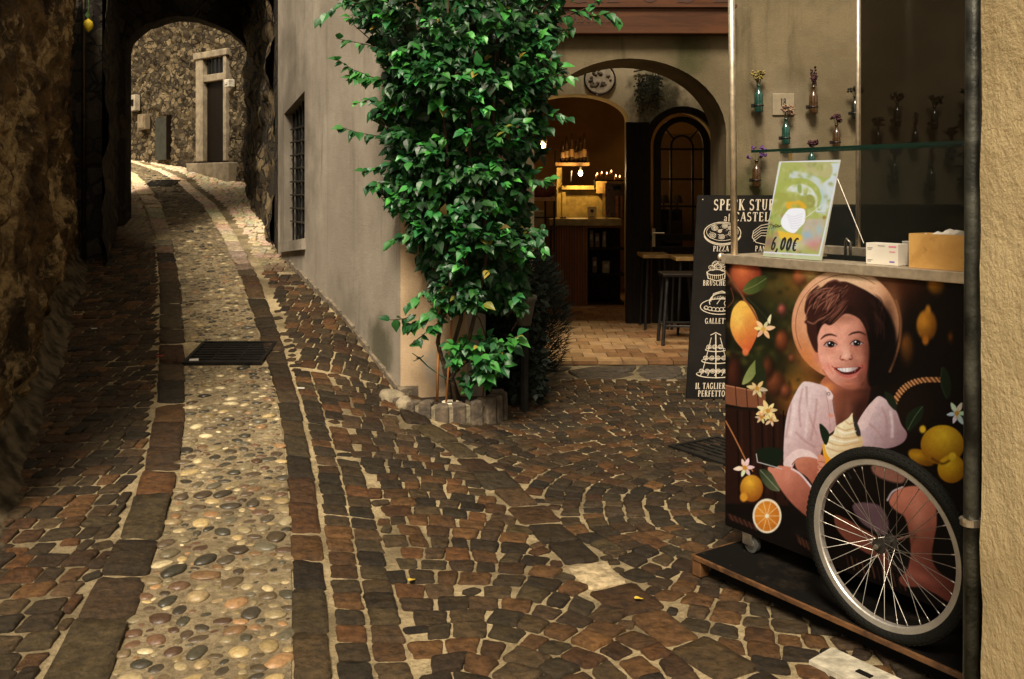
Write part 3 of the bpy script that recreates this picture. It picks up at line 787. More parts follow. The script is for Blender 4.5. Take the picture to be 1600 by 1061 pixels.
def planef(o, u, v, n_, step=2e-5, base=.0006):
    "mapping on a plane with a tiny stack so strokes never coincide"
    o, u, v, n_ = Vector(o), Vector(u), Vector(v), Vector(n_)
    def f(a_, b_):
        cnt[0] += 1
        return o+u*a_+v*b_+n_*(base+((cnt[0]//4) % 40)*step)
    return f
carv = simple('carved_dark_letters', (.045, .015, .006), .6)
m = MB(); f = planef((0, YF-.088, zb), (1, 0, 0), (0, 0, 1), (0, -1, 0))
text(m, 'STUBE', 1.22, .275, .30, f, sx=1.15, gap=.25); m.build('carved_word', carv, beam); m = MB(); text(m, 'SPECK', .1, .275, .30, f, sx=1.15, gap=.25)
m.build('carved_word', carv, beam)
m = MB(); f = planef((0, YF-.118, zb), (1, 0, 0), (0, 0, 1), (0, -1, 0)); text(m, 'al CASTELLO', .62, .10, .10, f, sx=.8); m.build('carved_line', carv, beam)
# plaque on the porch rear wall
pl = empty('round_plaque', P(937, 130, YR-.03), 'round white relief plaque with a dark rim on the porch wall', 'plaque')
pc_ = P(937, 124, YR-.02)
MY = Matrix.Rotation(R(90), 3, 'X')
m = MB(); m.lathe([(.001, 0), (.165, 0), (.17, .01), (.15, .02), (.001, .016)], pc_, 32, MY); m.build('disc', simple('white_ceramic', (.62, .54, .42), .4, var=.2), pl, smooth=False)
m = MB(); m.torus(pc_+Vector((0, -.012, 0)), .168, .010, MY, 40, 8); m.build('rim', M_['black_metal'], pl, smooth=True)
m = MB()
for i in range(26):
    t = rnd.uniform(0, 6.28); r_ = rnd.uniform(.05, .12)
    m.lathe([(.001, 0), (rnd.uniform(.012, .03), .004), (.001, .02)], pc_+Vector((r_*math.cos(t), -.016, r_*math.sin(t))), 7, MY)
m.build('relief', simple('grey_relief', (.16, .13, .09), .6, var=.6, scale=30), pl)
# ------------------------------------------------------------------ bottle wall things come later; left wall
lw = empty('stone_wall', (-3.2, 6.5, 0), 'rough brown rubble wall rising along the left side of the lane', 'wall')
d_ = Vector((LW[-1].x-LW[0].x, LW[-1].y-LW[0].y, 0)).normalized(); nL = Vector((d_.y, -d_.x, 0))
L0 = Vector((LW[0].x, LW[0].y, 0))
def lwp(s_, z): return L0+d_*s_+Vector((0, 0, z))
def ldisp(p):
    q = Vector((p.y*.55, p.z*1.1, p.x))
    b = noise.fractal(q*1.1, 1, 2, 5)*.075
    c = noise.voronoi(Vector((p.y*2.4+noise.noise(q*3)*.7, p.z*5.6+noise.noise(q*3.3)*.6, 2+noise.noise(q*2+Vector((9, 0, 0))))))[0]
    b += (min(.35, (c[1]-c[0]))-.15)*.06
    b += noise.fractal(q*6, .8, 2, 6)*.040
    return nL*(b*(1 if p.z < 4 else .5)-.02)
# direction: lane end of this wall
SE = ((128-CX)/FPX); send = None
s_ = 0
while True:
    p = lwp(s_, 0)
    if p.x/p.y > SE or s_ > 9: break
    s_ += .02
print('left wall end', p, s_)
SEND = min(s_, 6.5)
SEND = (9.3-L0.y)/d_.y
m = bump_grid(lambda u, v: lwp(u, v), np.linspace(-.7, SEND, 330), np.linspace(-.3, 3.5, 190), ldisp)
m.build('rubble_face', M_['old_wall'], lw, smooth=True)
m = MB(); a_, b_ = lwp(-.7, -.3), lwp(SEND, -.3)
m.hexa([a_-nL*.12, b_-nL*.12, b_-nL*2, a_-nL*2], [v+Vector((0, 0, 3.75)) for v in (a_-nL*.12, b_-nL*.12, b_-nL*2, a_-nL*2)]); m.build('wall_core', M_['soot_rubble'], lw)
def footd(p): return Vector((0, 0, 0))
fp = [(-.12, .26), (-.02, .16), (.03, .08), (.08, .03), (.15, -.03)]
def footf(u, v):
    o_ = float(np.interp(v, [0, .25, .5, .75, 1], [q[0] for q in fp])); z_ = float(np.interp(v, [0, .25, .5, .75, 1], [q[1] for q in fp]))
    k = 1+.5*noise.noise((u*1.7, 0, 3)); p = lwp(u, 0)+nL*(o_+.05*noise.noise((u*1.4, 4, 0))); return Vector((p.x, p.y, hgt(p.x, p.y)+z_*k))
m = bump_grid(footf, np.linspace(-1.2, SEND, 420), np.linspace(0, 1, 44), lambda p: nL*noise.fractal(Vector((p.x*7, p.y*3, p.z*9)), .8, 2, 5)*.02+Vector((0, 0, noise.fractal(Vector((p.x*8, p.y*3.5, p.z*8+7)), .8, 2, 5)*.016)))
m.build('wall_foot', simple('grey_mortar_fillet', (.07, .055, .034), .95, spec=.1, var=.7, scale=9, bump=.35, bscale=22), lw, smooth=True)
# ------------------------------------------------------------------ tunnel under the house
tun = empty('stone_archway', (-3.2, 11, 0), 'dark covered passage with a low stone arch at its far end', 'archway')
YN, YE, YE2 = 9.6, 13.0, 13.45
def tl(y): return -4.02-.35*(y-9.6)
def trx(y): return -2.40-.36*(y-9.7)
def rockd(nv, amp, f=2.2):
    def d(p):
        q = Vector((p.x*.6+p.y, p.z, p.y*.3))*f
        c = noise.voronoi(q*1.7)[0]
        return nv*(noise.fractal(q, 1, 2, 5)*amp+(min(.5, c[1]-c[0])-.2)*amp*.9)
    return d
m = bump_grid(lambda u, v: Vector((trx(u), u, v)), np.linspace(9.9, YE+.3, 90), np.linspace(.4, 5, 110), rockd(Vector((-1, -.36, 0)).normalized(), .075))
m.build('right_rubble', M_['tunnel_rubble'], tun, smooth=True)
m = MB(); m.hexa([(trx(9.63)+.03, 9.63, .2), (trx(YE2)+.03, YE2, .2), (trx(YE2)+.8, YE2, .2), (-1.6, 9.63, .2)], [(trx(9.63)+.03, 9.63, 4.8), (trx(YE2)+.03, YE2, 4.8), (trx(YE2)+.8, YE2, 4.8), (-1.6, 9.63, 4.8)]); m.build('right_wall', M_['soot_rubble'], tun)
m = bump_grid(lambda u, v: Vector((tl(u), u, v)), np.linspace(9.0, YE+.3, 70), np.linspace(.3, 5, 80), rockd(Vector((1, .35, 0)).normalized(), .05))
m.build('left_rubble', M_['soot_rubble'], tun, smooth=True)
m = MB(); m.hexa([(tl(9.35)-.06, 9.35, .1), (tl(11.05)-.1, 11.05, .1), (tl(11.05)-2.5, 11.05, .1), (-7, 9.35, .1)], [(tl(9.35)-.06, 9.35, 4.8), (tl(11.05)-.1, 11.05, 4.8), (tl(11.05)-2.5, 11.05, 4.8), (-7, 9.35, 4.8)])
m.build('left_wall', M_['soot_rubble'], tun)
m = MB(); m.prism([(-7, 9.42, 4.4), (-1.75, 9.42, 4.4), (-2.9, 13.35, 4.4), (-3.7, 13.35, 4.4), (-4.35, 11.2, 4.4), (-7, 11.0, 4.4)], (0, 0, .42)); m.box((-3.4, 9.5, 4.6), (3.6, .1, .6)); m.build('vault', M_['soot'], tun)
# far arch
fx0, fx1 = (196-CX)/FPX*YE, (388-CX)/FPX*YE
aps = [(fx0-.05+.0, .3)]
apx = [(196, 75), (200, 60), (210, 50), (228, 38), (250, 29), (275, 25), (305, 28), (335, 37), (358, 49), (375, 62), (385, 73), (388, 90)]
m = MB()
def yA(px): return 11.0+(px-192)/196*2.2
op = []
for (xa_, ya_), (xb_, yb_) in zip(apx[:-1], apx[1:]):
    for t in (0, .5): x = lerp(xa_, xb_, t); y = lerp(ya_, yb_, t)+rnd.uniform(-2, 2); op.append((x, y))
op.append(apx[-1])
def slab(p0, p1, z0, z1):
    (xa_, ya_), (xb_, yb_) = p0, p1; A0_ = P(xa_, ya_, yA(xa_)); B0_ = P(xb_, yb_, yA(xb_)); dv = Vector((-.1, .42, 0))
    if z0 is not None: A0_.z = z0; B0_.z = z0
    m.hexa([A0_, B0_, B0_+dv, A0_+dv], [Vector((v.x, v.y, z1)) for v in (A0_, B0_, B0_+dv, A0_+dv)])
for p0, p1 in zip(op[:-1], op[1:]): slab(p0, p1, None, 4.79)
slab((388, 90), (470, 90), .5, 4.79); slab((120, 90), (196, 90), .3, 4.79)
m.build('far_arch', M_['soot_rubble'], tun)
# ------------------------------------------------------------------ house beyond the passage
fh = empty('stone_house', (-5.5, 16, 1.8), 'brown rubble house front beyond the archway with a tall dark doorway', 'building')
A_ = Vector((-3.3, 13.6, 0)); B_ = Vector((-8.2, 18.0, 0)); fd = (B_-A_).normalized(); fn = Vector((-fd.y, fd.x, 0))*1
if fn.y > 0: fn = -fn
def at_plane(px, py, off=0):
    "point of the far facade plane seen at a pixel"
    a_ = (px-CX)/FPX; o = A_+fn*off
    Y = ((o.x)*fd.y-(o.y)*fd.x)/(a_*fd.y-fd.x)
    return Vector((a_*Y, Y, EYE-(py-HY)/FPX*Y))
print('door', at_plane(310, 250), at_plane(355, 250), at_plane(195, 245))
L_tot = (B_-A_).length
dA, dB = at_plane(356, 100), at_plane(312, 100); sA = (dA-A_).dot(fd); sB = (dB-A_).dot(fd)
zT = at_plane(335, 90).z; zBt = at_plane(335, 252).z
def fdisp(p):
    q = Vector(((p-A_).dot(fd), p.z, 0)); s1 = q.x
    if sA-.02 < s1 < sB+.02 and zBt-.3 < p.z < zT+.05: return fn*-.22
    c = noise.voronoi(Vector((s1*6.5+noise.noise(q*3)*.4, p.z*8, 1)))[0]
    return fn*((min(.35, c[1]-c[0])-.15)*.10+noise.fractal(q*3, 1, 2, 5)*.04)
m = bump_grid(lambda u, v: A_+fd*u+Vector((0, 0, v)), np.linspace(-.6, L_tot+2, 230), np.concatenate([np.linspace(.9, 5.2, 170), np.linspace(5.3, 5.6, 4)]), fdisp)
m.build('rubble_front', M_['far_rubble'], fh, smooth=True)
def onf(s1, z, off=0): return A_+fd*s1+fn*off+Vector((0, 0, z))
def fbox(m, s0, s1, z0, z1, o0, o1):
    m.hexa([onf(s0, z0, o0), onf(s1, z0, o0), onf(s1, z0, o1), onf(s0, z0, o1)], [onf(s0, z1, o0), onf(s1, z1, o0), onf(s1, z1, o1), onf(s0, z1, o1)])
dr = MB(); fr = .06; fr2 = .17
zL0, zL1 = at_plane(335, 116).z, at_plane(335, 127).z
fbox(dr, sA-.02, sA+fr, zBt, zT, .05, -.3); fbox(dr, sB-fr2, sB+.04, zBt, zT, .05, -.3)
fbox(dr, sA-.06, sB+.08, zT, zT+.10, .07, -.3); fbox(dr, sA+fr+.002, sB-fr2-.002, zL1, zL0, .04, -.3)
dd = dr.build('door_surround', M_['stone_trim'], fh, bevel=.01)
g = MB(); fbox(g, sA+fr, sB-fr2, zBt, zL1-.01, -.03, -.08); g.build('dark_door', M_['dark_wood'], fh)
g = MB(); fbox(g, sA+fr, sB-fr2, zL0+.01, zT-.01, -.03, -.07); tp = g.build('transom_window', M_['dark_glass'], fh)
g = MB()
for i in range(1, 5): s1 = lerp(sA+fr, sB-fr2, i/5); g.tube([onf(s1, zL0, .0), onf(s1, zT, .0)], .012, 6)
g.build('bars', M_['black_metal'], tp)
g = MB()
for k, (ex, h0) in enumerate(((.10, -.02),)):
    fbox(g, sA-.25-k*.3, sB+.15+k*.1, zBt-.40+h0, zBt-.005+h0, ex+.05, -.3 if k == 0 else .30)
g.build('door_steps', M_['stone_trim'], fh, bevel=.02)
# low metal door
lo0, lo1 = at_plane(266, 215), at_plane(249, 215); g = MB(); sa, sb = (lo0-A_).dot(fd), (lo1-A_).dot(fd); zt, zb_ = at_plane(258, 184).z, at_plane(258, 250).z
fbox(g, sa, sb, zb_, zt, .07, -.05); ld = g.build('cellar_door', simple('grey_green_paint', (.030, .030, .022), .6, var=.3), fh)
g = MB(); fbox(g, sa-.03, sa, zb_, zt+.03, .075, 0); g.build('frame', M_['dark_wood'], ld)
def fthing(name, x0, x1, y0, y1, mat, label, cat, th=.04):
    q0, q1 = at_plane(x1, y0), at_plane(x0, y0); s0, s1 = (q0-A_).dot(fd), (q1-A_).dot(fd); zt, zb2 = at_plane((x0+x1)/2, y0).z, at_plane((x0+x1)/2, y1).z
    t = empty(name, onf((s0+s1)/2, zb2, .08), label, cat)
    g = MB(); fbox(g, s0, s1, zb2, zt, .08+th, .02); g.build('box', mat, t, bevel=.01)
    return t, s0, s1, zb2, zt
t, s0, s1, z0, z1 = fthing('meter_cabinet', 210, 221, 149, 174, simple('cream_painted_box', (.34, .29, .21), .5), 'cream electric meter cabinet with a dark slot on the far rubble wall', 'meter box')
g = MB(); fbox(g, s0+.04, s0+.1, z0+.08, z0+.19, .13, .115); g.build('slot', M_['black'], t)
t, s0, s1, z0, z1 = fthing('wall_cabinet', 225, 237, 179, 203, simple('tan_painted_box', (.17, .13, .08), .6), 'tan cabinet set low on the far rubble wall beside the cellar door', 'meter box')
g = MB(); fbox(g, s0+.03, s1-.03, z0+.03, z1-.03, .13, .11); g.build('cover', simple('tan_cover', (.20, .155, .095), .6), t)
t, s0, s1, z0, z1 = fthing('number_plate', 362, 369, 125, 137, simple('white_enamel', (.6, .55, .45), .4), 'small white plate fixed to the rubble wall right of the far doorway', 'plate', .05)
g = MB(); fbox(g, s0+.03, s1-.03, z0+.04, z1-.04, .141, .12); g.build('inner_panel', simple('enamel_panel', (.5, .46, .4), .35), t)
# pale house at the far left and lane end
ph = empty('pale_house', (-9, 21, 2), 'pale plastered house edge glimpsed at the left of the archway opening', 'building')
m = MB(); q0 = P(190, 220, 17.5)
m.hexa([(-8.3, 17.3, 1), (-7.10, 17.2, 1), (-8.9, 24, 1), (-12, 24, 1)], [(-8.3, 17.3, 7), (-7.06, 17.2, 7), (-8.9, 24, 7), (-12, 24, 7)]); m.build('wall', simple('pale_limewash', (.62, .53, .38), .9, var=.15, scale=2), ph)
m = MB(); m.hexa([(-8.3, 17.1, 1), (-7.02, 17.0, 1), (-7.0, 17.25, 1), (-8.3, 17.35, 1)], [(-8.3, 17.1, 2.35), (-7.02, 17.0, 2.35), (-7.0, 17.25, 2.35), (-8.3, 17.35, 2.35)]); m.build('plinth', M_['tunnel_rubble'], ph)
# ------------------------------------------------------------------ near house on the right and its downpipe
nh = empty('yellow_house', (1.2, 2.4, 0), 'yellow stucco house corner at the right edge of the view', 'building')
XE = (1533-CX)/FPX*2.45
m = bump_grid(lambda u, v: Vector((XE+.0, u, v)), np.linspace(2.45, -2.5, 60), np.linspace(-.1, 4.5, 60), lambda p: Vector((-.006*noise.fractal(Vector((p.y*6, p.z*6, 0)), 1, 2, 4), 0, 0)))
m.build('stucco_face', M_['yellow_stucco'], nh, smooth=True)
m = MB(); m.box((XE+1.91, -.03, 4.0), (3.78, 4.94, 8.2)); m.build('wall', M_['yellow_stucco'], nh)
dp = empty('downpipe', (XE-.03, 2.5, 0), 'dark grey metal downpipe with a bracket at the corner of the yellow house', 'drainpipe')
xp = (1519-CX)/FPX*2.50
pm = simple('weathered_zinc', (.050, .050, .040), .5, metal=.5, var=.8, scale=7, bump=.3)
m = MB(); m.tube([(xp+.012, 2.50, 4.0), (xp, 2.50, 1.3), (xp-.004, 2.50, -.05)], .0195, 16); m.build('pipe', pm, dp, smooth=True)
m = MB(); q = P(1515, 815, 2.5); m.tube([(q.x, 2.5, q.z-.009), (q.x, 2.5, q.z+.009)], .0235, 16); m.box((q.x+.02, 2.49, q.z), (.05, .02, .02)); m.tube([(q.x-.027, 2.47, q.z+.012), (q.x-.027, 2.49, q.z+.012)], .006, 8); m.build('bracket', M_['steel'], dp)
# left passage details: two pipes and a hanging lemon
lp = empty('wall_pipe', P(131, 300, 9.2), 'thin dark pipe running up the wall beside the dark passage', 'drainpipe')
q = P(131, 300, 9.15)
m = MB(); m.tube([(q.x, 9.15, .6), (q.x, 9.15, 5)], .022, 10); m.build('pipe', simple('dull_copper', (.06, .045, .03), .35, metal=.7), lp, smooth=True)
for z in (1.1, 2.2, 3.2):
    m = MB(); m.tube([(q.x, 9.15, z-.02), (q.x, 9.15, z+.02)], .03, 10); m.build('clip', M_['black_metal'], lp)
le = empty('hanging_lemon', P(138, 38, 9.0), 'yellow lemon ornament hanging high on the left wall', 'lemon')
q = P(138, 39, 9.0)
m = MB(); m.lathe([(.004, -.068), (.016, -.055), (.035, -.035), (.046, 0), (.036, .034), (.014, .05), (.006, .058)], q, 14); m.build('fruit', simple('lemon_skin', (.75, .55, .03), .45, var=.12), le, smooth=True)
m = MB(); m.add([q+Vector(v) for v in ((0, 0, .055), (-.03, -.01, .09), (-.01, 0, .13), (.02, -.01, .09))], [(0, 1, 2, 3)]); m.tube([q+Vector((0, 0, .05)), q+Vector((0, .02, .6))], .003, 5); m.build('leaf', simple('lemon_leaf', (.04, .10, .02), .5), le)
# ------------------------------------------------------------------ interior of the bar
def lamp_point(loc, e, r_=.03, c=(1, .62, .22)):
    d = bpy.data.lights.new('bulb_light', 'POINT'); d.energy = e; d.color = c; d.shadow_soft_size = r_
    o = bpy.data.objects.new('bulb_light', d); col.objects.link(o); o.location = loc; return o
bulb_m = simple('lit_bulb', (1, .8, .5), var=0, emit=((1.0, .66, .25), 14))
bulb_m2 = simple('lit_bulb_small', (1, .8, .5), var=0, emit=((1.0, .60, .22), 5))
YC = 12.2
bar = empty('bar_counter', P(910, 480, YC), 'slatted wooden bar counter with an olive worktop inside the arched doorway', 'counter')
def pbox(m, x0, x1, y0, y1, Y, d, e=0):
    a_, b_ = P(x0, y1, Y), P(x1, y0, Y); m.box(((a_.x+b_.x)/2, Y+d/2, (a_.z+b_.z)/2), (b_.x-a_.x, d, b_.z-a_.z)); return a_, b_
m = MB(); pbox(m, 858, 972, 342, 353, YC-.06, .7); m.build('worktop', simple('olive_worktop', (.20, .15, .05), .4), bar, bevel=.006)
m = MB(); slat = wood('red_slats', (.15, .055, .016), (.24, .09, .025), 'z', .5)
x = P(862, 0, YC).x; xe = P(916, 0, YC).x
while x < xe: m.box((x+.014, YC+.02, .53), (.024, .04, 1.02)); x += .033
m.build('slats', slat, bar)
m = MB(); m.box(((P(862, 0, YC).x+xe)/2, YC+.3, .53), (xe-P(862, 0, YC).x, .5, 1.03)); m.build('carcass', M_['dark_wood'], bar)
m = MB(); xa, xb = xe+.01, P(976, 0, YC).x
for z in (.05, .42, .75): m.box(((xa+xb)/2, YC+.25, z), (xb-xa, .4, .03))
m.box(((xa+xb)/2, YC+.5, .5), (xb-xa, .03, 1.0)); m.build('open_shelves', M_['dark_wood'], bar)
for i, (px, h_, w_, c) in enumerate(((925, .22, .05, (.12, .10, .07)), (934, .18, .06, (.10, .06, .03)), (945, .20, .045, (.14, .12, .09)), (930, .2, .06, (.07, .05, .03)), (948, .15, .09, (.16, .14, .10)))):
    q = P(px, 0, YC); z = .77 if i < 3 else .44
    bk = empty('catalogue', (q.x, YC+.15, z), ('thick pale folder on the upper bar shelf, left', 'brown folder on the upper bar shelf, middle', 'grey folder on the upper bar shelf, right', 'dark box on the lower bar shelf', 'cream box on the lower bar shelf, right')[i], 'folder' if i < 3 else 'box')
    m = MB(); m.box((q.x, YC+.15, z+h_/2), (w_, .16, h_)); m.build('body', simple('folder_%s' % 'abcde'[i], c, .7), bk, bevel=.004)
    m = MB(); m.box((q.x, YC+.068, z+h_*.6), (w_*.6, .004, h_*.3)); m.build('spine_label', simple('paper_label', (.3, .26, .2), .8, var=0), bk)
# back cabinet, olive yellow painted, with the bulb above it
cb = empty('bar_cabinet', P(905, 340, 13.2), 'olive yellow painted back cabinet standing behind the bar counter', 'cabinet')
ol = simple('olive_paint', (.28, .20, .055), .5, var=.3)
m = MB(); pbox(m, 872, 946, 296, 346, 13.2, .4); m.build('body', ol, cb)
m = MB(); pbox(m, 870, 878, 262, 346, 13.16, .1); pbox(m, 878, 946, 290, 296, 13.12, .1); m.build('frame', simple('ochre_paint', (.42, .30, .09), .5), cb)
m = MB(); pbox(m, 878, 884, 300, 340, 13.15, .04); m.build('panel', simple('ochre_panel', (.34, .25, .07), .5), cb)
m = MB(); pbox(m, 932, 948, 283, 302, 13.1, .12); m.build('top_box', simple('ochre_box', (.45, .30, .10), .5), cb)
shf = empty('bottle_shelf', P(895, 258, 13.3), 'small wooden wall shelf of dark bottles above the bar bulb', 'shelf')
m = MB(); pbox(m, 868, 921, 254, 259, 13.2, .3); m.build('board', simple('shelf_wood', (.38, .22, .09), .5), shf)
m = MB(); pbox(m, 868, 870, 235, 254, 13.2, .3); pbox(m, 917, 919, 240, 254, 13.2, .3); m.build('side', M_['dark_wood'], shf)
bt = None
for i, px in enumerate((879, 885, 893, 900, 907, 913)):
    q = P(px, 254, 13.3); t = empty('liquor_bottle', q, ['dark liquor bottle at the left end of the small shelf', 'second liquor bottle from the left on the small shelf', 'third liquor bottle from the left on the small shelf', 'third liquor bottle from the right on the small shelf', 'second liquor bottle from the right on the small shelf', 'liquor bottle at the right end of the small shelf'][i], 'bottle', 'bottles on the small bar shelf')
    h_ = .30+.05*(i % 3)
    m = MB(); m.lathe([(.03, 0), (.034, .02), (.034, h_*.55), (.014, h_*.72), (.013, h_)], q, 12); m.build('glass_body', simple('brown_bottle_glass', (.03, .015, .006), .15, spec=.8), t, smooth=True)
    m = MB(); m.lathe([(.0345, h_*.2), (.0355, h_*.22), (.0355, h_*.45), (.0345, h_*.47)], q, 12); m.build('paper_label', simple('bottle_label', (.24, .14, .06), .7), t, smooth=True)
lmp = empty('bare_bulb', P(907, 262, 13.0), 'lit bare bulb glowing yellow under the bottle shelf', 'lamp')
q = P(907, 270, 13.0)
m = MB(); m.lathe([(.004, -.045), (.022, -.035), (.03, -.01), (.024, .018), (.013, .035)], q, 14); m.build('bulb', bulb_m, lmp, smooth=True)
m = MB(); m.lathe([(.014, .032), (.017, .036), (.017, .085), (.006, .095)], q, 10); m.build('socket', M_['black_metal'], lmp)
m = MB(); m.tube([q+Vector((-.12, .05, .03)), q+Vector((-.13, .05, -.12))], .012, 8); m.build('bracket', M_['black_metal'], lmp)
lamp_point(q+Vector((0, -.07, 0)), 10)
lt = empty('wall_lantern', P(845, 228, 11.6), 'small lit lantern glowing behind the plant leaves at the doorway', 'lamp')
q = P(846, 228, 11.6)
m = MB(); m.lathe([(.01, -.03), (.04, -.02), (.05, .02), (.02, .045)], q, 12); m.build('bulb', bulb_m, lt, smooth=True)
m = MB(); m.box(q+Vector((0, 0, .07)), (.14, .14, .03)); m.box(q+Vector((0, 0, -.12)), (.10, .10, .02))
for a_ in (-1, 1):
    for b_ in (-1, 1): m.tube([q+Vector((a_*.06, b_*.06, .06)), q+Vector((a_*.045, b_*.045, -.12))], .006, 5)
m.build('lantern_frame', M_['black_metal'], lt)
lamp_point(q+Vector((0, -.1, 0)), 2.5)
# a string of tiny lights and glasses on top of the coffee machine
cm = empty('coffee_machine', P(958, 345, 12.9), 'dark coffee machine at the right end of the bar with reddish side', 'machine')
m = MB(); pbox(m, 946, 978, 286, 344, 12.7, .45); m.build('body', simple('dark_machine', (.05, .022, .010), .3, spec=.6), cm, bevel=.01)
m = MB(); pbox(m, 962, 966, 306, 340, 12.66, .05); pbox(m, 970, 973, 306, 340, 12.66, .05); m.build('side_strips', simple('copper_strip', (.30, .12, .04), .3, metal=.6), cm)
m = MB(); pbox(m, 958, 970, 290, 296, 12.67, .04); m.build('display', simple('machine_display', (.01, .02, .04), .1), cm)
for i, (px, py) in enumerate(((933, 273), (940, 271), (948, 272), (955, 269), (962, 276), (968, 277))):
    q = P(px, py, 12.8); t = empty('tealight_glass', q, ['leftmost tiny lit glass above the bar cabinet', 'second tiny lit glass from the left above the bar cabinet', 'third tiny lit glass from the left above the bar', 'tallest tiny lit glass, above the middle of the machine', 'second tiny lit glass from the right above the machine', 'rightmost tiny lit glass above the machine'][i], 'candle', 'tiny lit glasses over the bar')
    m = MB(); m.lathe([(.012, -.05), (.018, -.045), (.022, .01)], q, 10); m.build('glass_cup', simple('amber_glass', (.3, .14, .05), .15), t, smooth=True)
    m = MB(); m.lathe([(.002, -.012), (.008, 0), (.001, .02)], q+Vector((0, -.02, .01)), 8); m.build('flame', bulb_m2, t, smooth=True)
sb = empty('glass_shelf_rack', P(950, 284, 12.8), 'narrow rack carrying the tiny lit glasses above the machine', 'shelf')
m = MB(); pbox(m, 929, 975, 281, 283, 12.75, .12); m.build('board', M_['dark_wood'], sb)
m = MB(); pbox(m, 929, 931, 283, 300, 12.76, .1); m.build('bracket', M_['dark_wood'], sb)
fr = empty('small_sign', P(928, 343, YC), 'small cream card with a dark flower emblem standing on the bar', 'card')
m = MB(); pbox(m, 918, 932, 323, 343, YC+.05, .01); m.build('card', simple('cream_card', (.55, .42, .22), .6, var=.05), fr)
m = MB(); f = planef(P(925, 333, YC+.05), (1, 0, 0), (0, 0, 1), (0, -1, 0))
for i in range(7): a_ = i*.9; flat_stroke(m, [(0, .015), (.022*math.cos(a_), .03+.02*math.sin(a_))], .016, f)
flat_stroke(m, [(0, .02), (0, -.02)], .006, f)
flat_stroke(m, [(-.03, -.045), (.03, -.045)], .007, f); flat_stroke(m, [(-.022, -.06), (.022, -.06)], .006, f); m.build('emblem', simple('card_ink', (.03, .015, .008), .7, var=0), fr)
for i, (px, lab) in enumerate(((880, 'small pale dish on the bar at the left'), (948, 'small glass tumbler on the bar at the right'))):
    q = P(px, 344, YC+.1); q.z = P(0, 342, YC-.06).z+.001; t = empty('dish' if i == 0 else 'tumbler', q, lab, 'dish' if i == 0 else 'glass')
    m = MB(); m.lathe([(.03, 0), (.055, .025)] if i == 0 else [(.025, 0), (.03, .07)], q, 14); m.build('bowl', simple('pale_ceramic', (.5, .35, .16), .4) if i == 0 else M_['glass'], t, smooth=True)
    m = MB(); m.lathe([(.026, -.0005), (.032, .004)], q, 12); m.build('foot', simple('foot_ring', (.2, .14, .07), .4), t, smooth=True)
# display shelf with salami basket + wrought iron gate on the left
ds = empty('display_table', P(840, 300, 11.0), 'wooden display shelf on an iron scroll stand left of the doorway', 'table')
m = MB(); pbox(m, 800, 868, 308, 314, 11.0, .45); m.build('board', simple('table_board', (.34, .19, .08), .5), ds)
m = MB()
for px in (815, 834, 852, 866): q = P(px, 0, 11.05); m.tube([(q.x, 11.05, .04), (q.x, 11.05, P(0, 314, 11).z)], .012, 6)
for py in (340, 358, 392): a_, b_ = P(812, py, 11.05), P(868, py, 11.05); m.tube([a_, b_], .010, 6)
for cx_ in (822, 828): m.tube([P(cx_, 335, 11.04)+Vector((.04*math.cos(t)*(1-t/9), 0, .05*math.sin(t)*(1-t/9))) for t in np.linspace(0, 7, 20)], .008, 6)
m.build('iron_stand', M_['black_metal'], ds)
bs = empty('wicker_basket', P(842, 300, 11.15), 'red brown basket under cloth resting on the display shelf', 'basket')
m = MB(); q = P(842, 308, 11.2); m.lathe([(.13, 0), (.19, .02), (.21, .12), (.16, .17), (.02, .20)], q, 20); m.build('basket_body', simple('red_wicker', (.12, .03, .015), .6, var=.6, scale=40, bump=.8), bs, smooth=True)
m = MB(); m.torus(q+Vector((0, 0, .15)), .18, .016, None, 26, 6); m.build('basket_rim', simple('wicker_rim', (.38, .2, .08), .6), bs, smooth=True)
pnl = empty('light_cupboard', P(845, 360, 11.7), 'pale cupboard front seen through the iron stand', 'cupboard')
m = MB(); pbox(m, 812, 850, 330, 392, 11.7, .3); m.build('front', simple('pale_cupboard', (.22, .19, .13), .6), pnl)
m = MB(); pbox(m, 812, 850, 392, 396, 11.68, .3); m.build('base', M_['dark_wood'], pnl)
# tables / stools on the right of the porch
def table(px0, px1, py, Y, lab):
    t = empty('high_table', P((px0+px1)/2, py, Y), lab, 'table', 'high tables in the porch')
    a_, b_ = P(px0, py, Y), P(px1, py, Y); z = a_.z
    m = MB(); m.box(((a_.x+b_.x)/2, Y+.25, z), (b_.x-a_.x, .5, .035)); m.build('table_top', simple('worn_table_wood', (.30, .18, .06), .45), t, bevel=.004)
    for x in (a_.x+.06, b_.x-.06):
        for y in (Y+.06, Y+.44):
            m = MB(); m.tube([(x, y, z-.016), (x+(.05 if x > a_.x+.1 else -.05)*.6, y, .04)], .014, 8); m.build('leg', M_['black_metal'], t)
    return t
table(1005, 1049, 401, 10.0, 'narrow high table with a wooden top in the porch, the left one')
table(1056, 1100, 405, 9.6, 'narrow high table with a wooden top in the porch, partly behind the menu board')
st_ = empty('bar_stool', P(1062, 550, 9.0), 'black bar stool standing in front of the porch tables', 'stool')
q = P(1064, 440, 9.0)
m = MB(); m.box((q.x, 9.15, .70), (.34, .32, .035)); m.build('seat', M_['dark_wood'], st_, bevel=.01)
for sx_ in (-1, 1):
    for sy in (-1, 1):
        m = MB(); m.box((0, 0, 0), (.03, .03, .01)); m = MB(); m.tube([(q.x+sx_*.12, 9.15+sy*.11, .69), (q.x+sx_*.17, 9.15+sy*.15, .042)], .016, 6); m.build('leg', M_['black_metal'], st_)
m = MB()
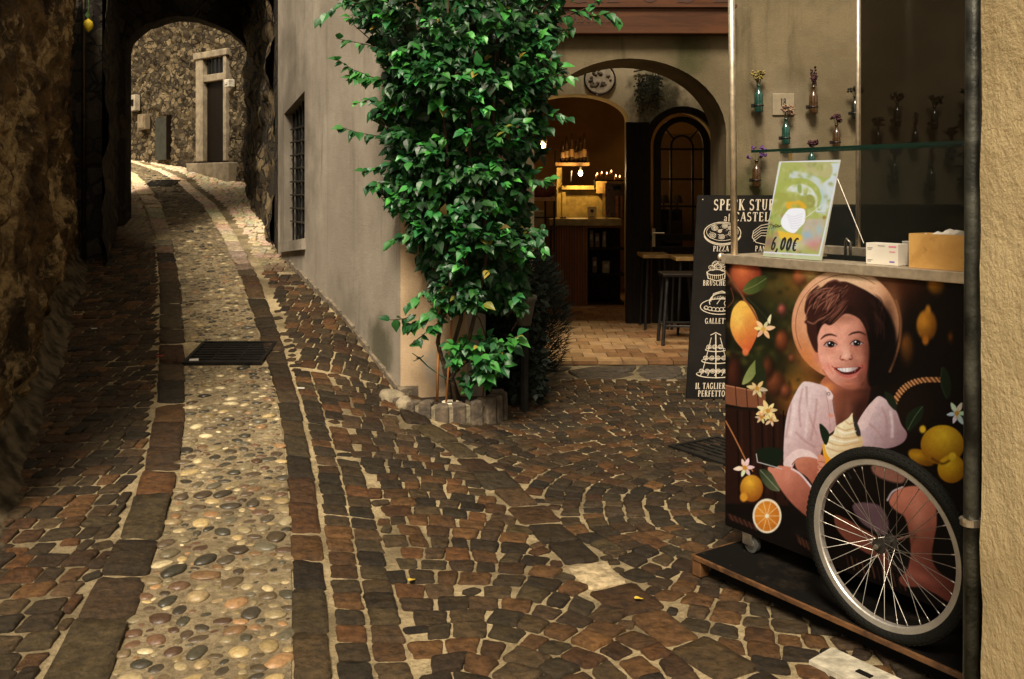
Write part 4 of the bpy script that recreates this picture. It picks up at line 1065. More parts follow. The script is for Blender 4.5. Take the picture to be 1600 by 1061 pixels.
for z in (.22,): m.tube([(q.x-.155, 9.01, z), (q.x+.155, 9.01, z), (q.x+.155, 9.28, z), (q.x-.155, 9.28, z), (q.x-.155, 9.01, z)], .010, 6)
m.build('footrest', M_['black_metal'], st_)
dr_ = empty('lamp_dresser', P(1050, 400, 13.8), 'dark dresser seen through the glazed arched door', 'dresser')
m = MB(); pbox(m, 1040, 1066, 328, 470, 13.6, .4); m.build('body', M_['dark_wood'], dr_)
m = MB(); pbox(m, 1042, 1064, 345, 380, 13.58, .03); m.build('drawer', simple('dresser_drawer', (.03, .018, .010), .5), dr_)
for i, px in enumerate((1037, 1058)):
    q = P(px, 328, 13.7); t = empty('table_lamp', q, ['small unlit table lamp left of the dresser top', 'small unlit table lamp with dark shade on the dresser'][i], 'lamp')
    m = MB(); m.lathe([(.05, 0), (.05, .015), (.012, .02), (.012, .11)], q, 12); m.build('lamp_base', M_['black_metal'], t)
    m = MB(); m.lathe([(.085, .10), (.05, .21)], q, 14); m.build('lamp_shade', simple('dark_shade', (.03, .02, .012), .8), t)
if True:
    sd_t = empty('side_shelf', P(1036, 400, 13.9), 'dark side shelf carrying the left small lamp', 'shelf')
    m = MB(); pbox(m, 1030, 1040, 328, 470, 13.62, .3); m.build('body', M_['dark_wood'], sd_t)
    m = MB(); pbox(m, 1031, 1039, 350, 400, 13.61, .02); m.build('panel', M_['black'], sd_t)
lamp_point((1.9, 12.6, 2.7), 2.2, .1, (1, .55, .22)).name = 'ceiling_bulb_light'
cl = empty('ceiling_globe', (1.95, 12.6, 2.78), 'small globe lamp lighting the warm vaulted room inside', 'lamp')
m = MB(); m.lathe([(.01, -.08), (.06, -.05), (.08, 0), (.06, .05), (.01, .08)], (1.95, 12.75, 2.75), 14); m.build('globe', bulb_m2, cl, smooth=True)
m = MB(); m.tube([(1.95, 12.75, 2.82), (1.95, 12.75, 3.1)], .01, 6); m.build('stem', M_['black_metal'], cl)
# hanging creeper on the porch rear wall
cr = MB()
for i in range(44):
    q = P(rnd.uniform(996, 1030), rnd.uniform(112, 130), YR-.05); ln = rnd.uniform(.1, .4)*(1-abs(q.x-1.5)/.6)
    cr.tube([q, q+Vector((rnd.uniform(-.03, .03), -.03, -ln*.5)), q+Vector((rnd.uniform(-.05, .05), -.02, -ln))], .004, 3, caps=False)
    for k in range(7):
        p = q+Vector((rnd.uniform(-.04, .04), -.03, -ln*rnd.random())); a_ = rnd.uniform(0, 6.28); d = Vector((math.cos(a_), rnd.uniform(-.4, .1), math.sin(a_)-.5)).normalized()*.035; e_ = d.cross(Vector((0, 1, 0)))*.35
        cr.add([p, p+d*.5+e_, p+d, p+d*.5-e_], [(0, 1, 2, 3)])
hc = empty('hanging_creeper', P(1010, 110, YR-.05), 'thin dark creeper hanging on the porch wall above the two arches', 'plant')
cr.build('foliage', simple('creeper_green', (.018, .02, .007), .7, var=.5), hc)
m = MB(); m.tube([P(990, 112, YR-.03), P(1010, 108, YR-.04), P(1036, 116, YR-.03)], .008, 6); m.build('stem', M_['cork'], hc)
# ------------------------------------------------------------------ climbing plant, planter
PC = gp(697, 640)
pln = empty('stone_planter', (PC.x, PC.y, 0), 'low curved planter ring of rough stone blocks at the foot of the corner pillar', 'planter')
print('planter', PC)
pcx, pcy, prad = -.42, 6.17, .385
blk = NT('planter_block'); c = blk.mix(blk.ramp(blk.noise(18, 6), .3, .7), (.045, .034, .024), (.115, .085, .055)); blk.base(c); blk.set(rough=.9); blk.bump(blk.noise(40, 6), .9, .01)
morm = simple('pale_mortar', (.17, .14, .09), .95, var=.4, scale=25, bump=.8)
m = MB(); N_ = 11
for i in range(N_+1):
    a0 = R(178)+R(200)*i/(N_+1)+.035; a1 = R(178)+R(200)*(i+1)/(N_+1)-.035
    g0 = min(hgt(pcx+prad*math.cos(a0), pcy+prad*math.sin(a0)), .25)
    zt = .205+rnd.uniform(-.008, .012)
    ri, ro = prad-.10, prad+rnd.uniform(0, .02)
    f = lambda r_, a_, z: (pcx+r_*math.cos(a_), pcy+r_*math.sin(a_), z)
    m = MB(); m.hexa([f(ro, a0, -.05), f(ro, a1, -.05), f(ri, a1, -.05), f(ri, a0, -.05)], [f(ro-.01, a0, zt), f(ro-.01, a1, zt), f(ri, a1, zt), f(ri, a0, zt)])
    m.build('block', blk.m, pln, bevel=.012, fix=True)
m = MB()
for i in range(40):
    a0 = R(178)+R(200)*i/40; a1 = R(178)+R(200)*(i+1)/40
    m.hexa([f(prad-.012, a0, -.05), f(prad-.012, a1, -.05), f(prad-.09, a1, -.05), f(prad-.09, a0, -.05)], [f(prad-.016, a0, .188), f(prad-.016, a1, .188), f(prad-.09, a1, .188), f(prad-.09, a0, .188)])
m.build('mortar_joint', morm, pln, fix=True)
m = MB(); pts = [f(prad-.08, R(178)+R(200)*i/20, .155+.015*noise.noise((i, 0, 0))) for i in range(21)]
m.add(pts+[(pcx, pcy+.0, .175)], [(i, i+1, 21) for i in range(20)])
m.build('soil', M_['cork'], pln, smooth=True)
stn = empty('pale_stone', gp(615, 618), 'rough pale stone wedged at the corner beside the planter', 'stone')
m = MB()
q = gp(618, 625)
m = bump_grid(lambda u, v: Vector((q.x-.02+.09*math.sin(v)*math.cos(u), q.y+.08*math.sin(v)*math.sin(u), q.z-.02+.10*math.cos(v))), np.linspace(0, 2*math.pi, 26), np.linspace(0, math.pi*.62, 14), lambda p: Vector((noise.noise(p*14)*.03, 0, noise.noise(p*11+Vector((5, 0, 0)))*.03)))
m.build('boulder', simple('pale_rough_stone', (.19, .155, .10), .9, var=.4, scale=14, bump=.9), stn, smooth=True)
m = MB(); m.lathe([(.06, 0), (.055, .05), (.02, .085)], gp(640, 640)+Vector((-.03, 0, 0)), 9); m.build('small_stone', simple('pale_rough_stone2', (.22, .18, .115), .9, var=.4, bump=.8), stn, smooth=True)
dsh = empty('white_saucer', P(704, 632, 5.95), 'small whitish saucer lying on the planter soil beside the stakes', 'saucer')
q = P(704, 631, 5.95)
m = MB(); m.lathe([(.035, -.012), (.05, 0), (.055, .014), (.048, .016), (.04, .004)], q, 20); m.build('bowl', simple('chalky_white', (.55, .48, .36), .6), dsh, smooth=True)
m = MB(); m.lathe([(.002, .003), (.038, .005)], q, 16); m.build('dirt', M_['cork'], dsh)
vine = empty('climbing_plant', (pcx, 5.98, .17), 'tall leafy green climbing plant with heart shaped leaves on stakes against the corner pillar', 'plant')
stm = simple('vine_bark', (.045, .028, .014), .9, var=.5, scale=30, bump=.8)
YV = 5.98
def pv(px, py, Y=YV): return P(px, py, Y)
stk = wood('cane_stake', (.34, .13, .035), (.46, .20, .06), 'z', .5)
for (a_, b_, r_) in (((683, 628), (686, 480), .0085), ((697, 630), (706, 500), .0065), ((755, 622), (757, 560), .006)):
    m = MB(); m.tube([pv(*a_, 5.93), pv(*b_, 5.93)], r_, 8); m.build('stake', stk, vine, smooth=True)
stems = [[(712, 634), (708, 600), (690, 560), (684, 535), (690, 500), (705, 470), (700, 400), (690, 330), (700, 250), (690, 150), (700, 20), (700, -60)],
         [(720, 634), (706, 590), (716, 570), (730, 540), (745, 480), (760, 400), (755, 300), (770, 200), (775, 80), (790, -60)],
         [(706, 634), (700, 600), (694, 575), (708, 540), (720, 500), (730, 420), (720, 340), (735, 250), (730, 100), (740, -60)]]
stemP = []
for i, s1 in enumerate(stems):
    pts = [pv(x, y, 6.0-.12*min(1, j/4)+.02*i) for j, (x, y) in enumerate(s1)]; stemP.append(pts)
    m = MB(); m.tube(pts, [.016*(1-.05*j) for j in range(len(pts))], 8); m.build('stem', stm, vine, smooth=True)
m = MB(); m.tube([pv(654, 558, 5.9), pv(668, 572, 5.92), pv(690, 588, 5.93), pv(706, 594, 5.95)], [.006, .004, .004, .004], 6)
for i in range(5): m.tube([pv(656, 560, 5.9), pv(656, 560, 5.9)+Vector((rnd.uniform(-.05, .04), rnd.uniform(-.03, .03), rnd.uniform(-.02, .05)))], .003, 5)
m.build('plant_tie', simple('green_tie', (.02, .05, .03), .5), vine)
LBv = [(-60, 545), (0, 530), (50, 555), (100, 575), (150, 590), (200, 575), (250, 588), (300, 592), (350, 622), (400, 632), (440, 655), (470, 672), (505, 700)]
RBv = [(-60, 890), (0, 892), (50, 885), (100, 880), (150, 872), (200, 868), (250, 842), (300, 842), (350, 838), (400, 835), (450, 840), (480, 820), (505, 780)]
leafb = MB(); woodb = MB()
def leaf(m, p, d, up, L, cup=.25, c=None):
    "pointed heart-shaped leaf: base p, axis d, surface normal up"
    d = d.normalized(); s_ = d.cross(up)
    if s_.length < 1e-4: s_ = d.orthogonal()
    s_.normalize(); n_ = s_.cross(d).normalized(); W = L*.36
    pr = ((0, .0), (.10, .55), (.30, 1.0), (.52, .86), (.75, .42), (1.0, .0))
    vs = [p]; 
    ctr = [p+d*L*t+n_*(-.22*L*t*t) for t in (0, .10, .30, .52, .75, 1.0)]
    vs = list(ctr)
    for sg in (-1, 1):
        for i in range(1, 5):
            vs.append(ctr[i]+s_*sg*W*pr[i][1]-d*L*(.05 if i == 1 else 0)+n_*W*cup*pr[i][1])
    fs = []
    for k, o in ((0, 6), (1, 10)):
        a_ = [(0, 1, o), (1, 2, o+1, o), (2, 3, o+2, o+1), (3, 4, o+3, o+2), (4, 5, o+3)]
        fs += [q[::-1] if k else q for q in a_]
    m.cur = c; m.add(vs, fs)
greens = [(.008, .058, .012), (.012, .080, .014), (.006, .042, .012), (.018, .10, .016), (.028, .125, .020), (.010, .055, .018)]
TB = [1.0]
def tuft(c, out, n, L, bright=1.0):
    out = out.normalized()
    for i in range(n):
        a_ = 2*math.pi*i/n*1.618+rnd.uniform(-.4, .4); sp = rnd.uniform(.25, 1.0)
        u = out.orthogonal().normalized(); v = out.cross(u)
        d = (out*(1.0-.55*sp)+(u*math.cos(a_)+v*math.sin(a_))*sp+Vector((0, 0, -.38*sp-.12))).normalized()
        base = c-out*rnd.uniform(0, L*1.3)+d*L*.15
        g = rnd.choice(greens); b_ = rnd.uniform(.7, 1.25)*bright*TB[0]
        cc = tuple(x*b_ for x in g)
        if rnd.random() < .012: cc = rnd.choice(((.30, .22, .03), (.12, .07, .02), (.20, .20, .03)))
        leaf(leafb, base, d, Vector((0, -.55, 1))+out*.4, L*rnd.uniform(.45, 1.22), rnd.uniform(.05, .5), cc)
def inside(px, py): return interp(py, LBv) < px < interp(py, RBv)
# outer tufts on the visible shell + body
k = 0
for att in range(4000):
    py = rnd.uniform(-60, 485); px = rnd.uniform(520, 900)
    if not inside(px, py): continue
    lb, rb = interp(py, LBv), interp(py, RBv); u = (px-(lb+rb)/2)/((rb-lb)/2)
    if noise.noise((px*.016, py*.020, 3.3)) < -.05 and rnd.random() < .9: continue
    dep = .50*math.sqrt(max(0, 1-u*u)); Y = 6.0-dep*rnd.uniform(.6, 1.3)+.12
    c = pv(px, py, Y); out = Vector((u*.9+rnd.uniform(-.4, .4), -.8, rnd.uniform(-.15, .5)))
    TB[0] = rnd.choice((.4, .6, .8, 1.2, 2.2, 3.4)); tuft(c, out, rnd.randint(5, 9), rnd.uniform(.054, .080)); k += 1
    if rnd.random() < .25:
        st0 = rnd.choice(stemP)[rnd.randint(4, 9)]; 
        woodb.tube([c, c*.5+Vector((c.x, 6.02, c.z-.08))*.5, Vector((c.x*.8-.06, 6.05, c.z-.16))], [.002, .003, .005], 4, caps=False)
    if k > 720: break
print('tufts', k, 'leaves', len(leafb.v)//14)
# dense inner leaves: older, darker greens that also paint in the crown's inner shade
for i in range(3800):
    py = rnd.uniform(-60, 478); lb, rb = interp(py, LBv)+22, interp(py, RBv)-16; px = rnd.uniform(lb, rb)
    u = (px-(lb+rb)/2)/((rb-lb)/2); Y = 6.14-.22*math.sqrt(max(0, 1-u*u))*rnd.random()
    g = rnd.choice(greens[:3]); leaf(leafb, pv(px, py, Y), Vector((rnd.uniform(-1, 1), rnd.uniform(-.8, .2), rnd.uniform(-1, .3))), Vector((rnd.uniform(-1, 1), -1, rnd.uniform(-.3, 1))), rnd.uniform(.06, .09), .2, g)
TB[0] = 2.0
# side sprays reaching out over the wall
def spray(pts, Y0, L=.07, dens=1.0, Y1=None):
    P3 = [pv(x, y, Y0+(0 if Y1 is None else (Y1-Y0)*i/(len(pts)-1))) for i, (x, y) in enumerate(pts)]
    woodb.tube(P3, [.0045-.003*i/(len(P3)-1) for i in range(len(P3))], 5, caps=False)
    for a_, b_ in zip(P3[:-1], P3[1:]):
        n = max(1, int((b_-a_).length/.026*dens))
        for i in range(n):
            p = a_+(b_-a_)*(i+rnd.random())/n; ax_ = (b_-a_).normalized(); sd = rnd.choice((-1, 1))
            d = ax_*.45+Vector((0, -.25, .2*sd))+Vector((rnd.uniform(-.5, .5), rnd.uniform(-.5, .2), rnd.uniform(-1.0, .1)))
            g = rnd.choice(greens); b2 = rnd.uniform(.9, 2.4)
            leaf(leafb, p, d, Vector((rnd.uniform(-.3, .3), -.7, 1)), L*rnd.uniform(.5, 1.1), .25, tuple(x*b2 for x in g))
for s1, de in (([(570, 10), (545, 0), (520, 14), (497, 32)], 1.6), ([(600, 40), (570, 20), (545, 0), (530, -10)], 1.4), ([(600, 80), (575, 70), (550, 65), (525, 60)], 1.0), ([(600, 130), (575, 118), (550, 108), (526, 92)], 1.9), ([(605, 125), (580, 120), (545, 122)], 1.6),
               ([(600, 160), (580, 155), (556, 162)], 1.5), ([(612, 215), (585, 212), (555, 206), (526, 196)], 1.1), ([(610, 255), (590, 262), (566, 268)], 2.0), ([(612, 285), (590, 288), (570, 292)], 1.6), ([(640, 365), (620, 372), (604, 382)], 1.8),
               ([(650, 492), (632, 498), (612, 500), (598, 497)], .8), ([(668, 450), (648, 468), (636, 478)], 2.0), ([(680, 480), (660, 500), (634, 508)], 1.8),
               ([(850, 180), (870, 178), (888, 184)], 1.8), ([(860, 60), (880, 50), (895, 40)], 1.8), ([(850, 120), (880, 118), (896, 122)], 1.4), ([(820, 280), (845, 282), (862, 278)], 1.6), ([(850, 350), (845, 372), (850, 398)], 1.6), ([(640, 540), (690, 500), (670, 470)], 1.2),
               ([(870, 30), (900, 20), (925, 8), (938, -10)], 1.0), ([(890, 16), (925, 26), (955, 20), (968, 34)], 1.4)):
    spray(s1, 5.85, .075, de)
# low bushy shoots over the planter
for cx_, cy_, rx, ry, n in ((745, 545, 52, 24, 26), (770, 575, 30, 20, 12), (715, 540, 22, 20, 9), (745, 590, 25, 14, 7), (800, 530, 14, 14, 4)):
    for i in range(n):
        a_ = rnd.uniform(0, 6.28); r_ = math.sqrt(rnd.random())
        c = pv(cx_+rx*r_*math.cos(a_), cy_+ry*r_*math.sin(a_), rnd.uniform(5.72, 5.95)); tuft(c, Vector((math.cos(a_)*.4, -.8, .3)), rnd.randint(4, 7), rnd.uniform(.055, .085))
for s1 in ([(755, 620), (757, 590), (760, 560)], [(700, 595), (720, 575), (735, 560)], [(735, 480), (750, 500), (760, 530)]): woodb.tube([pv(x, y, 5.9) for x, y in s1], .005, 5)
lm_ = NT('vine_leaf'); at = lm_.n('ShaderNodeAttribute'); at.attribute_name = 'Col'
lc = lm_.mix(lm_.ramp(lm_.noise(60, 3), .3, .7), at.outputs['Color'], (.02, .07, .02)); lc = lm_.mix(.75, lc, at.outputs['Color'])
lm_.base(lc); lm_.set(rough=.42, spec=.45)
tr = lm_.n('ShaderNodeBsdfTranslucent'); lm_.L(lc, tr.inputs[0]); mx = lm_.n('ShaderNodeMixShader'); mx.inputs[0].default_value = .22
out_ = [n for n in lm_.t.nodes if n.type == 'OUTPUT_MATERIAL'][0]; lm_.L(lm_.b.outputs[0], mx.inputs[1]); lm_.L(tr.outputs[0], mx.inputs[2]); lm_.L(mx.outputs[0], out_.inputs[0])
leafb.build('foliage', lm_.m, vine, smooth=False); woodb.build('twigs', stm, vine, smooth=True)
# dark bush to the right of the pillar, in a pot
ev = empty('dark_evergreen_bush', (.05, 7.6, 0), 'very dark feathery evergreen bush beside the arch, right of the climbing plant', 'bush')
m = MB(); c0 = P(850, 500, 7.5)
for i in range(6500):
    a_ = rnd.uniform(0, 6.28); z = rnd.uniform(.05, 1.0); rr_ = .36*math.sin(math.pi*min(1, (z+.2)/1.3))**.6*math.sqrt(rnd.random())
    p = Vector((.17+rr_*math.cos(a_)-.08, 7.62+rr_*math.sin(a_)*.9, z)); d = Vector((math.cos(a_)*.8, math.sin(a_)*.8, rnd.uniform(.0, 1.0))).normalized()*rnd.uniform(.05, .10); e_ = d.cross(Vector((rnd.uniform(-1, 1), rnd.uniform(-1, 1), 0)))
    if e_.length > 0: e_ = e_.normalized()*.004
    m.add([p-e_, p+e_, p+d], [(0, 1, 2)])
m.build('foliage', simple('evergreen_needles', (.004, .009, .004), .9, var=.5), ev)
m = MB(); m.tube([(.09, 7.62, .02), (.09, 7.62, .8)], .02, 8); m.build('stem', stm, ev)
bk2 = empty('dark_shrub', (-.15, 7.3, 0), 'black green shrub in the shade behind the climbing plant', 'bush')
m = MB()
for i in range(5200):
    px = rnd.uniform(722, 850); py = rnd.uniform(430, 625); Y = rnd.uniform(6.5, 7.3)
    p = P(px, py, Y)
    if p.z < .03 or p.x < -.26: continue
    d = Vector((rnd.uniform(-1, 1), rnd.uniform(-1, .2), rnd.uniform(-.7, .8))).normalized()*.06; e_ = d.cross(Vector((rnd.uniform(-1, 1), rnd.uniform(-1, 1), .3))).normalized()*.016
    m.add([p, p+d*.5+e_, p+d, p+d*.5-e_], [(0, 1, 2, 3)])
m.build('foliage', simple('shrub_leaf', (.006, .013, .007), .7, var=.5), bk2)
m = MB(); m.tube([(-.15, 7.0, 0), (-.1, 6.95, .5)], .02, 7); m.build('stem', stm, bk2)
pot = empty('pale_pot', P(820, 500, 7.0), 'greyish pot half hidden by the dark shrub right of the pillar', 'pot')
q = P(819, 508, 6.45)
m = MB(); m.lathe([(.045, 0), (.075, .16), (.085, .17), (.085, .20), (.07, .2)], q, 18); m.build('pot_body', simple('grey_pot', (.12, .11, .09), .7, var=.4), pot, smooth=True)
m = MB(); m.lathe([(.03, -.6), (.03, 0)], q, 8); m.build('stand', M_['black_metal'], pot)
# ------------------------------------------------------------------ menu board
YM = 6.95
A0, A1, B0, B1 = P(1090, 305, YM+.10), P(1290, 312, YM+.10), P(1072, 621, YM-.10), P(1272, 640, YM-.10)
A1.z = A0.z+.0; B0.z = .01; B1.z = .01
mbd = empty('menu_board', (B0+B1)/2, 'tall black menu board with white food drawings leaning behind the cart', 'menu board')
uu = (B1-B0); wB = uu.length; uu.normalize(); vv = (A0-B0); hB = vv.length; vv.normalize(); nn = uu.cross(vv).normalized()
if nn.y > 0: nn = -nn
m = MB(); m.hexa([B0, B1, B1-nn*.02, B0-nn*.02], [A0, A1, A1-nn*.02, A0-nn*.02])
bb = NT('blackboard_print'); c = bb.mix(bb.ramp(bb.noise(4, 6), .4, .7), (.006, .005, .004), (.011, .009, .007)); c = bb.mix(bb.ramp(bb.noise(60, 3, rough=.9), .68, .74), c, (.09, .08, .065)); bb.base(c); bb.set(rough=.65, spec=.12)
m.build('board', bb.m, mbd)
m = MB(); m.hexa([B0+nn*-.02+uu*.1+Vector((0, .5, 0)), B0+nn*-.02+uu*.14+Vector((0, .5, 0)), B0+nn*-.045+uu*.14+Vector((0, .5, 0)), B0-nn*.045+uu*.1+Vector((0, .5, 0))], [A0-nn*.02+uu*.1, A0-nn*.02+uu*.14, A0-nn*.045+uu*.14, A0-nn*.045+uu*.1])
m.build('rear_strut', M_['dark_wood'], mbd)
ink = simple('chalk_white_print', (.50, .43, .33), .8, var=.12, scale=60)
fo = planef(B0, uu, vv, nn, 1.5e-5, .0012)
sk_ = (A0-B0).dot(uu)
def bx_(px, py):   # pixel -> board coords
    y = (HY+EYE/YM*FPX*1.0)
    t = (621-py)/(621-305.); yb = t*hB; xb = (px-(1072+18*t))/FPX*YM*1.0
    return xb, yb
def fb(x, y): return fo(x, y)
m = MB(); sc_p = YM/FPX
def T_(s, px, py, hpx, **k):
    x, y = bx_(px, py); text(m, s, x, y, hpx*sc_p, fb, center=False, **k)
def line_():
    global m
    m.build('lettering', ink, mbd); m = MB()
T_('SPECK STUBE', 1115, 329, 17.5, sx=.80); line_(); T_('al', 1131, 346.5, 12, sx=.95); T_('CASTELLO', 1147, 346.5, 14.5, sx=.92); line_()
T_('PIZZA', 1114, 394, 8.6, sx=.88); line_(); T_('PANINI', 1180, 394, 8.6, sx=.88); line_()
T_('BRUSCHETTE', 1098, 447.5, 8.4, sx=.82); line_(); T_('GALLETTO', 1101, 506.5, 8.6, sx=.82); line_()
T_('IL TAGLIERE', 1086, 606, 9.3, sx=.78); T_('PERFETTO', 1090, 617.5, 9.3, sx=.78)
m.build('lettering', ink, mbd)
m = MB()
def curve(pts, w_=1.1):
    flat_stroke(m, [bx_(*p) for p in pts], w_*sc_p*.72, fb)
def el(cx, cy, rx, ry, a0=0, a1=360, w_=1.1, n=26, rot=0):
    c_, s_ = math.cos(R(rot)), math.sin(R(rot))
    curve([(cx+rx*math.cos(R(t))*c_-ry*math.sin(R(t))*s_, cy+rx*math.cos(R(t))*s_+ry*math.sin(R(t))*c_) for t in np.linspace(a0, a1, n)], w_)
el(1129, 365, 29, 17, w_=1.8, n=40); el(1129, 363.5, 25, 13.5, w_=1, n=36); el(1129, 367, 29, 17, 10, 170, 2)
for (x, y, r_) in ((1117, 357, 5), (1133, 354, 4.5), (1113, 369, 5.5), (1128, 371, 4.5), (1144, 366, 5.5), (1142, 357, 4), (1125, 362, 3)):
    el(x, y, r_, r_*.8, w_=1, n=16); el(x, y, r_*.6, r_*.45, w_=1.2, n=12); el(x, y, r_*.2, r_*.2, w_=1.0, n=6)
for i in range(30):
    a_ = rnd.uniform(0, 6.28); r_ = rnd.uniform(.3, .9); x, y = 1129+24*r_*math.cos(a_), 364+12*r_*math.sin(a_); curve([(x, y), (x+rnd.uniform(-3, 3), y+rnd.uniform(-1.5, 1.5))], .8)
# sandwich
for k in range(5): curve([(1178, 362+k*4), (1190, 353+k*4), (1205, 350+k*5), (1218, 356+k*5), (1224, 364+k*4)], 1.3)
curve([(1178, 362), (1176, 372), (1182, 380), (1200, 384), (1220, 384), (1226, 376), (1224, 364)], 1.5)
# bruschetta
el(1119, 427, 14, 4.5, 0, 360, 1.5); curve([(1104, 426), (1106, 436), (1119, 440), (1132, 437), (1134, 426)], 1.6)
for k in range(9): curve([(1106+k*3.3, 430), (1107+k*3.1, 437)], .9)
for (x, y, a_, b_) in ((1112, 420, 5, 3.5), (1122, 418, 6, 4), (1130, 421, 5, 4), (1117, 413, 5, 3), (1127, 412, 5, 3.5)): el(x, y, a_, b_, w_=1.3, n=14, rot=rnd.uniform(-40, 40)); el(x, y, a_*.5, b_*.5, w_=.9, n=10)
# roast chicken
el(1124, 480, 30, 12, 0, 360, 1.7, 36); el(1124, 478, 26, 9.5, 20, 160, 1.1); el(1126, 471, 18, 12, 170, 380, 1.8, rot=-12)
curve([(1110, 472), (1115, 460), (1128, 456), (1142, 462), (1146, 472)], 1.8); curve([(1120, 476), (1127, 466), (1136, 468), (1138, 478)], 1.5); el(1137, 474, 6, 4.5, rot=-30, w_=1.4)
for k in range(8): el(1103+k*6, 482+2.5*math.sin(k*.5), 3.2, 2.8, w_=1.2, n=12)
for k in range(12): curve([(1113+k*2.5, 463+abs(k-5)*.6), (1114+k*2.5, 467+abs(k-5)*.6)], .9)
# tiered stand
curve([(1118, 522), (1118, 590)], 2.4); curve([(1111, 528), (1104, 555), (1097, 580)], 1.4); curve([(1125, 528), (1132, 555), (1140, 580)], 1.4); curve([(1110, 524), (1118, 520), (1126, 524)], 1.6)
for (cy, rx) in ((546, 16), (563, 22), (583, 30)):
    el(1118, cy, rx, rx*.2, 0, 180, 1.9); el(1118, cy, rx, rx*.16, 180, 360, 1.0)
    n = int(rx/4.5)
    for k in range(n): x = 1118-rx*.8+k*(1.7*rx/n); el(x+2, cy-4, 3.6, 3, w_=1.3, n=12, rot=rnd.uniform(-30, 30)); el(x+2, cy-4, 1.8, 1.4, w_=1.0, n=8)
for k in range(5): curve([(1094+k*11, 586), (1098+k*11, 578), (1103+k*11, 580)], 1.6)
m.build('food_drawings', ink, mbd)
m = MB(); x, y = bx_(1098, 312); m.lathe([(.001, 0), (.005, .001), (.004, .003)], fo(x, y), 8, Matrix.Rotation(R(90), 3, 'X')); m.build('pin', ink, mbd)
# ------------------------------------------------------------------ bottles on the plaster wall
gm = {'green': simple('green_bottle_glass', (.010, .052, .040), .12, spec=.9, var=.3, scale=20), 'brown': simple('brown_bottle', (.055, .026, .010), .14, spec=.9, var=.3, scale=20), 'dark': simple('dark_bottle', (.010, .012, .009), .12, spec=.9, var=.3)}
fl = {'yellow': [(.30, .24, .05), (.14, .11, .04), (.24, .19, .09)], 'pink': [(.22, .13, .08), (.30, .21, .14), (.12, .06, .05)], 'purple': [(.10, .045, .16), (.07, .03, .11), (.14, .07, .20)], 'maroon': [(.055, .022, .03), (.035, .018, .022), (.08, .035, .04)], 'dark': [(.02, .018, .012), (.03, .024, .015)]}
flm = attr_mat('dried_flower', .85, .1)
def hook(px, pytop, pybot, g, f_, style, label):
    "pytop/pybot = bottle mouth and foot in the photo"
    YB_ = YF-.07; q = P(px, pybot, YB_); H = (pybot-pytop)/FPX*YB_; r_ = H*.155
    t = empty('bottle_vase', q, label, 'bottle vase', 'bottle vases hung on the plaster wall')
    m = MB(); m.lathe([(r_*.8, 0), (r_, H*.04), (r_, H*.62), (r_*.85, H*.70), (r_*.42, H*.80), (r_*.40, H*.95), (r_*.52, H*.96), (r_*.52, H), (r_*.35, H)], q, 16); m.build('glass_bottle', gm[g], t, smooth=True)
    m = MB(); m.torus(q+Vector((0, 0, H*.25)), r_*1.04, .006, None, 18, 6); m.box(q+Vector((-r_*1.15, .015, H*.25)), (r_*.8, .03, H*.13)); m.box(q+Vector((0, .06, H*.25)), (.02, .03, H*.10)); m.build('iron_clip', M_['black_metal'], t)
    sp = MB(); fw = MB(); top = q+Vector((0, 0, H*.9))
    n = {'cluster': 16, 'spike': 7, 'spread': 9, 'tuft': 12}[style]
    for i in range(n):
        a_ = rnd.uniform(0, 6.28)
        if style == 'spike': hh, sp_ = rnd.uniform(.5, 1.15), .22
        elif style == 'spread': hh, sp_ = rnd.uniform(.25, .75), .9
        elif style == 'tuft': hh, sp_ = rnd.uniform(.3, .6), .5
        else: hh, sp_ = rnd.uniform(.35, .75), .45
        tip = top+Vector((math.cos(a_)*H*sp_*rnd.uniform(.3, 1)*.6, -abs(math.sin(a_))*.03, H*hh*.75))
        sp.tube([top-Vector((0, 0, H*.1)), top+(tip-top)*.55+Vector((0, 0, .012)), tip], .0022, 4, caps=False)
        for k in range(7 if style in ('spike', 'spread') else 5):
            c = top+(tip-top)*(1-.09*k if style == 'spike' else 1)+Vector((rnd.uniform(-1, 1), rnd.uniform(-1, 1), rnd.uniform(-1, 1)))*(.008 if style == 'spike' else .014)
            fw.cur = rnd.choice(fl[f_]); s_ = rnd.uniform(.007, .014)
            fw.add([c+Vector(v)*s_ for v in ((1, 0, 0), (-1, 0, 0), (0, 1, 0), (0, -1, 0), (0, 0, 1), (0, 0, -1))], [(0, 2, 4), (2, 1, 4), (1, 3, 4), (3, 0, 4), (2, 0, 5), (1, 2, 5), (3, 1, 5), (0, 3, 5)])
    sp.build('stems', simple('dry_stem', (.06, .05, .02), .8), t); fw.build('flowers', flm, t)
hook(1185.5, 132, 176, 'green', 'yellow', 'cluster', 'green bottle vase with yellowish dried flowers, the topmost at the left of the wall')
hook(1228, 185, 226, 'green', 'pink', 'cluster', 'green bottle vase with pinkish dried flowers below the house number')
hook(1182, 250, 292, 'brown', 'purple', 'spread', 'brown bottle vase with purple flowers low at the left, above the mossy patch')
hook(1271, 135, 178, 'brown', 'maroon', 'spike', 'brown bottle vase with a tall dark flower spike right of the house number')
hook(1307, 194, 232, 'brown', 'maroon', 'tuft', 'brown bottle vase with dark leafy sprig just left of the second cart post')
hook(1268, 232, 268, 'green', 'maroon', 'tuft', 'green bottle vase peeping over the glass shelf behind the price poster')
hook(1336, 150, 186, 'dark', 'dark', 'tuft', 'dark bottle vase mostly hidden behind the second cart post')
hook(1372, 200, 232, 'dark', 'dark', 'cluster', 'dark bottle vase right of the second post, touching the glass shelf line')
hook(1402, 160, 198, 'dark', 'dark', 'tuft', 'dark bottle vase with a bright glint, high in the shaded right part')
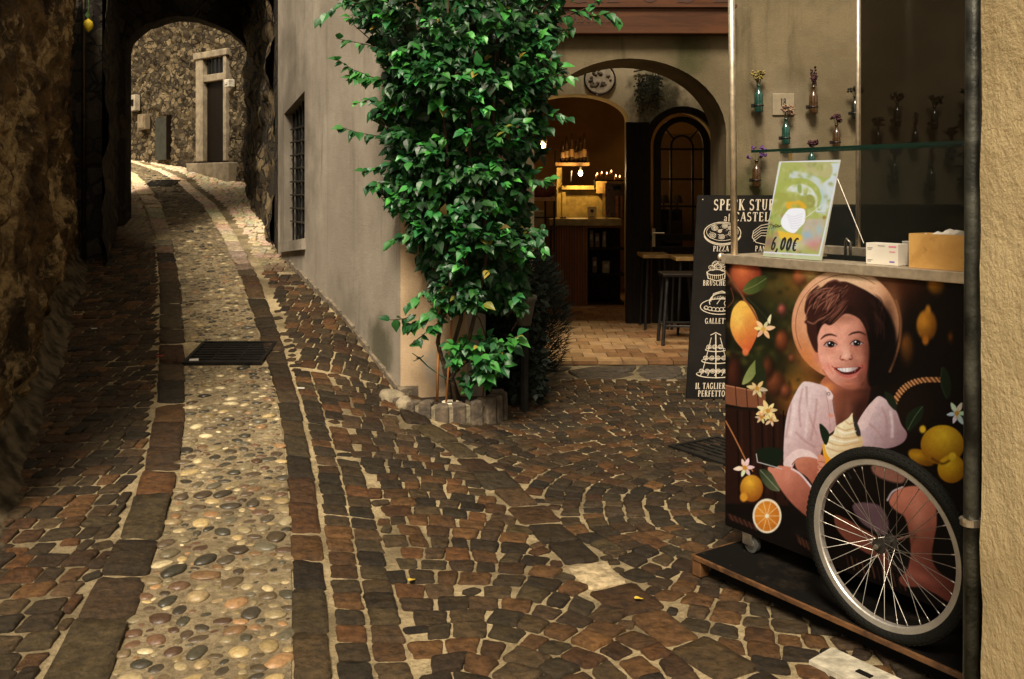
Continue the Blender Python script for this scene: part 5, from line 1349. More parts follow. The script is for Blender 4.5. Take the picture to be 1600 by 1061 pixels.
hook(1430, 198, 232, 'dark', 'maroon', 'spike', 'dark bottle vase in the middle of the shaded wall just above the glass shelf')
hook(1460, 165, 202, 'dark', 'dark', 'tuft', 'dark bottle vase high up between the glinting one and the downpipe')
hook(1487, 215, 250, 'dark', 'dark', 'cluster', 'dark bottle vase crossing the glass shelf near the downpipe')
hook(1398, 246, 286, 'dark', 'maroon', 'tuft', 'dark bottle vase below the glass shelf, first right of the second post')
hook(1455, 258, 298, 'dark', 'maroon', 'spike', 'dark bottle vase below the glass shelf, second right of the second post')
hook(1508, 250, 290, 'dark', 'dark', 'tuft', 'dark bottle vase below the glass shelf beside the downpipe')
hook(1510, 150, 190, 'dark', 'dark', 'tuft', 'dark bottle vase high up at the very edge of the downpipe')
hn = empty('house_number', P(1224, 165, YF), 'pale square house number tile reading 18 on the plaster wall', 'number tile')
m = MB(); a_, b_ = P(1207, 180, YF-.012), P(1241, 146, YF-.012); m.box(((a_.x+b_.x)/2, YF-.008, (a_.z+b_.z)/2), (b_.x-a_.x, .014, b_.z-a_.z)); m.build('tile', simple('cream_tile', (.24, .20, .135), .4, var=.1), hn, bevel=.004)
m = MB(); f = planef(P(1224.5, 163, YF-.016), (1, 0, 0), (0, 0, 1), (0, -1, 0)); text(m, '18', .0, -.012, .062, f, sx=.75); m.build('numerals', simple('tile_ink', (.01, .012, .02), .5, var=0), hn)
# dark bench wall under the bottles
bn = empty('dark_bench', (3.2, 7.9, 0), 'long dark high-backed bench against the wall under the bottle vases', 'bench')
m = MB(); a_, b_ = P(1240, 303, 8.05), P(1300, 303, 8.05)
m.box((4.15, 8.05, .70), (3.4, .06, 1.36)); m.build('backrest', M_['black'], bn, bevel=.02)
m = MB(); m.box((4.15, 7.8, .45), (3.4, .42, .05)); m.build('seat', M_['black'], bn, bevel=.01)
for x in (2.5, 5.8):
    m = MB(); m.box((x, 7.8, .21), (.05, .4, .42)); m.build('leg', M_['black'], bn)
# ------------------------------------------------------------------ drains, cover, litter
def grate(name, cx, cy, w_, d_, rot, n, label, z=None, bars2=2):
    z = (hgt(cx, cy) if z is None else z)
    Mr = Matrix.Rotation(rot, 3, 'Z'); sl = (hgt(cx, cy+.15)-hgt(cx, cy-.15))/.3; Mr = Matrix.Rotation(math.atan(sl), 3, 'X') @ Mr
    t = empty(name, (cx, cy, z), label, 'drain grate')
    C = Vector((cx, cy, z+.006))
    m = MB()
    for s_ in (-1, 1): m.box(C+Mr @ Vector((0, s_*(d_/2-.012), 0)), (w_, .024, .03), Mr); m.box(C+Mr @ Vector((s_*(w_/2-.012), 0, 0)), (.024, d_-.05, .03), Mr)
    m.build('frame', M_['black_metal'], t)
    m = MB()
    for i in range(1, n): m.box(C+Mr @ Vector((0, -d_/2+d_*i/n, -.002)), (w_-.05, d_/n*.5, .022), Mr)
    for i in range(1, bars2+1): m.box(C+Mr @ Vector((-w_/2+w_*i/(bars2+1), 0, -.004)), (.02, d_-.05, .02), Mr)
    m.build('slots', M_['black_metal'], t)
    m = MB(); m.box(C+Mr @ Vector((0, 0, -.016)), (w_-.01, d_-.01, .01), Mr); m.build('pit', M_['black'], t)
ga, gb = gp(286, 571), gp(413, 568); gc = gp(345, 537)
gw = gb.x-ga.x
grate('drain_grate', (ga.x+gb.x)/2-.01, (ga.y+gc.y)/2, gw, gc.y-ga.y, R(0), 9, 'black iron drain grate set across the pebble gutter')
ga, gb, gc = gp(225, 291), gp(270, 291), gp(245, 284)
grate('drain_grate', (ga.x+gb.x)/2, (ga.y+gc.y)/2, gb.x-ga.x, max(.4, gc.y-ga.y), R(0), 5, 'small dark drain grate far up the lane beyond the archway')
g1, g2, g3 = gp(1044, 702), gp(1134, 684), gp(1150, 745)
cx_, cy_ = gp(1130, 712).x, gp(1130, 712).y
grate('drain_grate', cx_+.05, cy_, .62, .40, math.atan2(g3.y-g1.y, g3.x-g1.x)*.9, 8, 'dark iron drain grate in the setts left of the cart')
cv = empty('inspection_cover', gp(1340, 1050), 'pale square inspection cover at the bottom right beside the wooden platform', 'cover')
q0 = gp(1264, 1040); q1 = gp(1300, 1019); q2 = gp(1420, 1075); 
e1 = (q2-q1).normalized(); e2 = Vector((-e1.y, e1.x, 0))
e2 = (q0-q1); e2.z = 0; e2.normalize()
m = MB(); o = q1+Vector((0, 0, .0)); W1 = .36; LN = (q0-q1).length
m.hexa([o+Vector((0, 0, -.02)), o+e1*W1+Vector((0, 0, -.02)), o+e1*W1+e2*LN+Vector((0, 0, -.02)), o+e2*LN+Vector((0, 0, -.02))], [o+Vector((0, 0, .017)), o+e1*W1+Vector((0, 0, .017)), o+e1*W1+e2*LN+Vector((0, 0, .017)), o+e2*LN+Vector((0, 0, .017))])
m.build('lid', simple('pale_steel_cover', (.42, .38, .29), .55, metal=.2, var=.35, scale=18, bump=.4), cv, fix=True)
m = MB(); m.box(o+e1*.16+e2*LN*.5+Vector((0, 0, .0185)), (.05, .02, .004), Matrix.Rotation(math.atan2(e1.y, e1.x), 3, 'Z')); m.build('lifting_slot', M_['black'], cv)
def litter(name, px, py, c, sz, label, cat, rz=.3):
    q = gp(px, py); t = MB()
    t.box(q+Vector((0, 0, .018)), sz, Matrix.Rotation(rz, 3, 'Z') @ Matrix.Rotation(.08, 3, 'X')); o = t.build(name, simple(name+'_skin', c, .6, var=.1), loc=q, bevel=.001); tag(o, label, cat)
litter('crumpled_packet', 303, 567, (.55, .52, .46), (.06, .035, .012), 'small white packet dropped at the left end of the gutter grate', 'litter')
litter('red_wrapper', 250, 560, (.5, .06, .03), (.045, .015, .004), 'tiny red and white wrapper on the setts left of the gutter grate', 'litter', 0)
litter('paper_scrap', 147, 517, (.55, .52, .45), (.04, .02, .003), 'small white paper scrap on the dark setts far left', 'litter', .6)
litter('cigarette_end', 470, 611, (.5, .47, .40), (.05, .010, .008), 'white cigarette end on the setts right of the gutter', 'litter', -.2)
for i, (px, py, lab) in enumerate(((1000, 943, 'yellow fallen leaf lying on the setts near the wooden platform'), (647, 915, 'yellow fallen leaf on the setts in the middle foreground'))):
    q = gp(px, py); m = MB(); leaf(m, q+Vector((-.02, 0, .018)), Vector((1, .3+i, .0)), Vector((0, 0, 1)), .036, .3, (.45, .31, .04))
    for j in range(len(m.v)): m.v[j] = (m.v[j][0], m.v[j][1], max(m.v[j][2], q.z+.014))
    o = m.build('fallen_leaf', attr_mat('yellow_leaf', .6), loc=q); tag(o, lab, 'leaf', 'fallen yellow leaves')
# ------------------------------------------------------------------ painter for printed sheets (colours on fine mesh points)
def catm(pts, n=6, closed=True):
    pts = [np.array(p, float) for p in pts]; N = len(pts); o = []
    for i in range(N if closed else N-1):
        p0, p1, p2, p3 = (pts[(i+k) % N] if closed else pts[min(max(i+k, 0), N-1)] for k in (-1, 0, 1, 2))
        for t in np.linspace(0, 1, n, endpoint=False):
            o.append(.5*((2*p1)+(-p0+p2)*t+(2*p0-5*p1+4*p2-p3)*t*t+(-p0+3*p1-3*p2+p3)*t**3))
    if not closed: o.append(pts[-1])
    return np.array(o)
def lin(c):
    c = np.asarray(c, float)/255; return np.where(c <= .04045, c/12.92, ((c+.055)/1.055)**2.4)
class Paint:
    def __init__(s, X, Y, bgc): s.X, s.Y = X, Y; s.C = np.tile(np.array(bgc, float), (len(X), 1))
    def blend(s, idx, a, c):
        a = a[:, None]; s.C[idx] = s.C[idx]*(1-a)+np.asarray(c, float)*a
    def ell(s, cx, cy, rx, ry, c, f=1.5, rot=0, a=1.0, c2=None, hx=-.35, hy=-.35):
        m = max(rx, ry)+f+2; idx = np.where((abs(s.X-cx) < m) & (abs(s.Y-cy) < m))[0]
        if not len(idx): return
        x, y = s.X[idx]-cx, s.Y[idx]-cy; co, si = math.cos(R(rot)), math.sin(R(rot)); u, v = (x*co+y*si)/rx, (-x*si+y*co)/ry
        d = (np.sqrt(u*u+v*v)-1)*min(rx, ry); al = np.clip(.5-d/f, 0, 1)*a
        cc = np.asarray(c, float)
        if c2 is not None:
            q = np.clip(np.sqrt((x/rx-hx)**2+(y/ry-hy)**2)/1.35, 0, 1)[:, None]; cc = cc*(1-q)+np.asarray(c2, float)*q
        s.blend(idx, al, cc)
    def blob(s, cx, cy, rx, ry, c, a=1.0, rot=0):
        m = max(rx, ry)*2.4; idx = np.where((abs(s.X-cx) < m) & (abs(s.Y-cy) < m))[0]
        if not len(idx): return
        x, y = s.X[idx]-cx, s.Y[idx]-cy; co, si = math.cos(R(rot)), math.sin(R(rot)); u, v = (x*co+y*si)/rx, (-x*si+y*co)/ry
        s.blend(idx, np.exp(-(u*u+v*v)*1.2)*a, c)
    def poly(s, pts, c, f=1.2, a=1.0, smooth=True, grad=None):
        "grad: (x0,y0,x1,y1,colour2)"
        p = catm(pts) if smooth else np.array(pts, float); lo, hi = p.min(0)-f-1, p.max(0)+f+1
        idx = np.where((s.X > lo[0]) & (s.X < hi[0]) & (s.Y > lo[1]) & (s.Y < hi[1]))[0]
        if not len(idx): return
        x, y = s.X[idx], s.Y[idx]; d = np.full(len(idx), 1e9); ins = np.zeros(len(idx), bool)
        for i in range(len(p)):
            a_, b_ = p[i], p[(i+1) % len(p)]; e = b_-a_; L = e@e
            if L < 1e-9: continue
            t = np.clip(((x-a_[0])*e[0]+(y-a_[1])*e[1])/L, 0, 1); d = np.minimum(d, (x-a_[0]-e[0]*t)**2+(y-a_[1]-e[1]*t)**2)
            if a_[1] != b_[1]:
                cr_ = ((a_[1] > y) != (b_[1] > y)) & (x < (b_[0]-a_[0])*(y-a_[1])/(b_[1]-a_[1])+a_[0]); ins ^= cr_
        d = np.sqrt(d)*np.where(ins, -1, 1); al = np.clip(.5-d/f, 0, 1)*a; cc = np.asarray(c, float)
        if grad is not None:
            x0, y0, x1, y1, c2 = grad; q = np.clip(((x-x0)*(x1-x0)+(y-y0)*(y1-y0))/((x1-x0)**2+(y1-y0)**2), 0, 1)[:, None]; cc = cc*(1-q)+np.asarray(c2, float)*q
        s.blend(idx, al, cc)
    def line(s, pts, w_, c, f=1.0, a=1.0, smooth=True, taper=False):
        p = catm(pts, 6, False) if smooth and len(pts) > 2 else np.array(pts, float); m = w_+f+1; lo, hi = p.min(0)-m, p.max(0)+m
        idx = np.where((s.X > lo[0]) & (s.X < hi[0]) & (s.Y > lo[1]) & (s.Y < hi[1]))[0]
        if not len(idx): return
        x, y = s.X[idx], s.Y[idx]; best = np.full(len(idx), 1e9)
        for i in range(len(p)-1):
            a_, b_ = p[i], p[i+1]; e = b_-a_; L = e@e
            if L < 1e-9: continue
            t = np.clip(((x-a_[0])*e[0]+(y-a_[1])*e[1])/L, 0, 1); d = np.sqrt((x-a_[0]-e[0]*t)**2+(y-a_[1]-e[1]*t)**2)
            u = (i+.5)/(len(p)-1); ww = w_/2*(math.sin(math.pi*min(1, max(0, u)))**.6+.12 if taper else 1); best = np.minimum(best, d-ww)
        s.blend(idx, np.clip(.5-best/f, 0, 1)*a, c)
    def noise(s, sc_, amp, seed=0):
        g = np.random.RandomState(seed); n = 96; G_ = g.rand(n, n)-.5; u = (s.X/sc_) % (n-1); v = (s.Y/sc_) % (n-1); i, j = u.astype(int), v.astype(int); fu, fv = u-i, v-j
        fu, fv = fu*fu*(3-2*fu), fv*fv*(3-2*fv)
        q = G_[i, j]*(1-fu)*(1-fv)+G_[i+1, j]*fu*(1-fv)+G_[i, j+1]*(1-fu)*fv+G_[i+1, j+1]*fu*fv
        return q*amp*2
def sheet(name, c00, c10, c11, c01, nu, nv, painter, mat, parent, gain=1.0, th=None):
    "fine mesh over four corners (bottom-left, bottom-right, top-right, top-left), coloured by painter at each point"
    u = np.linspace(0, 1, nu)[:, None, None]; v = np.linspace(0, 1, nv)[None, :, None]
    c = [np.array(q, float) for q in (c00, c10, c11, c01)]
    Pt = c[0]*(1-u)*(1-v)+c[1]*u*(1-v)+c[2]*u*v+c[3]*(1-u)*v; Pt = Pt.reshape(-1, 3)
    X = CX+Pt[:, 0]/Pt[:, 1]*FPX; Y = HY+(EYE-Pt[:, 2])/Pt[:, 1]*FPX
    Cc = lin(np.clip(painter(X, Y), 0, 255))*gain
    me = bpy.data.meshes.new(name); i, j = np.meshgrid(np.arange(nu-1), np.arange(nv-1), indexing='ij'); a_ = (i*nv+j).ravel()
    F = np.stack([a_, a_+nv, a_+nv+1, a_+1], 1)
    me.vertices.add(len(Pt)); me.vertices.foreach_set('co', Pt.ravel()); me.loops.add(F.size); me.loops.foreach_set('vertex_index', F.ravel())
    me.polygons.add(len(F)); me.polygons.foreach_set('loop_start', np.arange(len(F))*4); me.update(calc_edges=True)
    ca = me.color_attributes.new('Col', 'FLOAT_COLOR', 'POINT'); ca.data.foreach_set('color', np.concatenate([np.minimum(Cc, .9), np.ones((len(Cc), 1))], 1).astype(np.float32).ravel())
    me.materials.append(mat); o = bpy.data.objects.new(name, me); col.objects.link(o)
    if parent: join(o, parent)
    return o
def Zb(x, y): return (1180+x/3.1206, 400+y/3.1206)
def Zc(x, y): return (1060+x/2.7926, 380+y/2.7926)
def Zd(x, y): return (1060+x/2.939, 700+y/2.939)
def ZB(*a): return [Zb(*p) for p in a]
def ZC(*a): return [Zc(*p) for p in a]
def ZD(*a): return [Zd(*p) for p in a]
def lemon_print(X, Y):
    p = Paint(X, Y, (16, 9, 6)); rr_ = random.Random(5)
    for b in ((1220, 470, 60, 60, (52, 46, 20)), (1185, 560, 40, 90, (34, 34, 14)), (1245, 590, 26, 50, (70, 58, 22)), (1250, 440, 50, 30, (110, 74, 26)), (1400, 430, 60, 45, (72, 32, 12)), (1365, 450, 50, 40, (60, 26, 12)),
              (1255, 660, 34, 60, (120, 62, 24)), (1240, 640, 20, 30, (90, 50, 20)), (1480, 480, 40, 60, (22, 14, 8)), (1420, 640, 50, 50, (26, 14, 8)), (1250, 610, 40, 24, (150, 88, 30))): p.blob(*b)
    g = np.random.RandomState(3)
    for i in range(110):
        x, y = g.uniform(1135, 1270), g.uniform(415, 620); p.blob(x, y, g.uniform(3, 9), g.uniform(3, 9), [(70, 64, 26), (24, 24, 10), (96, 78, 32), (40, 44, 18)][i % 4], .55, g.uniform(0, 90))
    # blurred fruit behind
    for b in ((1250, 432, 11, 15, (206, 104, 52)), (1165, 430, 25, 31, (214, 100, 56)), (1222, 533, 11, 17, (150, 72, 36)), (1222, 484, 7, 9, (190, 92, 70)), (1212, 600, 15, 20, (132, 66, 34)), (1228, 612, 9, 12, (150, 76, 42)), (1200, 575, 9, 18, (100, 50, 26)),
              (1463, 444, 14, 17, (196, 116, 28)), (1417, 545, 11, 24, (140, 78, 26)), (1486, 528, 5, 9, (120, 60, 16)), (1148, 590, 12, 34, (80, 36, 20)), (1237, 560, 6, 7, (130, 70, 40))):
        p.ell(*b, f=7, c2=tuple(q*.35 for q in b[4]))
    p.ell(1167, 430, 22, 30, (232, 118, 62), f=4, c2=(120, 44, 28))
    p.ell(1448, 508, 16, 24, (216, 138, 40), f=4, c2=(110, 60, 14)); p.ell(1450, 484, 4, 7, (190, 120, 36), f=4); p.ell(1446, 532, 5, 7, (170, 96, 26), f=4)
    p.blob(1265, 425, 16, 10, (235, 170, 90), .8)
    # branch, leaves
    p.line([(1134, 424), (1148, 444), (1160, 462), (1170, 480), (1182, 500), (1192, 520)], 3.2, (120, 70, 40)); p.line([(1137, 480), (1146, 468), (1142, 450)], 1.8, (90, 50, 26))
    p.poly([(1161, 452), (1172, 438), (1188, 431), (1199, 433), (1193, 450), (1178, 459), (1166, 459)], (86, 92, 40), grad=(1166, 450, 1199, 440, (52, 58, 24))); p.line([(1161, 454), (1180, 446), (1197, 435)], .9, (130, 126, 66))
    p.poly([(1166, 464), (1180, 470), (1198, 486), (1206, 504), (1192, 500), (1176, 484)], (30, 30, 16)); p.line([(1167, 465), (1184, 482), (1202, 502)], .8, (70, 66, 36))
    # big lemon
    p.poly([(1160, 470), (1174, 478), (1184, 498), (1184, 520), (1176, 540), (1170, 550), (1164, 554), (1160, 546), (1148, 530), (1141, 510), (1144, 486), (1152, 474)], (250, 186, 74), f=1.6, grad=(1150, 486, 1184, 540, (206, 88, 44)))
    p.blob(1154, 500, 10, 20, (255, 206, 96), .55); p.ell(1165, 550, 5, 6, (222, 112, 62), f=3)
    p.line([(1162, 468), (1170, 476), (1182, 496), (1190, 520)], 3, (138, 78, 48))
    # crate
    p.poly([(1133, 601), (1164, 607), (1196, 614), (1197, 638), (1160, 636), (1133, 631)], (128, 74, 46), smooth=False); p.line([(1133, 602), (1196, 614)], 1.4, (190, 124, 84), smooth=False)
    p.poly([(1133, 636), (1236, 650), (1232, 790), (1133, 786)], (38, 17, 10), smooth=False, f=3)
    for x in (1149, 1166, 1183): p.line([(x, 604), (x+2, 636)], 1.2, (50, 24, 14), smooth=False)
    for x in (1152, 1171, 1190, 1208, 1224): p.line([(x, 642), (x+3, 780)], 2.0, (14, 6, 4), smooth=False); p.line([(x+6, 644), (x+9, 770)], 3.4, (58, 28, 16), smooth=False, a=.6, f=3)
    p.line([(1134, 658), (1146, 680), (1156, 700), (1168, 724), (1176, 736)], 2.0, (176, 108, 60))
    # leaves with blossom
    p.poly([(1160, 601), (1163, 588), (1172, 572), (1184, 560), (1183, 578), (1174, 594)], (150, 150, 84), f=1.2, grad=(1160, 600, 1184, 562, (108, 112, 52))); p.poly([(1181, 560), (1194, 574), (1196, 600), (1188, 618), (1182, 596)], (36, 40, 18))
    def blossom(cx, cy, r_, c, pet, core, seed=0):
        q = random.Random(seed)
        for k in range(pet):
            a_ = 2*math.pi*k/pet+q.uniform(-.2, .2); L = r_*q.uniform(.8, 1.15); dx, dy = math.cos(a_), math.sin(a_)
            p.poly([(cx, cy), (cx+dx*L*.5-dy*L*.2, cy+dy*L*.5+dx*L*.2), (cx+dx*L, cy+dy*L), (cx+dx*L*.5+dy*L*.2, cy+dy*L*.5-dx*L*.2)], tuple(v*q.uniform(.85, 1.05) for v in c), f=1.1)
        p.ell(cx, cy, r_*.2, r_*.2, core, f=1.5)
        for k in range(6): a_ = q.uniform(0, 6.3); p.line([(cx, cy), (cx+math.cos(a_)*r_*.4, cy+math.sin(a_)*r_*.4)], .8, core)
    blossom(1193, 514, 17, (244, 214, 150), 6, (214, 160, 70), 1); p.poly([(1199, 500), (1205, 491), (1203, 506)], (240, 220, 165)); blossom(1183, 607, 15, (240, 204, 136), 6, (190, 130, 50), 2); blossom(1200, 642, 18, (248, 216, 150), 7, (200, 140, 60), 4); blossom(1190, 652, 13, (236, 196, 130), 6, (186, 120, 50), 5); blossom(1205, 656, 11, (240, 208, 150), 5, (180, 120, 50), 6)
    blossom(1164, 731, 18, (246, 226, 196), 6, (210, 140, 50), 7); blossom(1495, 646, 18, (240, 232, 214), 6, (206, 150, 60), 9)
    # hat
    p.ell(1321, 507, 84, 87, (246, 196, 150), f=2, c2=(214, 138, 92), hx=.1, hy=-.5, rot=-8); p.blob(1335, 432, 44, 14, (250, 206, 152), .7); p.blob(1262, 560, 20, 34, (206, 112, 50), .6, -30); p.blob(1392, 480, 16, 44, (190, 120, 72), .6)
    p.line([(1321-78*math.cos(t), 508-79*math.sin(t)) for t in np.linspace(-.5, 2.2, 22)], .9, (120, 76, 50)); p.blob(1318, 478, 54, 34, (222, 156, 112), .5)
    p.blob(1378, 545, 30, 44, (10, 5, 4), 1.0); p.blob(1372, 575, 34, 34, (12, 6, 4), 1.0); p.blob(1384, 500, 14, 30, (40, 20, 14), .9); p.line([(1400, 470), (1407, 500), (1404, 540), (1390, 580)], 4, (150, 92, 52), f=3, a=.8)
    # neck and chest
    p.poly(ZB((385, 560), (548, 580), (556, 690), (520, 790), (468, 868), (404, 840), (372, 700), (310, 640)), (176, 98, 66), f=2, grad=(*Zb(370, 640), *Zb(520, 700), (56, 26, 18))); p.blob(*Zb(350, 640), 12, 7, (232, 136, 66), .8); p.blob(*Zb(470, 680), 22, 9, (110, 54, 36), .8); p.blob(*Zb(455, 770), 8, 26, (150, 84, 60), .5)
    # shirt
    p.poly(ZB((250, 612), (300, 622), (345, 640), (372, 690), (384, 760), (395, 835), (350, 880), (330, 930), (306, 990), (250, 985), (205, 985), (178, 1040), (150, 1030), (138, 1000), (142, 870), (158, 760), (190, 680), (225, 622)), (238, 206, 194), f=1.5, grad=(*Zb(170, 700), *Zb(390, 860), (196, 148, 136)))
    p.poly(ZB((610, 684), (660, 720), (690, 760), (712, 820), (740, 865), (725, 905), (680, 930), (620, 940), (560, 932), (505, 920), (500, 870), (520, 820), (560, 740), (580, 700)), (222, 186, 176), f=1.5, grad=(*Zb(540, 760), *Zb(720, 900), (150, 110, 106)))
    p.poly(ZB((608, 684), (560, 720), (505, 800), (498, 846), (540, 836), (566, 780), (590, 730)), (226, 186, 172), f=1.2); p.poly(ZB((345, 638), (378, 676), (376, 700), (350, 690)), (236, 200, 186), f=1)
    p.line(ZB((380, 690), (388, 760), (396, 830)), 1.2, (140, 90, 80)); p.line(ZB((345, 660), (360, 760), (366, 850)), 1.0, (180, 130, 120)); p.ell(*Zb(358, 672), 2.6, 2.6, (90, 60, 54)); p.ell(*Zb(358, 672), 1.7, 1.7, (226, 200, 190)); p.ell(*Zb(370, 778), 4, 3, (220, 140, 110), f=3)
    for l_ in (((175, 720), (165, 800), (150, 880)), ((230, 650), (215, 740), (220, 830)), ((300, 700), (290, 800), (270, 900)), ((200, 860), (240, 900), (290, 930)), ((620, 740), (640, 800), (640, 880)), ((680, 780), (690, 840), (660, 900)), ((560, 820), (600, 860), (640, 920)), ((250, 640), (260, 760), (300, 870))): p.line(ZB(*l_), 3, (172, 124, 114), f=3, a=.55)
    for l_ in (((190, 720), (185, 800), (172, 870)), ((265, 680), (255, 780), (245, 880)), ((660, 760), (668, 820), (668, 880))): p.line(ZB(*l_), 4, (244, 212, 198), f=4, a=.6)
    p.poly(ZB((146, 990), (200, 945), (262, 948), (306, 985), (300, 1006), (250, 984), (205, 990), (182, 1020), (175, 1045), (140, 1025)), (236, 198, 182), f=1.2); p.line(ZB((180, 1016), (206, 990), (252, 984), (300, 1008)), 1.4, (120, 76, 64))
    # face
    p.poly(ZB((290, 462), (305, 470), (316, 520), (306, 522), (292, 496)), (214, 128, 88), f=2); p.ell(*Zb(300, 492), 4.5, 11, (212, 124, 86), f=2)
    p.poly(ZB((302, 400), (305, 450), (312, 500), (330, 552), (358, 594), (400, 628), (440, 645), (474, 649), (506, 636), (532, 602), (548, 560), (556, 500), (556, 440), (548, 370), (520, 300), (470, 268), (400, 272), (340, 300)), (236, 160, 130), f=2, grad=(*Zb(410, 420), *Zb(570, 470), (132, 70, 52)))
    for b in ((350, 540, 11, 10, (226, 126, 102), .55), (532, 540, 8, 10, (190, 90, 72), .7), (440, 470, 9, 14, (246, 184, 152), .7), (400, 340, 26, 12, (226, 152, 118), .6), (450, 625, 16, 6, (206, 118, 88), .7), (372, 470, 16, 5, (206, 128, 98), .6), (500, 462, 13, 5, (184, 110, 82), .6), (562, 470, 9, 38, (84, 40, 28), .95), (548, 400, 10, 30, (120, 64, 46), .85), (535, 600, 9, 14, (120, 62, 44), .7), (350, 500, 12, 12, (240, 168, 138), .6), (510, 500, 8, 10, (222, 146, 114), .5), (470, 640, 24, 4, (150, 80, 56), .6), (410, 300, 40, 10, (150, 90, 64), .7)): p.blob(*Zb(b[0], b[1]), *b[2:])
    # brows
    p.line(ZB((320, 406), (340, 389), (368, 383), (397, 391)), 2.9, (74, 40, 28), f=1.8, taper=True); p.line(ZB((456, 386), (480, 375), (512, 372), (540, 386)), 2.9, (64, 34, 24), f=1.8, taper=True)
    # eyes
    for (ex, ey, w_) in ((368, 430, 31), (495, 424, 31)):
        p.blob(*Zb(ex, ey+1), 12, 6, (170, 96, 72), .7); p.poly(ZB((ex-w_, ey+4), (ex-14, ey-10), (ex+6, ey-12), (ex+w_-2, ey+2), (ex+12, ey+12), (ex-12, ey+12)), (186, 158, 148), f=1.1); p.ell(*Zb(ex+1, ey), 5.6, 5.2, (34, 16, 12), f=1); p.ell(*Zb(ex+1, ey), 2.8, 2.8, (8, 4, 4), f=1)
        p.ell(*Zb(ex-6, ey-6), 1.2, 1.2, (250, 245, 240), f=.8); p.ell(*Zb(ex+8, ey+2), .7, .7, (210, 200, 190), f=.8)
        p.line(ZB((ex-w_-2, ey+5), (ex-16, ey-10), (ex+4, ey-13), (ex+w_, ey+1)), 1.4, (44, 22, 16)); p.line(ZB((ex-w_+4, ey+9), (ex-8, ey+15), (ex+14, ey+13), (ex+w_-4, ey+5)), .9, (140, 78, 60)); p.line(ZB((ex-w_+2, ey-6), (ex-10, ey-20), (ex+12, ey-21), (ex+w_, ey-8)), .9, (150, 88, 66), a=.8)
        p.line(ZB((ex-24, ey+24), (ex, ey+30), (ex+20, ey+24)), 1.2, (196, 116, 92), f=2, a=.7)
    # nose
    p.line(ZB((418, 486), (414, 500), (424, 508), (434, 505)), 1.6, (160, 82, 62), f=1.6); p.line(ZB((468, 484), (474, 498), (466, 506), (458, 503)), 1.6, (138, 68, 52), f=1.6); p.line(ZB((434, 506), (446, 512), (458, 505)), 1.4, (176, 96, 74), f=1.6); p.blob(*Zb(443, 488), 6, 4, (250, 186, 158), .6); p.line(ZB((466, 420), (466, 456), (474, 484)), 2.2, (180, 108, 82), f=3, a=.7); p.ell(*Zb(426, 505), 1.5, 1, (110, 46, 36)); p.ell(*Zb(464, 503), 1.5, 1, (96, 40, 32))
    # mouth
    p.poly(ZB((382, 545), (400, 541), (440, 545), (480, 540), (522, 536), (512, 562), (490, 586), (460, 597), (432, 594), (404, 574)), (188, 98, 80), f=1.2); p.poly(ZB((390, 547), (440, 546), (514, 541), (498, 566), (462, 578), (430, 576), (404, 562)), (84, 22, 20), f=1)
    p.poly(ZB((402, 548), (440, 546), (500, 542), (486, 556), (458, 565), (430, 565), (412, 558)), (238, 222, 208), f=1.2, grad=(*Zb(450, 550), *Zb(505, 550), (150, 110, 96)))
    for x in (412, 426, 441, 457, 472, 486): p.line(ZB((x, 546), (x+1, 565)), .5, (176, 150, 138), f=.8, smooth=False)
    p.line(ZB((408, 580), (435, 595), (462, 598), (492, 586)), 2.2, (206, 120, 100), f=1.8); p.line(ZB((374, 538), (384, 546), (388, 554)), 1.3, (150, 70, 54)); p.line(ZB((520, 530), (524, 538), (518, 548)), 1.3, (130, 58, 44)); p.line(ZB((352, 520), (362, 546), (380, 572)), 1.2, (206, 112, 88), f=2, a=.7); p.line(ZB((440, 612), (460, 617), (482, 612)), 1.4, (180, 98, 74), f=2)
    p.line(ZB((330, 556), (360, 598), (402, 632), (446, 650), (480, 652), (512, 636)), 1.6, (150, 80, 56), f=2, a=.7)
    p.poly(ZB((585, 210), (640, 262), (680, 350), (688, 440), (672, 520), (620, 600), (570, 640), (548, 600), (556, 500), (560, 380)), (13, 7, 5), f=5, a=.97)
    # hair
    p.poly(ZB((240, 262), (258, 196), (300, 172), (332, 146), (360, 124), (392, 116), (410, 124), (446, 126), (500, 148), (560, 180), (610, 222), (645, 290), (660, 360), (650, 430), (625, 480), (590, 520), (562, 560), (556, 520), (562, 470), (548, 400), (536, 352), (505, 302), (462, 272), (430, 268), (395, 292), (360, 316), (338, 318), (318, 350), (304, 398), (306, 440), (300, 470), (284, 452), (266, 410), (254, 372), (250, 336), (240, 322), (252, 302)), (58, 28, 20), f=2.4, grad=(*Zb(420, 250), *Zb(600, 330), (13, 6, 5)))
    p.poly(ZB((300, 330), (318, 300), (350, 262), (400, 240), (450, 240), (500, 262), (540, 300), (556, 360), (540, 352), (520, 316), (480, 290), (440, 282), (412, 300), (380, 330), (360, 338), (338, 330), (318, 352), (304, 380)), (40, 19, 14), f=2.4)
    q = random.Random(11)
    for i in range(60):
        x0, y0 = q.uniform(300, 470), q.uniform(140, 220); x1, y1 = x0-q.uniform(30, 90), y0+q.uniform(40, 110)
        if x1 < 244: x1 = 246
        c = q.choice([(112, 62, 46), (140, 84, 62), (84, 44, 34), (30, 12, 10), (168, 106, 80), (60, 30, 22)])
        p.line(ZB((x0, y0), ((x0+x1)/2-q.uniform(0, 20), (y0+y1)/2-q.uniform(0, 14)), (x1, y1)), q.uniform(.8, 2.2), c, f=1.4, a=.75, taper=True)
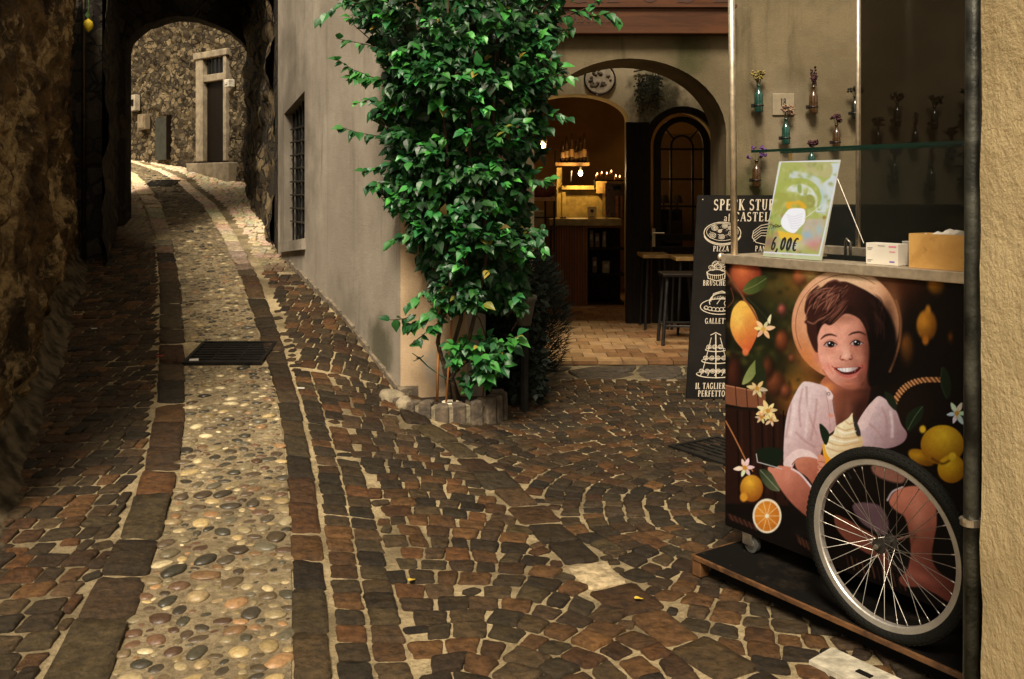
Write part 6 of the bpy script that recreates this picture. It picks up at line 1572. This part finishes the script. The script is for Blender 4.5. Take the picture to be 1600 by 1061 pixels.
    for i in range(26):
        x0, y0 = q.uniform(380, 450), q.uniform(200, 250); p.line(ZB((x0, y0), (x0-30, y0+40), (x0-q.uniform(60, 110), q.uniform(290, 330))), q.uniform(.8, 2), q.choice([(128, 74, 54), (90, 48, 36), (26, 10, 8)]), f=1.3, a=.75, taper=True)
    for i in range(24):
        x0, y0 = q.uniform(540, 600), q.uniform(180, 300); p.line(ZB((x0, y0), (x0+30, y0+40), (x0+q.uniform(10, 50), y0+q.uniform(80, 150))), q.uniform(1, 2.4), q.choice([(60, 30, 22), (24, 10, 8), (34, 18, 13)]), f=1.6, a=.6, taper=True)
    p.line(ZB((360, 128), (390, 118), (415, 128)), 2, (120, 70, 52), f=2); p.line(ZB((256, 320), (284, 330), (310, 312), (336, 300)), 2.6, (150, 92, 70), f=2, a=.8); p.line(ZB((300, 400), (300, 440), (304, 470)), 1.2, (60, 30, 22))
    # basket handle, right leaves, lemons
    hp = catm(ZC((940, 700), (968, 650), (1010, 615), (1070, 597), (1146, 596)), 8, False); p.line([tuple(v) for v in hp], 8, (150, 88, 46), f=1.5, smooth=False)
    for i in range(2, len(hp)-2, 2): p.line([(hp[i][0]-3, hp[i][1]-3.5), (hp[i][0]+3, hp[i][1]+3.5)], 1.5, (226, 160, 100), f=1.2, smooth=False); p.line([(hp[i+1][0]-3, hp[i+1][1]-3.5), (hp[i+1][0]+3, hp[i+1][1]+3.5)], 1.2, (80, 40, 18), smooth=False)
    for pts in (((990, 780), (1010, 735), (1066, 710), (1064, 760), (1030, 800), (1004, 822)), ((898, 650), (930, 660), (952, 700), (948, 730), (916, 700)), ((1150, 540), (1180, 570), (1190, 640), (1170, 680), (1145, 610))): p.poly(ZC(*pts), (26, 34, 18), f=1.4)
    p.line(ZC((1000, 815), (1030, 760), (1064, 714)), 1, (86, 96, 56)); p.line(ZC((1150, 545), (1145, 610), (1168, 675)), .8, (60, 66, 40))
    p.ell(*Zc(1060, 935), 22, 11, (196, 136, 24), f=2, c2=(120, 70, 12), rot=25)
    p.ell(*Zc(1152, 880), 34, 31, (238, 186, 40), f=2, c2=(150, 92, 14), hx=.1, hy=-.5); p.ell(*Zc(1066, 812), 5, 6, (226, 170, 40), f=3); p.ell(*Zc(1192, 985), 22, 22, (240, 186, 34), f=2, c2=(160, 98, 12), hx=-.2, hy=-.4); p.ell(*Zc(1196, 930), 6, 6, (236, 184, 44), f=3); p.line(ZC((1108, 940), (1150, 962), (1180, 950)), 3, (90, 50, 10), f=4)
    # ice cream and hand
    p.poly(ZB((328, 925), (350, 918), (372, 960), (410, 990), (402, 1024), (352, 1030), (338, 1000)), (244, 172, 46), f=1.4, grad=(*Zb(330, 930), *Zb(400, 1020), (226, 130, 30)))
    p.poly(ZB((474, 766), (480, 800), (505, 830), (512, 868), (524, 890), (520, 930), (480, 950), (430, 960), (400, 985), (370, 990), (348, 960), (340, 920), (356, 885), (380, 868), (394, 832), (428, 808), (456, 788)), (248, 224, 176), f=1.5, grad=(*Zb(380, 850), *Zb(510, 950), (206, 164, 110)))
    p.poly(ZB((476, 772), (508, 840), (514, 878), (496, 876), (482, 830)), (48, 40, 34), f=1.3)
    for l_ in (((400, 835), (440, 850), (485, 838)), ((375, 872), (430, 890), (510, 880)), ((352, 905), (420, 925), (520, 905)), ((350, 935), (410, 952), (500, 935)), ((440, 806), (460, 820), (480, 812))): p.line(ZB(*l_), 1.8, (196, 148, 92), f=1.8, a=.8)
    for l_ in (((405, 850), (440, 864), (490, 854)), ((365, 890), (430, 906), (500, 896))): p.line(ZB(*l_), 2, (255, 240, 206), f=2, a=.8)
    p.poly(ZB((314, 818), (345, 840), (362, 876), (345, 922), (322, 880)), (24, 34, 18), f=1.2)
    p.poly(ZC((510, 948), (560, 932), (620, 950), (640, 985), (690, 1010), (640, 1066), (600, 1066), (560, 1020), (520, 990)), (200, 120, 88), f=2, grad=(*Zc(520, 950), *Zc(630, 1060), (150, 74, 52)))
    for y in (930, 950, 975, 1000): p.poly(ZC((606, y), (622, y-8), (636, y+2), (640, y+22), (622, y+24)), (218, 138, 104), f=1.4)
    for y in (952, 976, 1000): p.line(ZC((612, y), (636, y+4)), 1, (136, 66, 46), f=1.4)
    # legs
    sk1, sk2 = (214, 128, 98), (130, 64, 44)
    p.poly(ZD((410, 95), (450, 82), (520, 90), (570, 130), (612, 195), (640, 300), (600, 318), (550, 282), (500, 230), (450, 160)), sk1, f=2, grad=(*Zd(440, 100), *Zd(600, 320), sk2)); p.line(ZD((520, 96), (560, 120), (610, 180), (618, 206)), 3, (234, 200, 190), f=1.5); p.blob(*Zd(500, 130), 10, 12, (230, 146, 112), .5)
    p.poly(ZD((800, 265), (860, 250), (930, 270), (965, 340), (950, 400), (880, 370), (830, 330)), (118, 84, 84), f=3); p.poly(ZD((890, 80), (960, 90), (1040, 110), (1030, 160), (960, 150), (900, 120)), (140, 86, 66), f=4); p.line(ZD((960, 240), (985, 200), (1030, 180)), 3, (200, 170, 160), f=2)
    p.poly(ZD((716, 310), (760, 320), (830, 360), (900, 400), (950, 440), (972, 500), (980, 560), (960, 592), (940, 560), (920, 510), (860, 480), (780, 430), (728, 372)), (150, 80, 56), f=2.5, grad=(*Zd(730, 320), *Zd(960, 580), (90, 44, 32)))
    p.poly(ZD((968, 250), (990, 205), (1040, 180), (1100, 176), (1150, 200), (1180, 260), (1186, 350), (1172, 430), (1166, 510), (1200, 570), (1260, 610), (1296, 660), (1290, 700), (1240, 706), (1180, 670), (1110, 640), (1040, 636), (1012, 600), (1050, 560), (1066, 480), (1060, 400), (1040, 320), (1000, 290)), (196, 112, 82), f=2.5, grad=(*Zd(1040, 240), *Zd(1190, 560), (124, 60, 44)))
    p.blob(*Zd(1100, 320), 12, 34, (222, 140, 106), .55); p.blob(*Zd(1110, 590), 30, 8, (196, 110, 84), .5, 20); p.line(ZD((1200, 650), (1240, 640), (1290, 668)), 1.2, (100, 44, 32), f=2)
    # foreground bits
    p.poly(ZC((340, 905), (400, 890), (455, 905), (450, 945), (420, 980), (360, 950)), (20, 28, 16), f=1.5); p.line(ZC((340, 920), (345, 955), (400, 970), (450, 985)), 1.4, (196, 186, 170), smooth=False)
    p.poly(ZD((372, 98), (420, 110), (452, 160), (465, 198), (420, 190), (384, 150)), (50, 56, 32), f=1.4, grad=(*Zd(380, 100), *Zd(460, 196), (92, 92, 60))); p.line(ZD((376, 102), (420, 150), (462, 196)), .9, (150, 150, 110))
    p.ell(*Zd(336, 185), 18, 21, (238, 172, 48), f=2, c2=(150, 80, 20), hx=-.2, hy=-.5); p.ell(*Zd(300, 226), 6, 7, (214, 140, 40), f=3)
    p.ell(*Zd(407, 312), 22.5, 27, (240, 216, 176), f=1.4); p.ell(*Zd(407, 313), 19.5, 23.5, (226, 140, 44), f=1.4, c2=(196, 108, 30))
    for k in range(10): a_ = k*math.pi/5; p.line([Zd(407, 312), (Zd(407, 312)[0]+19*math.cos(a_), Zd(407, 312)[1]+23*math.sin(a_))], .9, (246, 206, 150), f=1, smooth=False, a=.85)
    p.ell(*Zd(407, 312), 3, 3, (250, 230, 190), f=2)
    for (x0, x1, y0, y1) in ((225, 345, 300, 380), (540, 640, 395, 510), (770, 1030, 490, 660)):
        for k in range(12):
            x = x0+(x1-x0)*k/11; p.line(ZD((x, y0+(y1-y0)*k/18), (x+14, y0+(y1-y0)*(k/18+.35))), 2, (104, 58, 36) if k % 2 else (60, 30, 20), f=1.6, a=.8)
    p.blob(*Zd(560, 390), 14, 8, (22, 16, 12), .8)
    n_ = p.noise(1.6, 3.5, 1)+p.noise(6, 3, 2); return p.C*(1+n_[:, None]/90)
# ------------------------------------------------------------------ the cart
Lp = Vector((.85, 3.825, 0)); cd = Vector((.555, -.832, 0)); cn = Vector((.832, .555, 0))
def cp(s_, b_, z): return Lp+cd*s_+cn*b_+Vector((0, 0, z))
def cpx(px, py, b_):
    "cart coordinates (s, z) seen at a pixel on the plane b"
    a_ = (px-CX)/FPX; o = Lp+cn*b_; s_ = (a_*o.y-o.x)/(cd.x-a_*cd.y); Y = o.y+cd.y*s_
    return s_, EYE-(py-HY)/FPX*Y
def cbox(m, s0, s1, b0, b1, z0, z1):
    return m.hexa([cp(s0, b0, z0), cp(s1, b0, z0), cp(s1, b1, z0), cp(s0, b1, z0)], [cp(s0, b0, z1), cp(s1, b0, z1), cp(s1, b1, z1), cp(s0, b1, z1)])
CL = 1.25; PT = .092
platf = empty('wooden_platform', cp(.6, .3, 0), 'low dark wooden platform with worn brown edges carrying the ice cream cart', 'platform')
dk = NT('black_felt_deck'); c = dk.mix(dk.ramp(dk.noise(5, 6, rough=.7), .5, .75), (.004, .0035, .003), (.020, .015, .010)); dk.base(c); dk.set(rough=.85, spec=.06); dk.bump(dk.noise(120, 4), .4, .003)
m = MB(); cbox(m, .012, 1.36, -.178, .74, PT-.020, PT); m.build('deck', dk.m, platf, bevel=.003)
ew = wood('worn_brown_edge', (.035, .016, .007), (.13, .060, .022), 'x', .6, .7)
m = MB(); cbox(m, .0, 1.37, -.190, -.179, PT-.020, PT-.002); m.build('edge_strip', ew, platf, bevel=.002)
m = MB(); cbox(m, .0, .011, -.178, .74, PT-.020, PT-.002); m.build('edge_strip', ew, platf, bevel=.002)
for s_ in (.004, 1.30):
    m = MB(); cbox(m, s_, s_+.045, -.186, -.14, .012, PT-.021); m.build('foot_block', ew, platf, bevel=.003)
m = MB(); cbox(m, .05, 1.30, -.13, -.11, .014, PT-.021); m.build('skirt_board', M_['black'], platf)
for s_ in (.03, .10, .17, .30):
    m = MB(); m.lathe([(.001, 0), (.004, .0008), (.002, .002)], cp(s_, -.15 if s_ != .10 else .0, PT), 8); m.build('screw', M_['black_metal'], platf)
cart = empty('ice_cream_cart', cp(.6, .3, PT), 'ice cream cart with a printed lemon grove front, steel counter and spoked wheel', 'cart')
m = MB(); cbox(m, .0, CL, .004, .60, .166, 1.20); m.build('body', M_['black'], cart, bevel=.004)
pm_ = attr_mat('printed_vinyl', .5, .12)
pan = sheet('printed_panel', cp(0, 0, .166), cp(CL, 0, .166), cp(CL, 0, 1.207), cp(0, 0, 1.207), 560, 460, lemon_print, pm_, cart, gain=PRINT_GAIN)
tag(pan, 'printed picture of a smiling child in a straw hat among lemons')
m = MB(); cbox(m, -.012, CL, -.012, .03, 1.208, 1.245); cr1 = m.build('counter_rail', M_['rail_steel'], cart, bevel=.003)
m = MB(); cbox(m, -.012, .02, .031, .60, 1.212, 1.243); m.build('counter_rail', M_['rail_steel'], cart, bevel=.003)
m = MB(); cbox(m, .021, CL, .575, .605, 1.225, 1.262); m.build('counter_rail', M_['rail_steel'], cart, bevel=.003)
m = MB(); cbox(m, .021, CL, .031, .12, 1.232, 1.2435); m.build('counter_shelf', M_['rail_steel'], cart)
m = MB(); cbox(m, .021, CL, .125, .57, 1.201, 1.208); m.build('counter_well', M_['black'], cart)
m = MB(); Mx = Matrix((cd, cn, Vector((0, 0, 1)))).transposed()
m.lathe([(.008, 0), (.017, .003), (.017, .012), (.006, .016)], cp(-.030, .0, 1.232), 16, Mx @ Matrix.Rotation(R(90), 3, 'Y')); m.build('rail_end_knob', M_['rail_steel'], cart, smooth=True)
def post(pts, r_, nm='post'):
    m = MB(); m.tube(pts, r_, 14); return m.build(nm, M_['rail_steel'], cart, smooth=True)
s1, z1 = cpx(1147.5, 397, .01); post([cp(s1, .01, 1.24), cp(s1-.02, .01, 2.55)], .0135)
s2, _ = cpx(1341, 380, .59); post([cp(s2, .59, 1.262), cp(s2, .59, 2.55)], .0105)
post([cp(CL-.02, .59, 1.262), cp(CL-.02, .59, 2.55)], .0105)
post([cp(s1-.02, .01, 2.55), cp(s2, .59, 2.552), cp(CL-.02, .59, 2.55)], .012, 'top_rail')
m = MB(); cbox(m, s2+.014, CL-.034, .588, .594, 1.27, 2.50); m.build('rear_glass', M_['smoke_glass'], cart)
m = MB(); sl_, zl = cpx(1220, 238, .30); cbox(m, sl_, CL, .13, .30, zl-.005, zl+.005); gs = m.build('glass_shelf', M_['glass'], cart)
m = MB(); cbox(m, sl_-.003, CL, .3005, .304, zl-.0052, zl+.0052); cbox(m, sl_-.003, CL, .126, .1295, zl-.0052, zl+.0052); m.build('glass_edge', M_['glass_edge'], gs)
m = MB(); cbox(m, sl_+.01, CL, .298, .302, 1.21, zl-.007); m.build('glass_screen', M_['glass'], cart)
m = MB(); m.box(cp(sl_+.05, .30, zl-.02), (.012, .012, .028)); m.build('shelf_clamp', simple('brass_clamp', (.6, .42, .16), .3, metal=.9), cart)
m = MB(); a1, b1 = cpx(1310, 300, .30), cpx(1347, 380, .30); m.tube([cp(a1[0]-.04, .31, a1[1]+.11), cp(b1[0], .31, b1[1])], .0018, 6); m.build('stay_wire', M_['steel'], cart)
m = MB(); q = cpx(1325, 388, .5); m.tube([cp(q[0]-.012, .5, 1.21), cp(q[0]-.012, .5, 1.285), cp(q[0], .49, 1.30), cp(q[0]+.012, .5, 1.285), cp(q[0]+.012, .5, 1.21)], .006, 8); m.build('hook_handle', M_['steel'], cart, smooth=True)
m = MB()
for b_ in (.02, .54):
    for s_ in (.10,): pass
def caster(s_, b_):
    c0 = cp(s_, b_, PT+.034); 
    m = MB(); m.lathe([(.010, -.011), (.033, -.011), (.034, 0), (.033, .011), (.010, .011)], c0, 24, Mx @ Matrix.Rotation(R(90), 3, 'X')); k = m.build('caster', simple('grey_rubber', (.05, .05, .045), .5), cart, smooth=False)
    m = MB(); m.lathe([(.003, -.014), (.018, -.0135), (.018, .0135), (.003, .014)], c0, 18, Mx @ Matrix.Rotation(R(90), 3, 'X')); m.build('caster_hub', M_['steel'], k)
    m = MB(); cbox(m, s_-.035, s_+.012, b_-.019, b_-.015, PT+.03, .163); cbox(m, s_-.035, s_+.012, b_+.015, b_+.019, PT+.03, .163); cbox(m, s_-.036, s_+.013, b_-.022, b_+.022, .1635, .1655); m.build('caster_fork', M_['steel'], k)
caster(cpx(1176, 855, .02)[0], .02); caster(.10, .52); caster(1.12, .52)
# wheel
bW = -.165; sW, zW = cpx(1383, 850, bW); RT = .272
Wm = Mx @ Matrix.Rotation(R(90), 3, 'X')      # local z -> along -n
wc = cp(sW, bW, zW)
wh = bpy.data.objects.new('wheel', None); col.objects.link(wh); wh.location = wc; wh.empty_display_size = .1; join(wh, cart)
tyre = NT('tyre_rubber'); tyre.base((.006, .006, .005)); tyre.set(rough=.75, spec=.12); tyre.bump(tyre.voro(160), .8, .003)
m = MB(); m.torus(wc, .2795, .0215, Wm, 96, 14, 1.0); ty = m.build('tyre', tyre.m, wh, smooth=True)
m = MB()
for i in range(96):
    a_ = 2*math.pi*i/96; 
    for t_k, off in ((-.012, 0), (0, .5), (.012, 0)):
        a2 = a_+off*2*math.pi/96; c0 = wc+Wm @ Vector((.2995*math.cos(a2), .2995*math.sin(a2), t_k))
        rad = Wm @ Vector((math.cos(a2), math.sin(a2), 0)); tan = Wm @ Vector((-math.sin(a2), math.cos(a2), 0)); ax3 = Wm @ Vector((0, 0, 1))
        m.box(c0-rad*(.0022+abs(t_k)*.25), (.004, .011, .008), Matrix((rad, tan, ax3)).transposed())
m.build('tread', tyre.m, ty)
m = MB(); pr_ = [(.244, -.009), (.247, -.013), (.262, -.014), (.2685, -.0145), (.2685, -.011), (.262, -.008), (.262, .008), (.2685, .011), (.2685, .0145), (.262, .014), (.247, .013), (.244, .009)]
o = []; n = 96
for k in range(n):
    for r_, z in pr_: o.append(wc+Wm @ Vector((r_*math.cos(2*math.pi*k/n), r_*math.sin(2*math.pi*k/n), z)))
K = len(pr_); m.add(o, [(i*K+j, ((i+1) % n)*K+j, ((i+1) % n)*K+(j+1) % K, i*K+(j+1) % K) for i in range(n) for j in range(K)])
m.build('rim', simple('alloy_rim', (.50, .47, .42), .38, metal=.75, var=.1, scale=20), wh, smooth=False)
m = MB(); m.torus(wc+Wm @ Vector((0, 0, .0135)), .2715, .0016, Wm, 90, 6); m.build('reflective_line', simple('grey_line', (.4, .38, .34), .5, var=0), ty, smooth=True)
m = MB(); m.lathe([(.006, -.045), (.006, -.034), (.024, -.033), (.024, -.028), (.012, -.024), (.012, .024), (.024, .028), (.024, .033), (.010, .034), (.010, .045), (.004, .047)], wc, 20, Wm); hb = m.build('hub', simple('dark_hub', (.06, .055, .05), .35, metal=.8), wh)
m = MB(); m.lathe([(.002, .052), (.007, .052), (.0085, .046), (.0085, .044)], wc, 6, Wm); m.lathe([(.004, -.16), (.004, .05)], wc, 8, Wm); m.build('axle', M_['steel'], hb)
spm = simple('bright_spokes', (.48, .45, .40), .36, metal=.9, var=0)
for i in range(36):
    side = 1 if i % 2 else -1; ar = 2*math.pi*i/36; lead = R(52)*(1 if (i//2) % 2 else -1); ah = ar+lead
    a_ = wc+Wm @ Vector((.022*math.cos(ah), .022*math.sin(ah), side*.030)); b_ = wc+Wm @ Vector((.2445*math.cos(ar), .2445*math.sin(ar), side*.003))
    m = MB(); m.tube([a_, a_+(b_-a_)*.93, a_+(b_-a_)*.935, b_], [.00105, .00105, .0021, .0021], 5); m.build('spoke', spm, wh, smooth=True)
m = MB(); vv_ = wc+Wm @ Vector((.244*math.cos(2.2), .244*math.sin(2.2), 0)); m.tube([vv_, wc+Wm @ Vector((.215*math.cos(2.2), .215*math.sin(2.2), 0))], .003, 8); m.build('valve', M_['black'], wh)
# price poster
def poster_print(X, Y):
    p = Paint(X, Y, (200, 200, 150)); 
    U = lambda *a: [(1180+x/5.894, 230+y/5.894) for x, y in a]
    Q = lambda x, y: (1180+x/5.894, 230+y/5.894)
    p.poly(U((230, 130), (790, 125), (590, 1000), (60, 965)), (176, 180, 92), smooth=False, f=1)
    p.poly(U((690, 150), (780, 140), (700, 520), (640, 620), (560, 600), (560, 380), (690, 280)), (214, 216, 208), smooth=False, f=3)
    p.poly(U((240, 145), (690, 150), (680, 285), (480, 240), (330, 230), (230, 330)), (178, 178, 98), smooth=False, f=3); p.poly(U((440, 150), (690, 152), (680, 280), (500, 240), (470, 190)), (190, 178, 120), f=3)
    p.poly(U((340, 225), (480, 240), (600, 300), (660, 420), (640, 520), (600, 420), (520, 320), (420, 290), (320, 300)), (206, 210, 196), f=3)
    p.line(U((200, 420), (260, 340), (360, 310), (460, 315), (550, 370), (595, 460), (590, 560)), 8.0, (172, 176, 84), f=2); p.line(U((610, 400), (625, 470), (600, 560)), 5, (190, 205, 196), f=3)
    p.poly(U((290, 400), (340, 350), (440, 340), (520, 380), (560, 450), (565, 520), (545, 540), (520, 450), (440, 450), (380, 420)), (222, 222, 206), f=2); p.poly(U((390, 350), (425, 350), (425, 420), (395, 420)), (150, 165, 90), f=2); p.poly(U((450, 400), (480, 390), (475, 440), (450, 445)), (150, 165, 100), f=2)
    p.ell(*Q(500, 500), 9, 11, (160, 154, 78), f=2); p.line(U((545, 450), (560, 490), (555, 560)), 1, (210, 196, 120))
    p.poly(U((190, 420), (300, 430), (400, 450), (470, 470), (480, 640), (430, 700), (240, 640), (160, 560)), (168, 166, 78), f=3)
    p.poly(U((280, 510), (340, 500), (400, 488), (460, 530), (455, 570), (320, 570), (290, 560)), (232, 172, 46), f=2)
    g = np.random.RandomState(8)
    for i in range(240):
        x, y = g.uniform(60, 780), g.uniform(140, 990); c = [(196, 190, 110), (160, 170, 74), (206, 200, 140), (150, 150, 80)][g.randint(4)]
        if y > 640: c = [(206, 150, 140), (196, 176, 160), (150, 176, 190), (150, 110, 80), (216, 190, 150), (120, 130, 70), (200, 120, 116), (226, 196, 90)][g.randint(8)]
        p.blob(*Q(x, y), g.uniform(1.5, 5), g.uniform(1.5, 5), c, .55, g.uniform(0, 90))
    p.poly(U((470, 670), (560, 660), (640, 680), (620, 800), (560, 900), (420, 880), (430, 780)), (206, 178, 168), f=4, a=.7); p.blob(*Q(480, 810), 9, 7, (150, 184, 196), .8); p.blob(*Q(540, 900), 14, 9, (212, 130, 126), .8); p.blob(*Q(130, 880), 11, 14, (150, 104, 84), .8); p.blob(*Q(590, 760), 6, 9, (170, 190, 186), .8)
    p.poly(U((210, 770), (260, 780), (420, 810), (410, 870), (330, 860), (240, 850)), (240, 190, 60), f=3); p.blob(*Q(330, 900), 20, 7, (220, 206, 190), .8)
    for k in range(7): p.line(U((110+k*18, 760-k*4), (130+k*20, 710+(k % 3)*8), (180+k*10, 730)), .9, (70, 62, 36), f=1)
    p.poly(U((300, 580), (350, 562), (440, 566), (462, 600), (455, 690), (410, 740), (360, 790), (290, 770), (242, 720), (244, 660)), (252, 246, 242), f=1.5)
    for k in range(6): p.line(U((290+k*8, 620+k*24), (350, 640+k*22), (440-k*5, 610+k*26)), .8, (226, 212, 214), f=1.4)
    p.line(U((455, 655), (540, 590), (625, 525)), 1.3, (226, 218, 190), f=1, smooth=False); p.ell(*Q(637, 648), 2.5, 2.2, (140, 96, 50)); p.ell(*Q(637, 648), 1.2, 1, (200, 150, 90)); p.line(U((560, 602), (650, 604)), .8, (170, 170, 120))
    for e0, e1 in (((234, 132), (786, 128)), ((786, 128), (590, 996)), ((590, 996), (62, 966)), ((62, 966), (234, 132))): p.line(U(e0, e1), 2.4, (232, 224, 222), smooth=False, f=1)
    return p.C
pcn = []
for px, py, b_ in ((1192, 398, -.002), (1283, 402, -.002), (1313, 250, .12), (1217, 252, .12)):
    s_, z = cpx(px, py, b_); pcn.append([s_, b_, z])
pcn[0][2] = pcn[1][2] = 1.2475; zt = (pcn[2][2]+pcn[3][2])/2; pcn[2][2] = pcn[3][2] = zt
C4 = [cp(*q) for q in pcn]
po = empty('price_poster', (C4[0]+C4[1])/2, 'colourful green ice cream price poster reading 6,00 euro leaning on the steel counter', 'poster')
sheet('printed_sheet', *C4, 150, 190, poster_print, pm_, po, gain=PRINT_GAIN*.72)
back = (C4[1]-C4[0]).cross(C4[3]-C4[0]).normalized()
if back.y < 0: back = -back
m = MB(); m.hexa([C4[0]+back*.001, C4[1]+back*.001, C4[1]+back*.004, C4[0]+back*.004], [C4[3]+back*.001, C4[2]+back*.001, C4[2]+back*.004, C4[3]+back*.004]); m.build('acrylic_back', simple('acrylic', (.4, .38, .34), .2), po)
m = MB(); m.hexa([cp(pcn[0][0]+.1, .13, 1.2445), cp(pcn[0][0]+.2, .13, 1.2445), cp(pcn[0][0]+.2, .135, 1.2445), cp(pcn[0][0]+.1, .135, 1.2445)], [cp(pcn[0][0]+.1, .09, 1.50), cp(pcn[0][0]+.2, .09, 1.50), cp(pcn[0][0]+.2, .095, 1.50), cp(pcn[0][0]+.1, .095, 1.50)]); m.build('easel_leg', M_['glass'], po)
u_ = (C4[1]-C4[0]).normalized(); v_ = (C4[3]-C4[0]).normalized(); f = planef(C4[0], u_, v_, -back, 1.2e-5, .0004)
m = MB(); text(m, '6,00€', .030, .028, .052, f, center=False, sx=.66, slant=.12, gap=.20); text(m, '6,00€', .0318, .028, .052, f, center=False, sx=.66, slant=.12, gap=.20); m.build('price_lettering', simple('black_print', (.008, .008, .008), .5, var=0), po)
# boxes on the counter
s0, s1 = cpx(1353, 400, .03)[0], cpx(1403, 400, .03)[0]; zb_ = 1.2455
bx1 = empty('white_carton', cp((s0+s1)/2, .05, zb_), 'white printed carton standing on the counter beside the wooden box', 'carton')
m = MB(); cbox(m, s0, s1, .03, .085, zb_, zb_+.073); m.build('carton_body', simple('white_card', (.62, .58, .50), .6, var=.04), bx1, bevel=.001)
f = planef(cp(s0, .03, zb_), cd, (0, 0, 1), -cn, 1e-5, .0004); W = s1-s0
def dash(m, x0, x1, y, h_): flat_stroke(m, [(x0*W, y), (x1*W, y)], h_, f)
m = MB()
for x0, x1, y in ((.05, .22, .056), (.38, .60, .0645), (.05, .18, .051), (.05, .22, .015), (.05, .16, .010)): dash(m, x0, x1, y, .0022)
m.build('printed_text', simple('grey_print', (.16, .14, .13), .7, var=0), bx1)
m = MB(); dash(m, .72, .95, .063, .005); dash(m, .74, .92, .046, .003); m.build('pink_print', simple('pink_print', (.62, .16, .26), .7, var=0), bx1)
m = MB(); dash(m, .74, .90, .012, .005); m.build('violet_print', simple('violet_print', (.16, .12, .42), .7, var=0), bx1)
s0, s1 = cpx(1407, 400, .05)[0], cpx(1417, 400, .05)[0]
bx2 = empty('grey_carton', cp(s0, .08, zb_), 'grey carton wedged between the white carton and the wooden box', 'carton')
m = MB(); cbox(m, s0-.02, s1, .09, .115, zb_, zb_+.078); m.build('carton_body', simple('grey_card', (.22, .21, .19), .6), bx2)
m = MB(); cbox(m, s0-.021, s1+.001, .0895, .1155, zb_+.078, zb_+.081); m.build('lid', simple('pale_card', (.4, .38, .34), .6), bx2)
s0, s1 = cpx(1420, 400, .02)[0], CL-.14
wb = empty('wooden_box', cp((s0+s1)/2, .08, zb_), 'light brown wooden box full of white napkins on the cart counter', 'box')
bw = wood('light_plywood', (.50, .27, .075), (.62, .36, .11), 'x', .6, .5); hB2 = .112
for (a0, a1, b0, b1) in ((s0, s1, .02, .028), (s0, s1, .112, .119), (s0, s0+.008, .0285, .1115), (s1-.008, s1, .0285, .1115)):
    m = MB(); cbox(m, a0, a1, b0, b1, zb_, zb_+hB2); m.build('side', bw, wb)
m = MB(); cbox(m, s0+.008, s1-.008, .0285, .1115, zb_, zb_+.008); m.build('bottom', bw, wb)
for k in range(5):
    a0 = s0+.022+k*.043; m = MB(); o = MB()
    pts = []
    for i in range(7):
        for j in range(5):
            pts.append(cp(a0+.040*i/6, .035+.07*j/4, zb_+hB2-.004+.008*(k % 3)+.010*noise.noise((i*.6+k*3, j*.5, k))-.004*abs(j-2)))
    lo_ = [p-Vector((0, 0, .05)) for p in pts]; n5 = len(pts)
    fs = [(i*5+j, (i+1)*5+j, (i+1)*5+j+1, i*5+j+1) for i in range(6) for j in range(4)]
    sides = [(i*5, i*5+n5, (i+1)*5+n5, (i+1)*5) for i in range(6)]+[(i*5+4, (i+1)*5+4, (i+1)*5+4+n5, i*5+4+n5) for i in range(6)]+[(j, j+1, j+1+n5, j+n5) for j in range(4)]+[(30+j, 30+j+n5, 30+j+1+n5, 30+j+1) for j in range(4)]
    m.add(pts+lo_, fs+sides); nb = m.build('napkin_stack', simple('napkin_white', (.72, .68, .6), .9, var=.03), loc=cp(a0+.02, .07, zb_+.03))
    tag(nb, ['white napkins at the left end inside the wooden box', 'white napkins second from the left inside the wooden box', 'white napkins in the middle of the wooden box', 'white napkins second from the right inside the wooden box', 'white napkins at the right end inside the wooden box'][k], 'napkins', 'napkins in the wooden box')
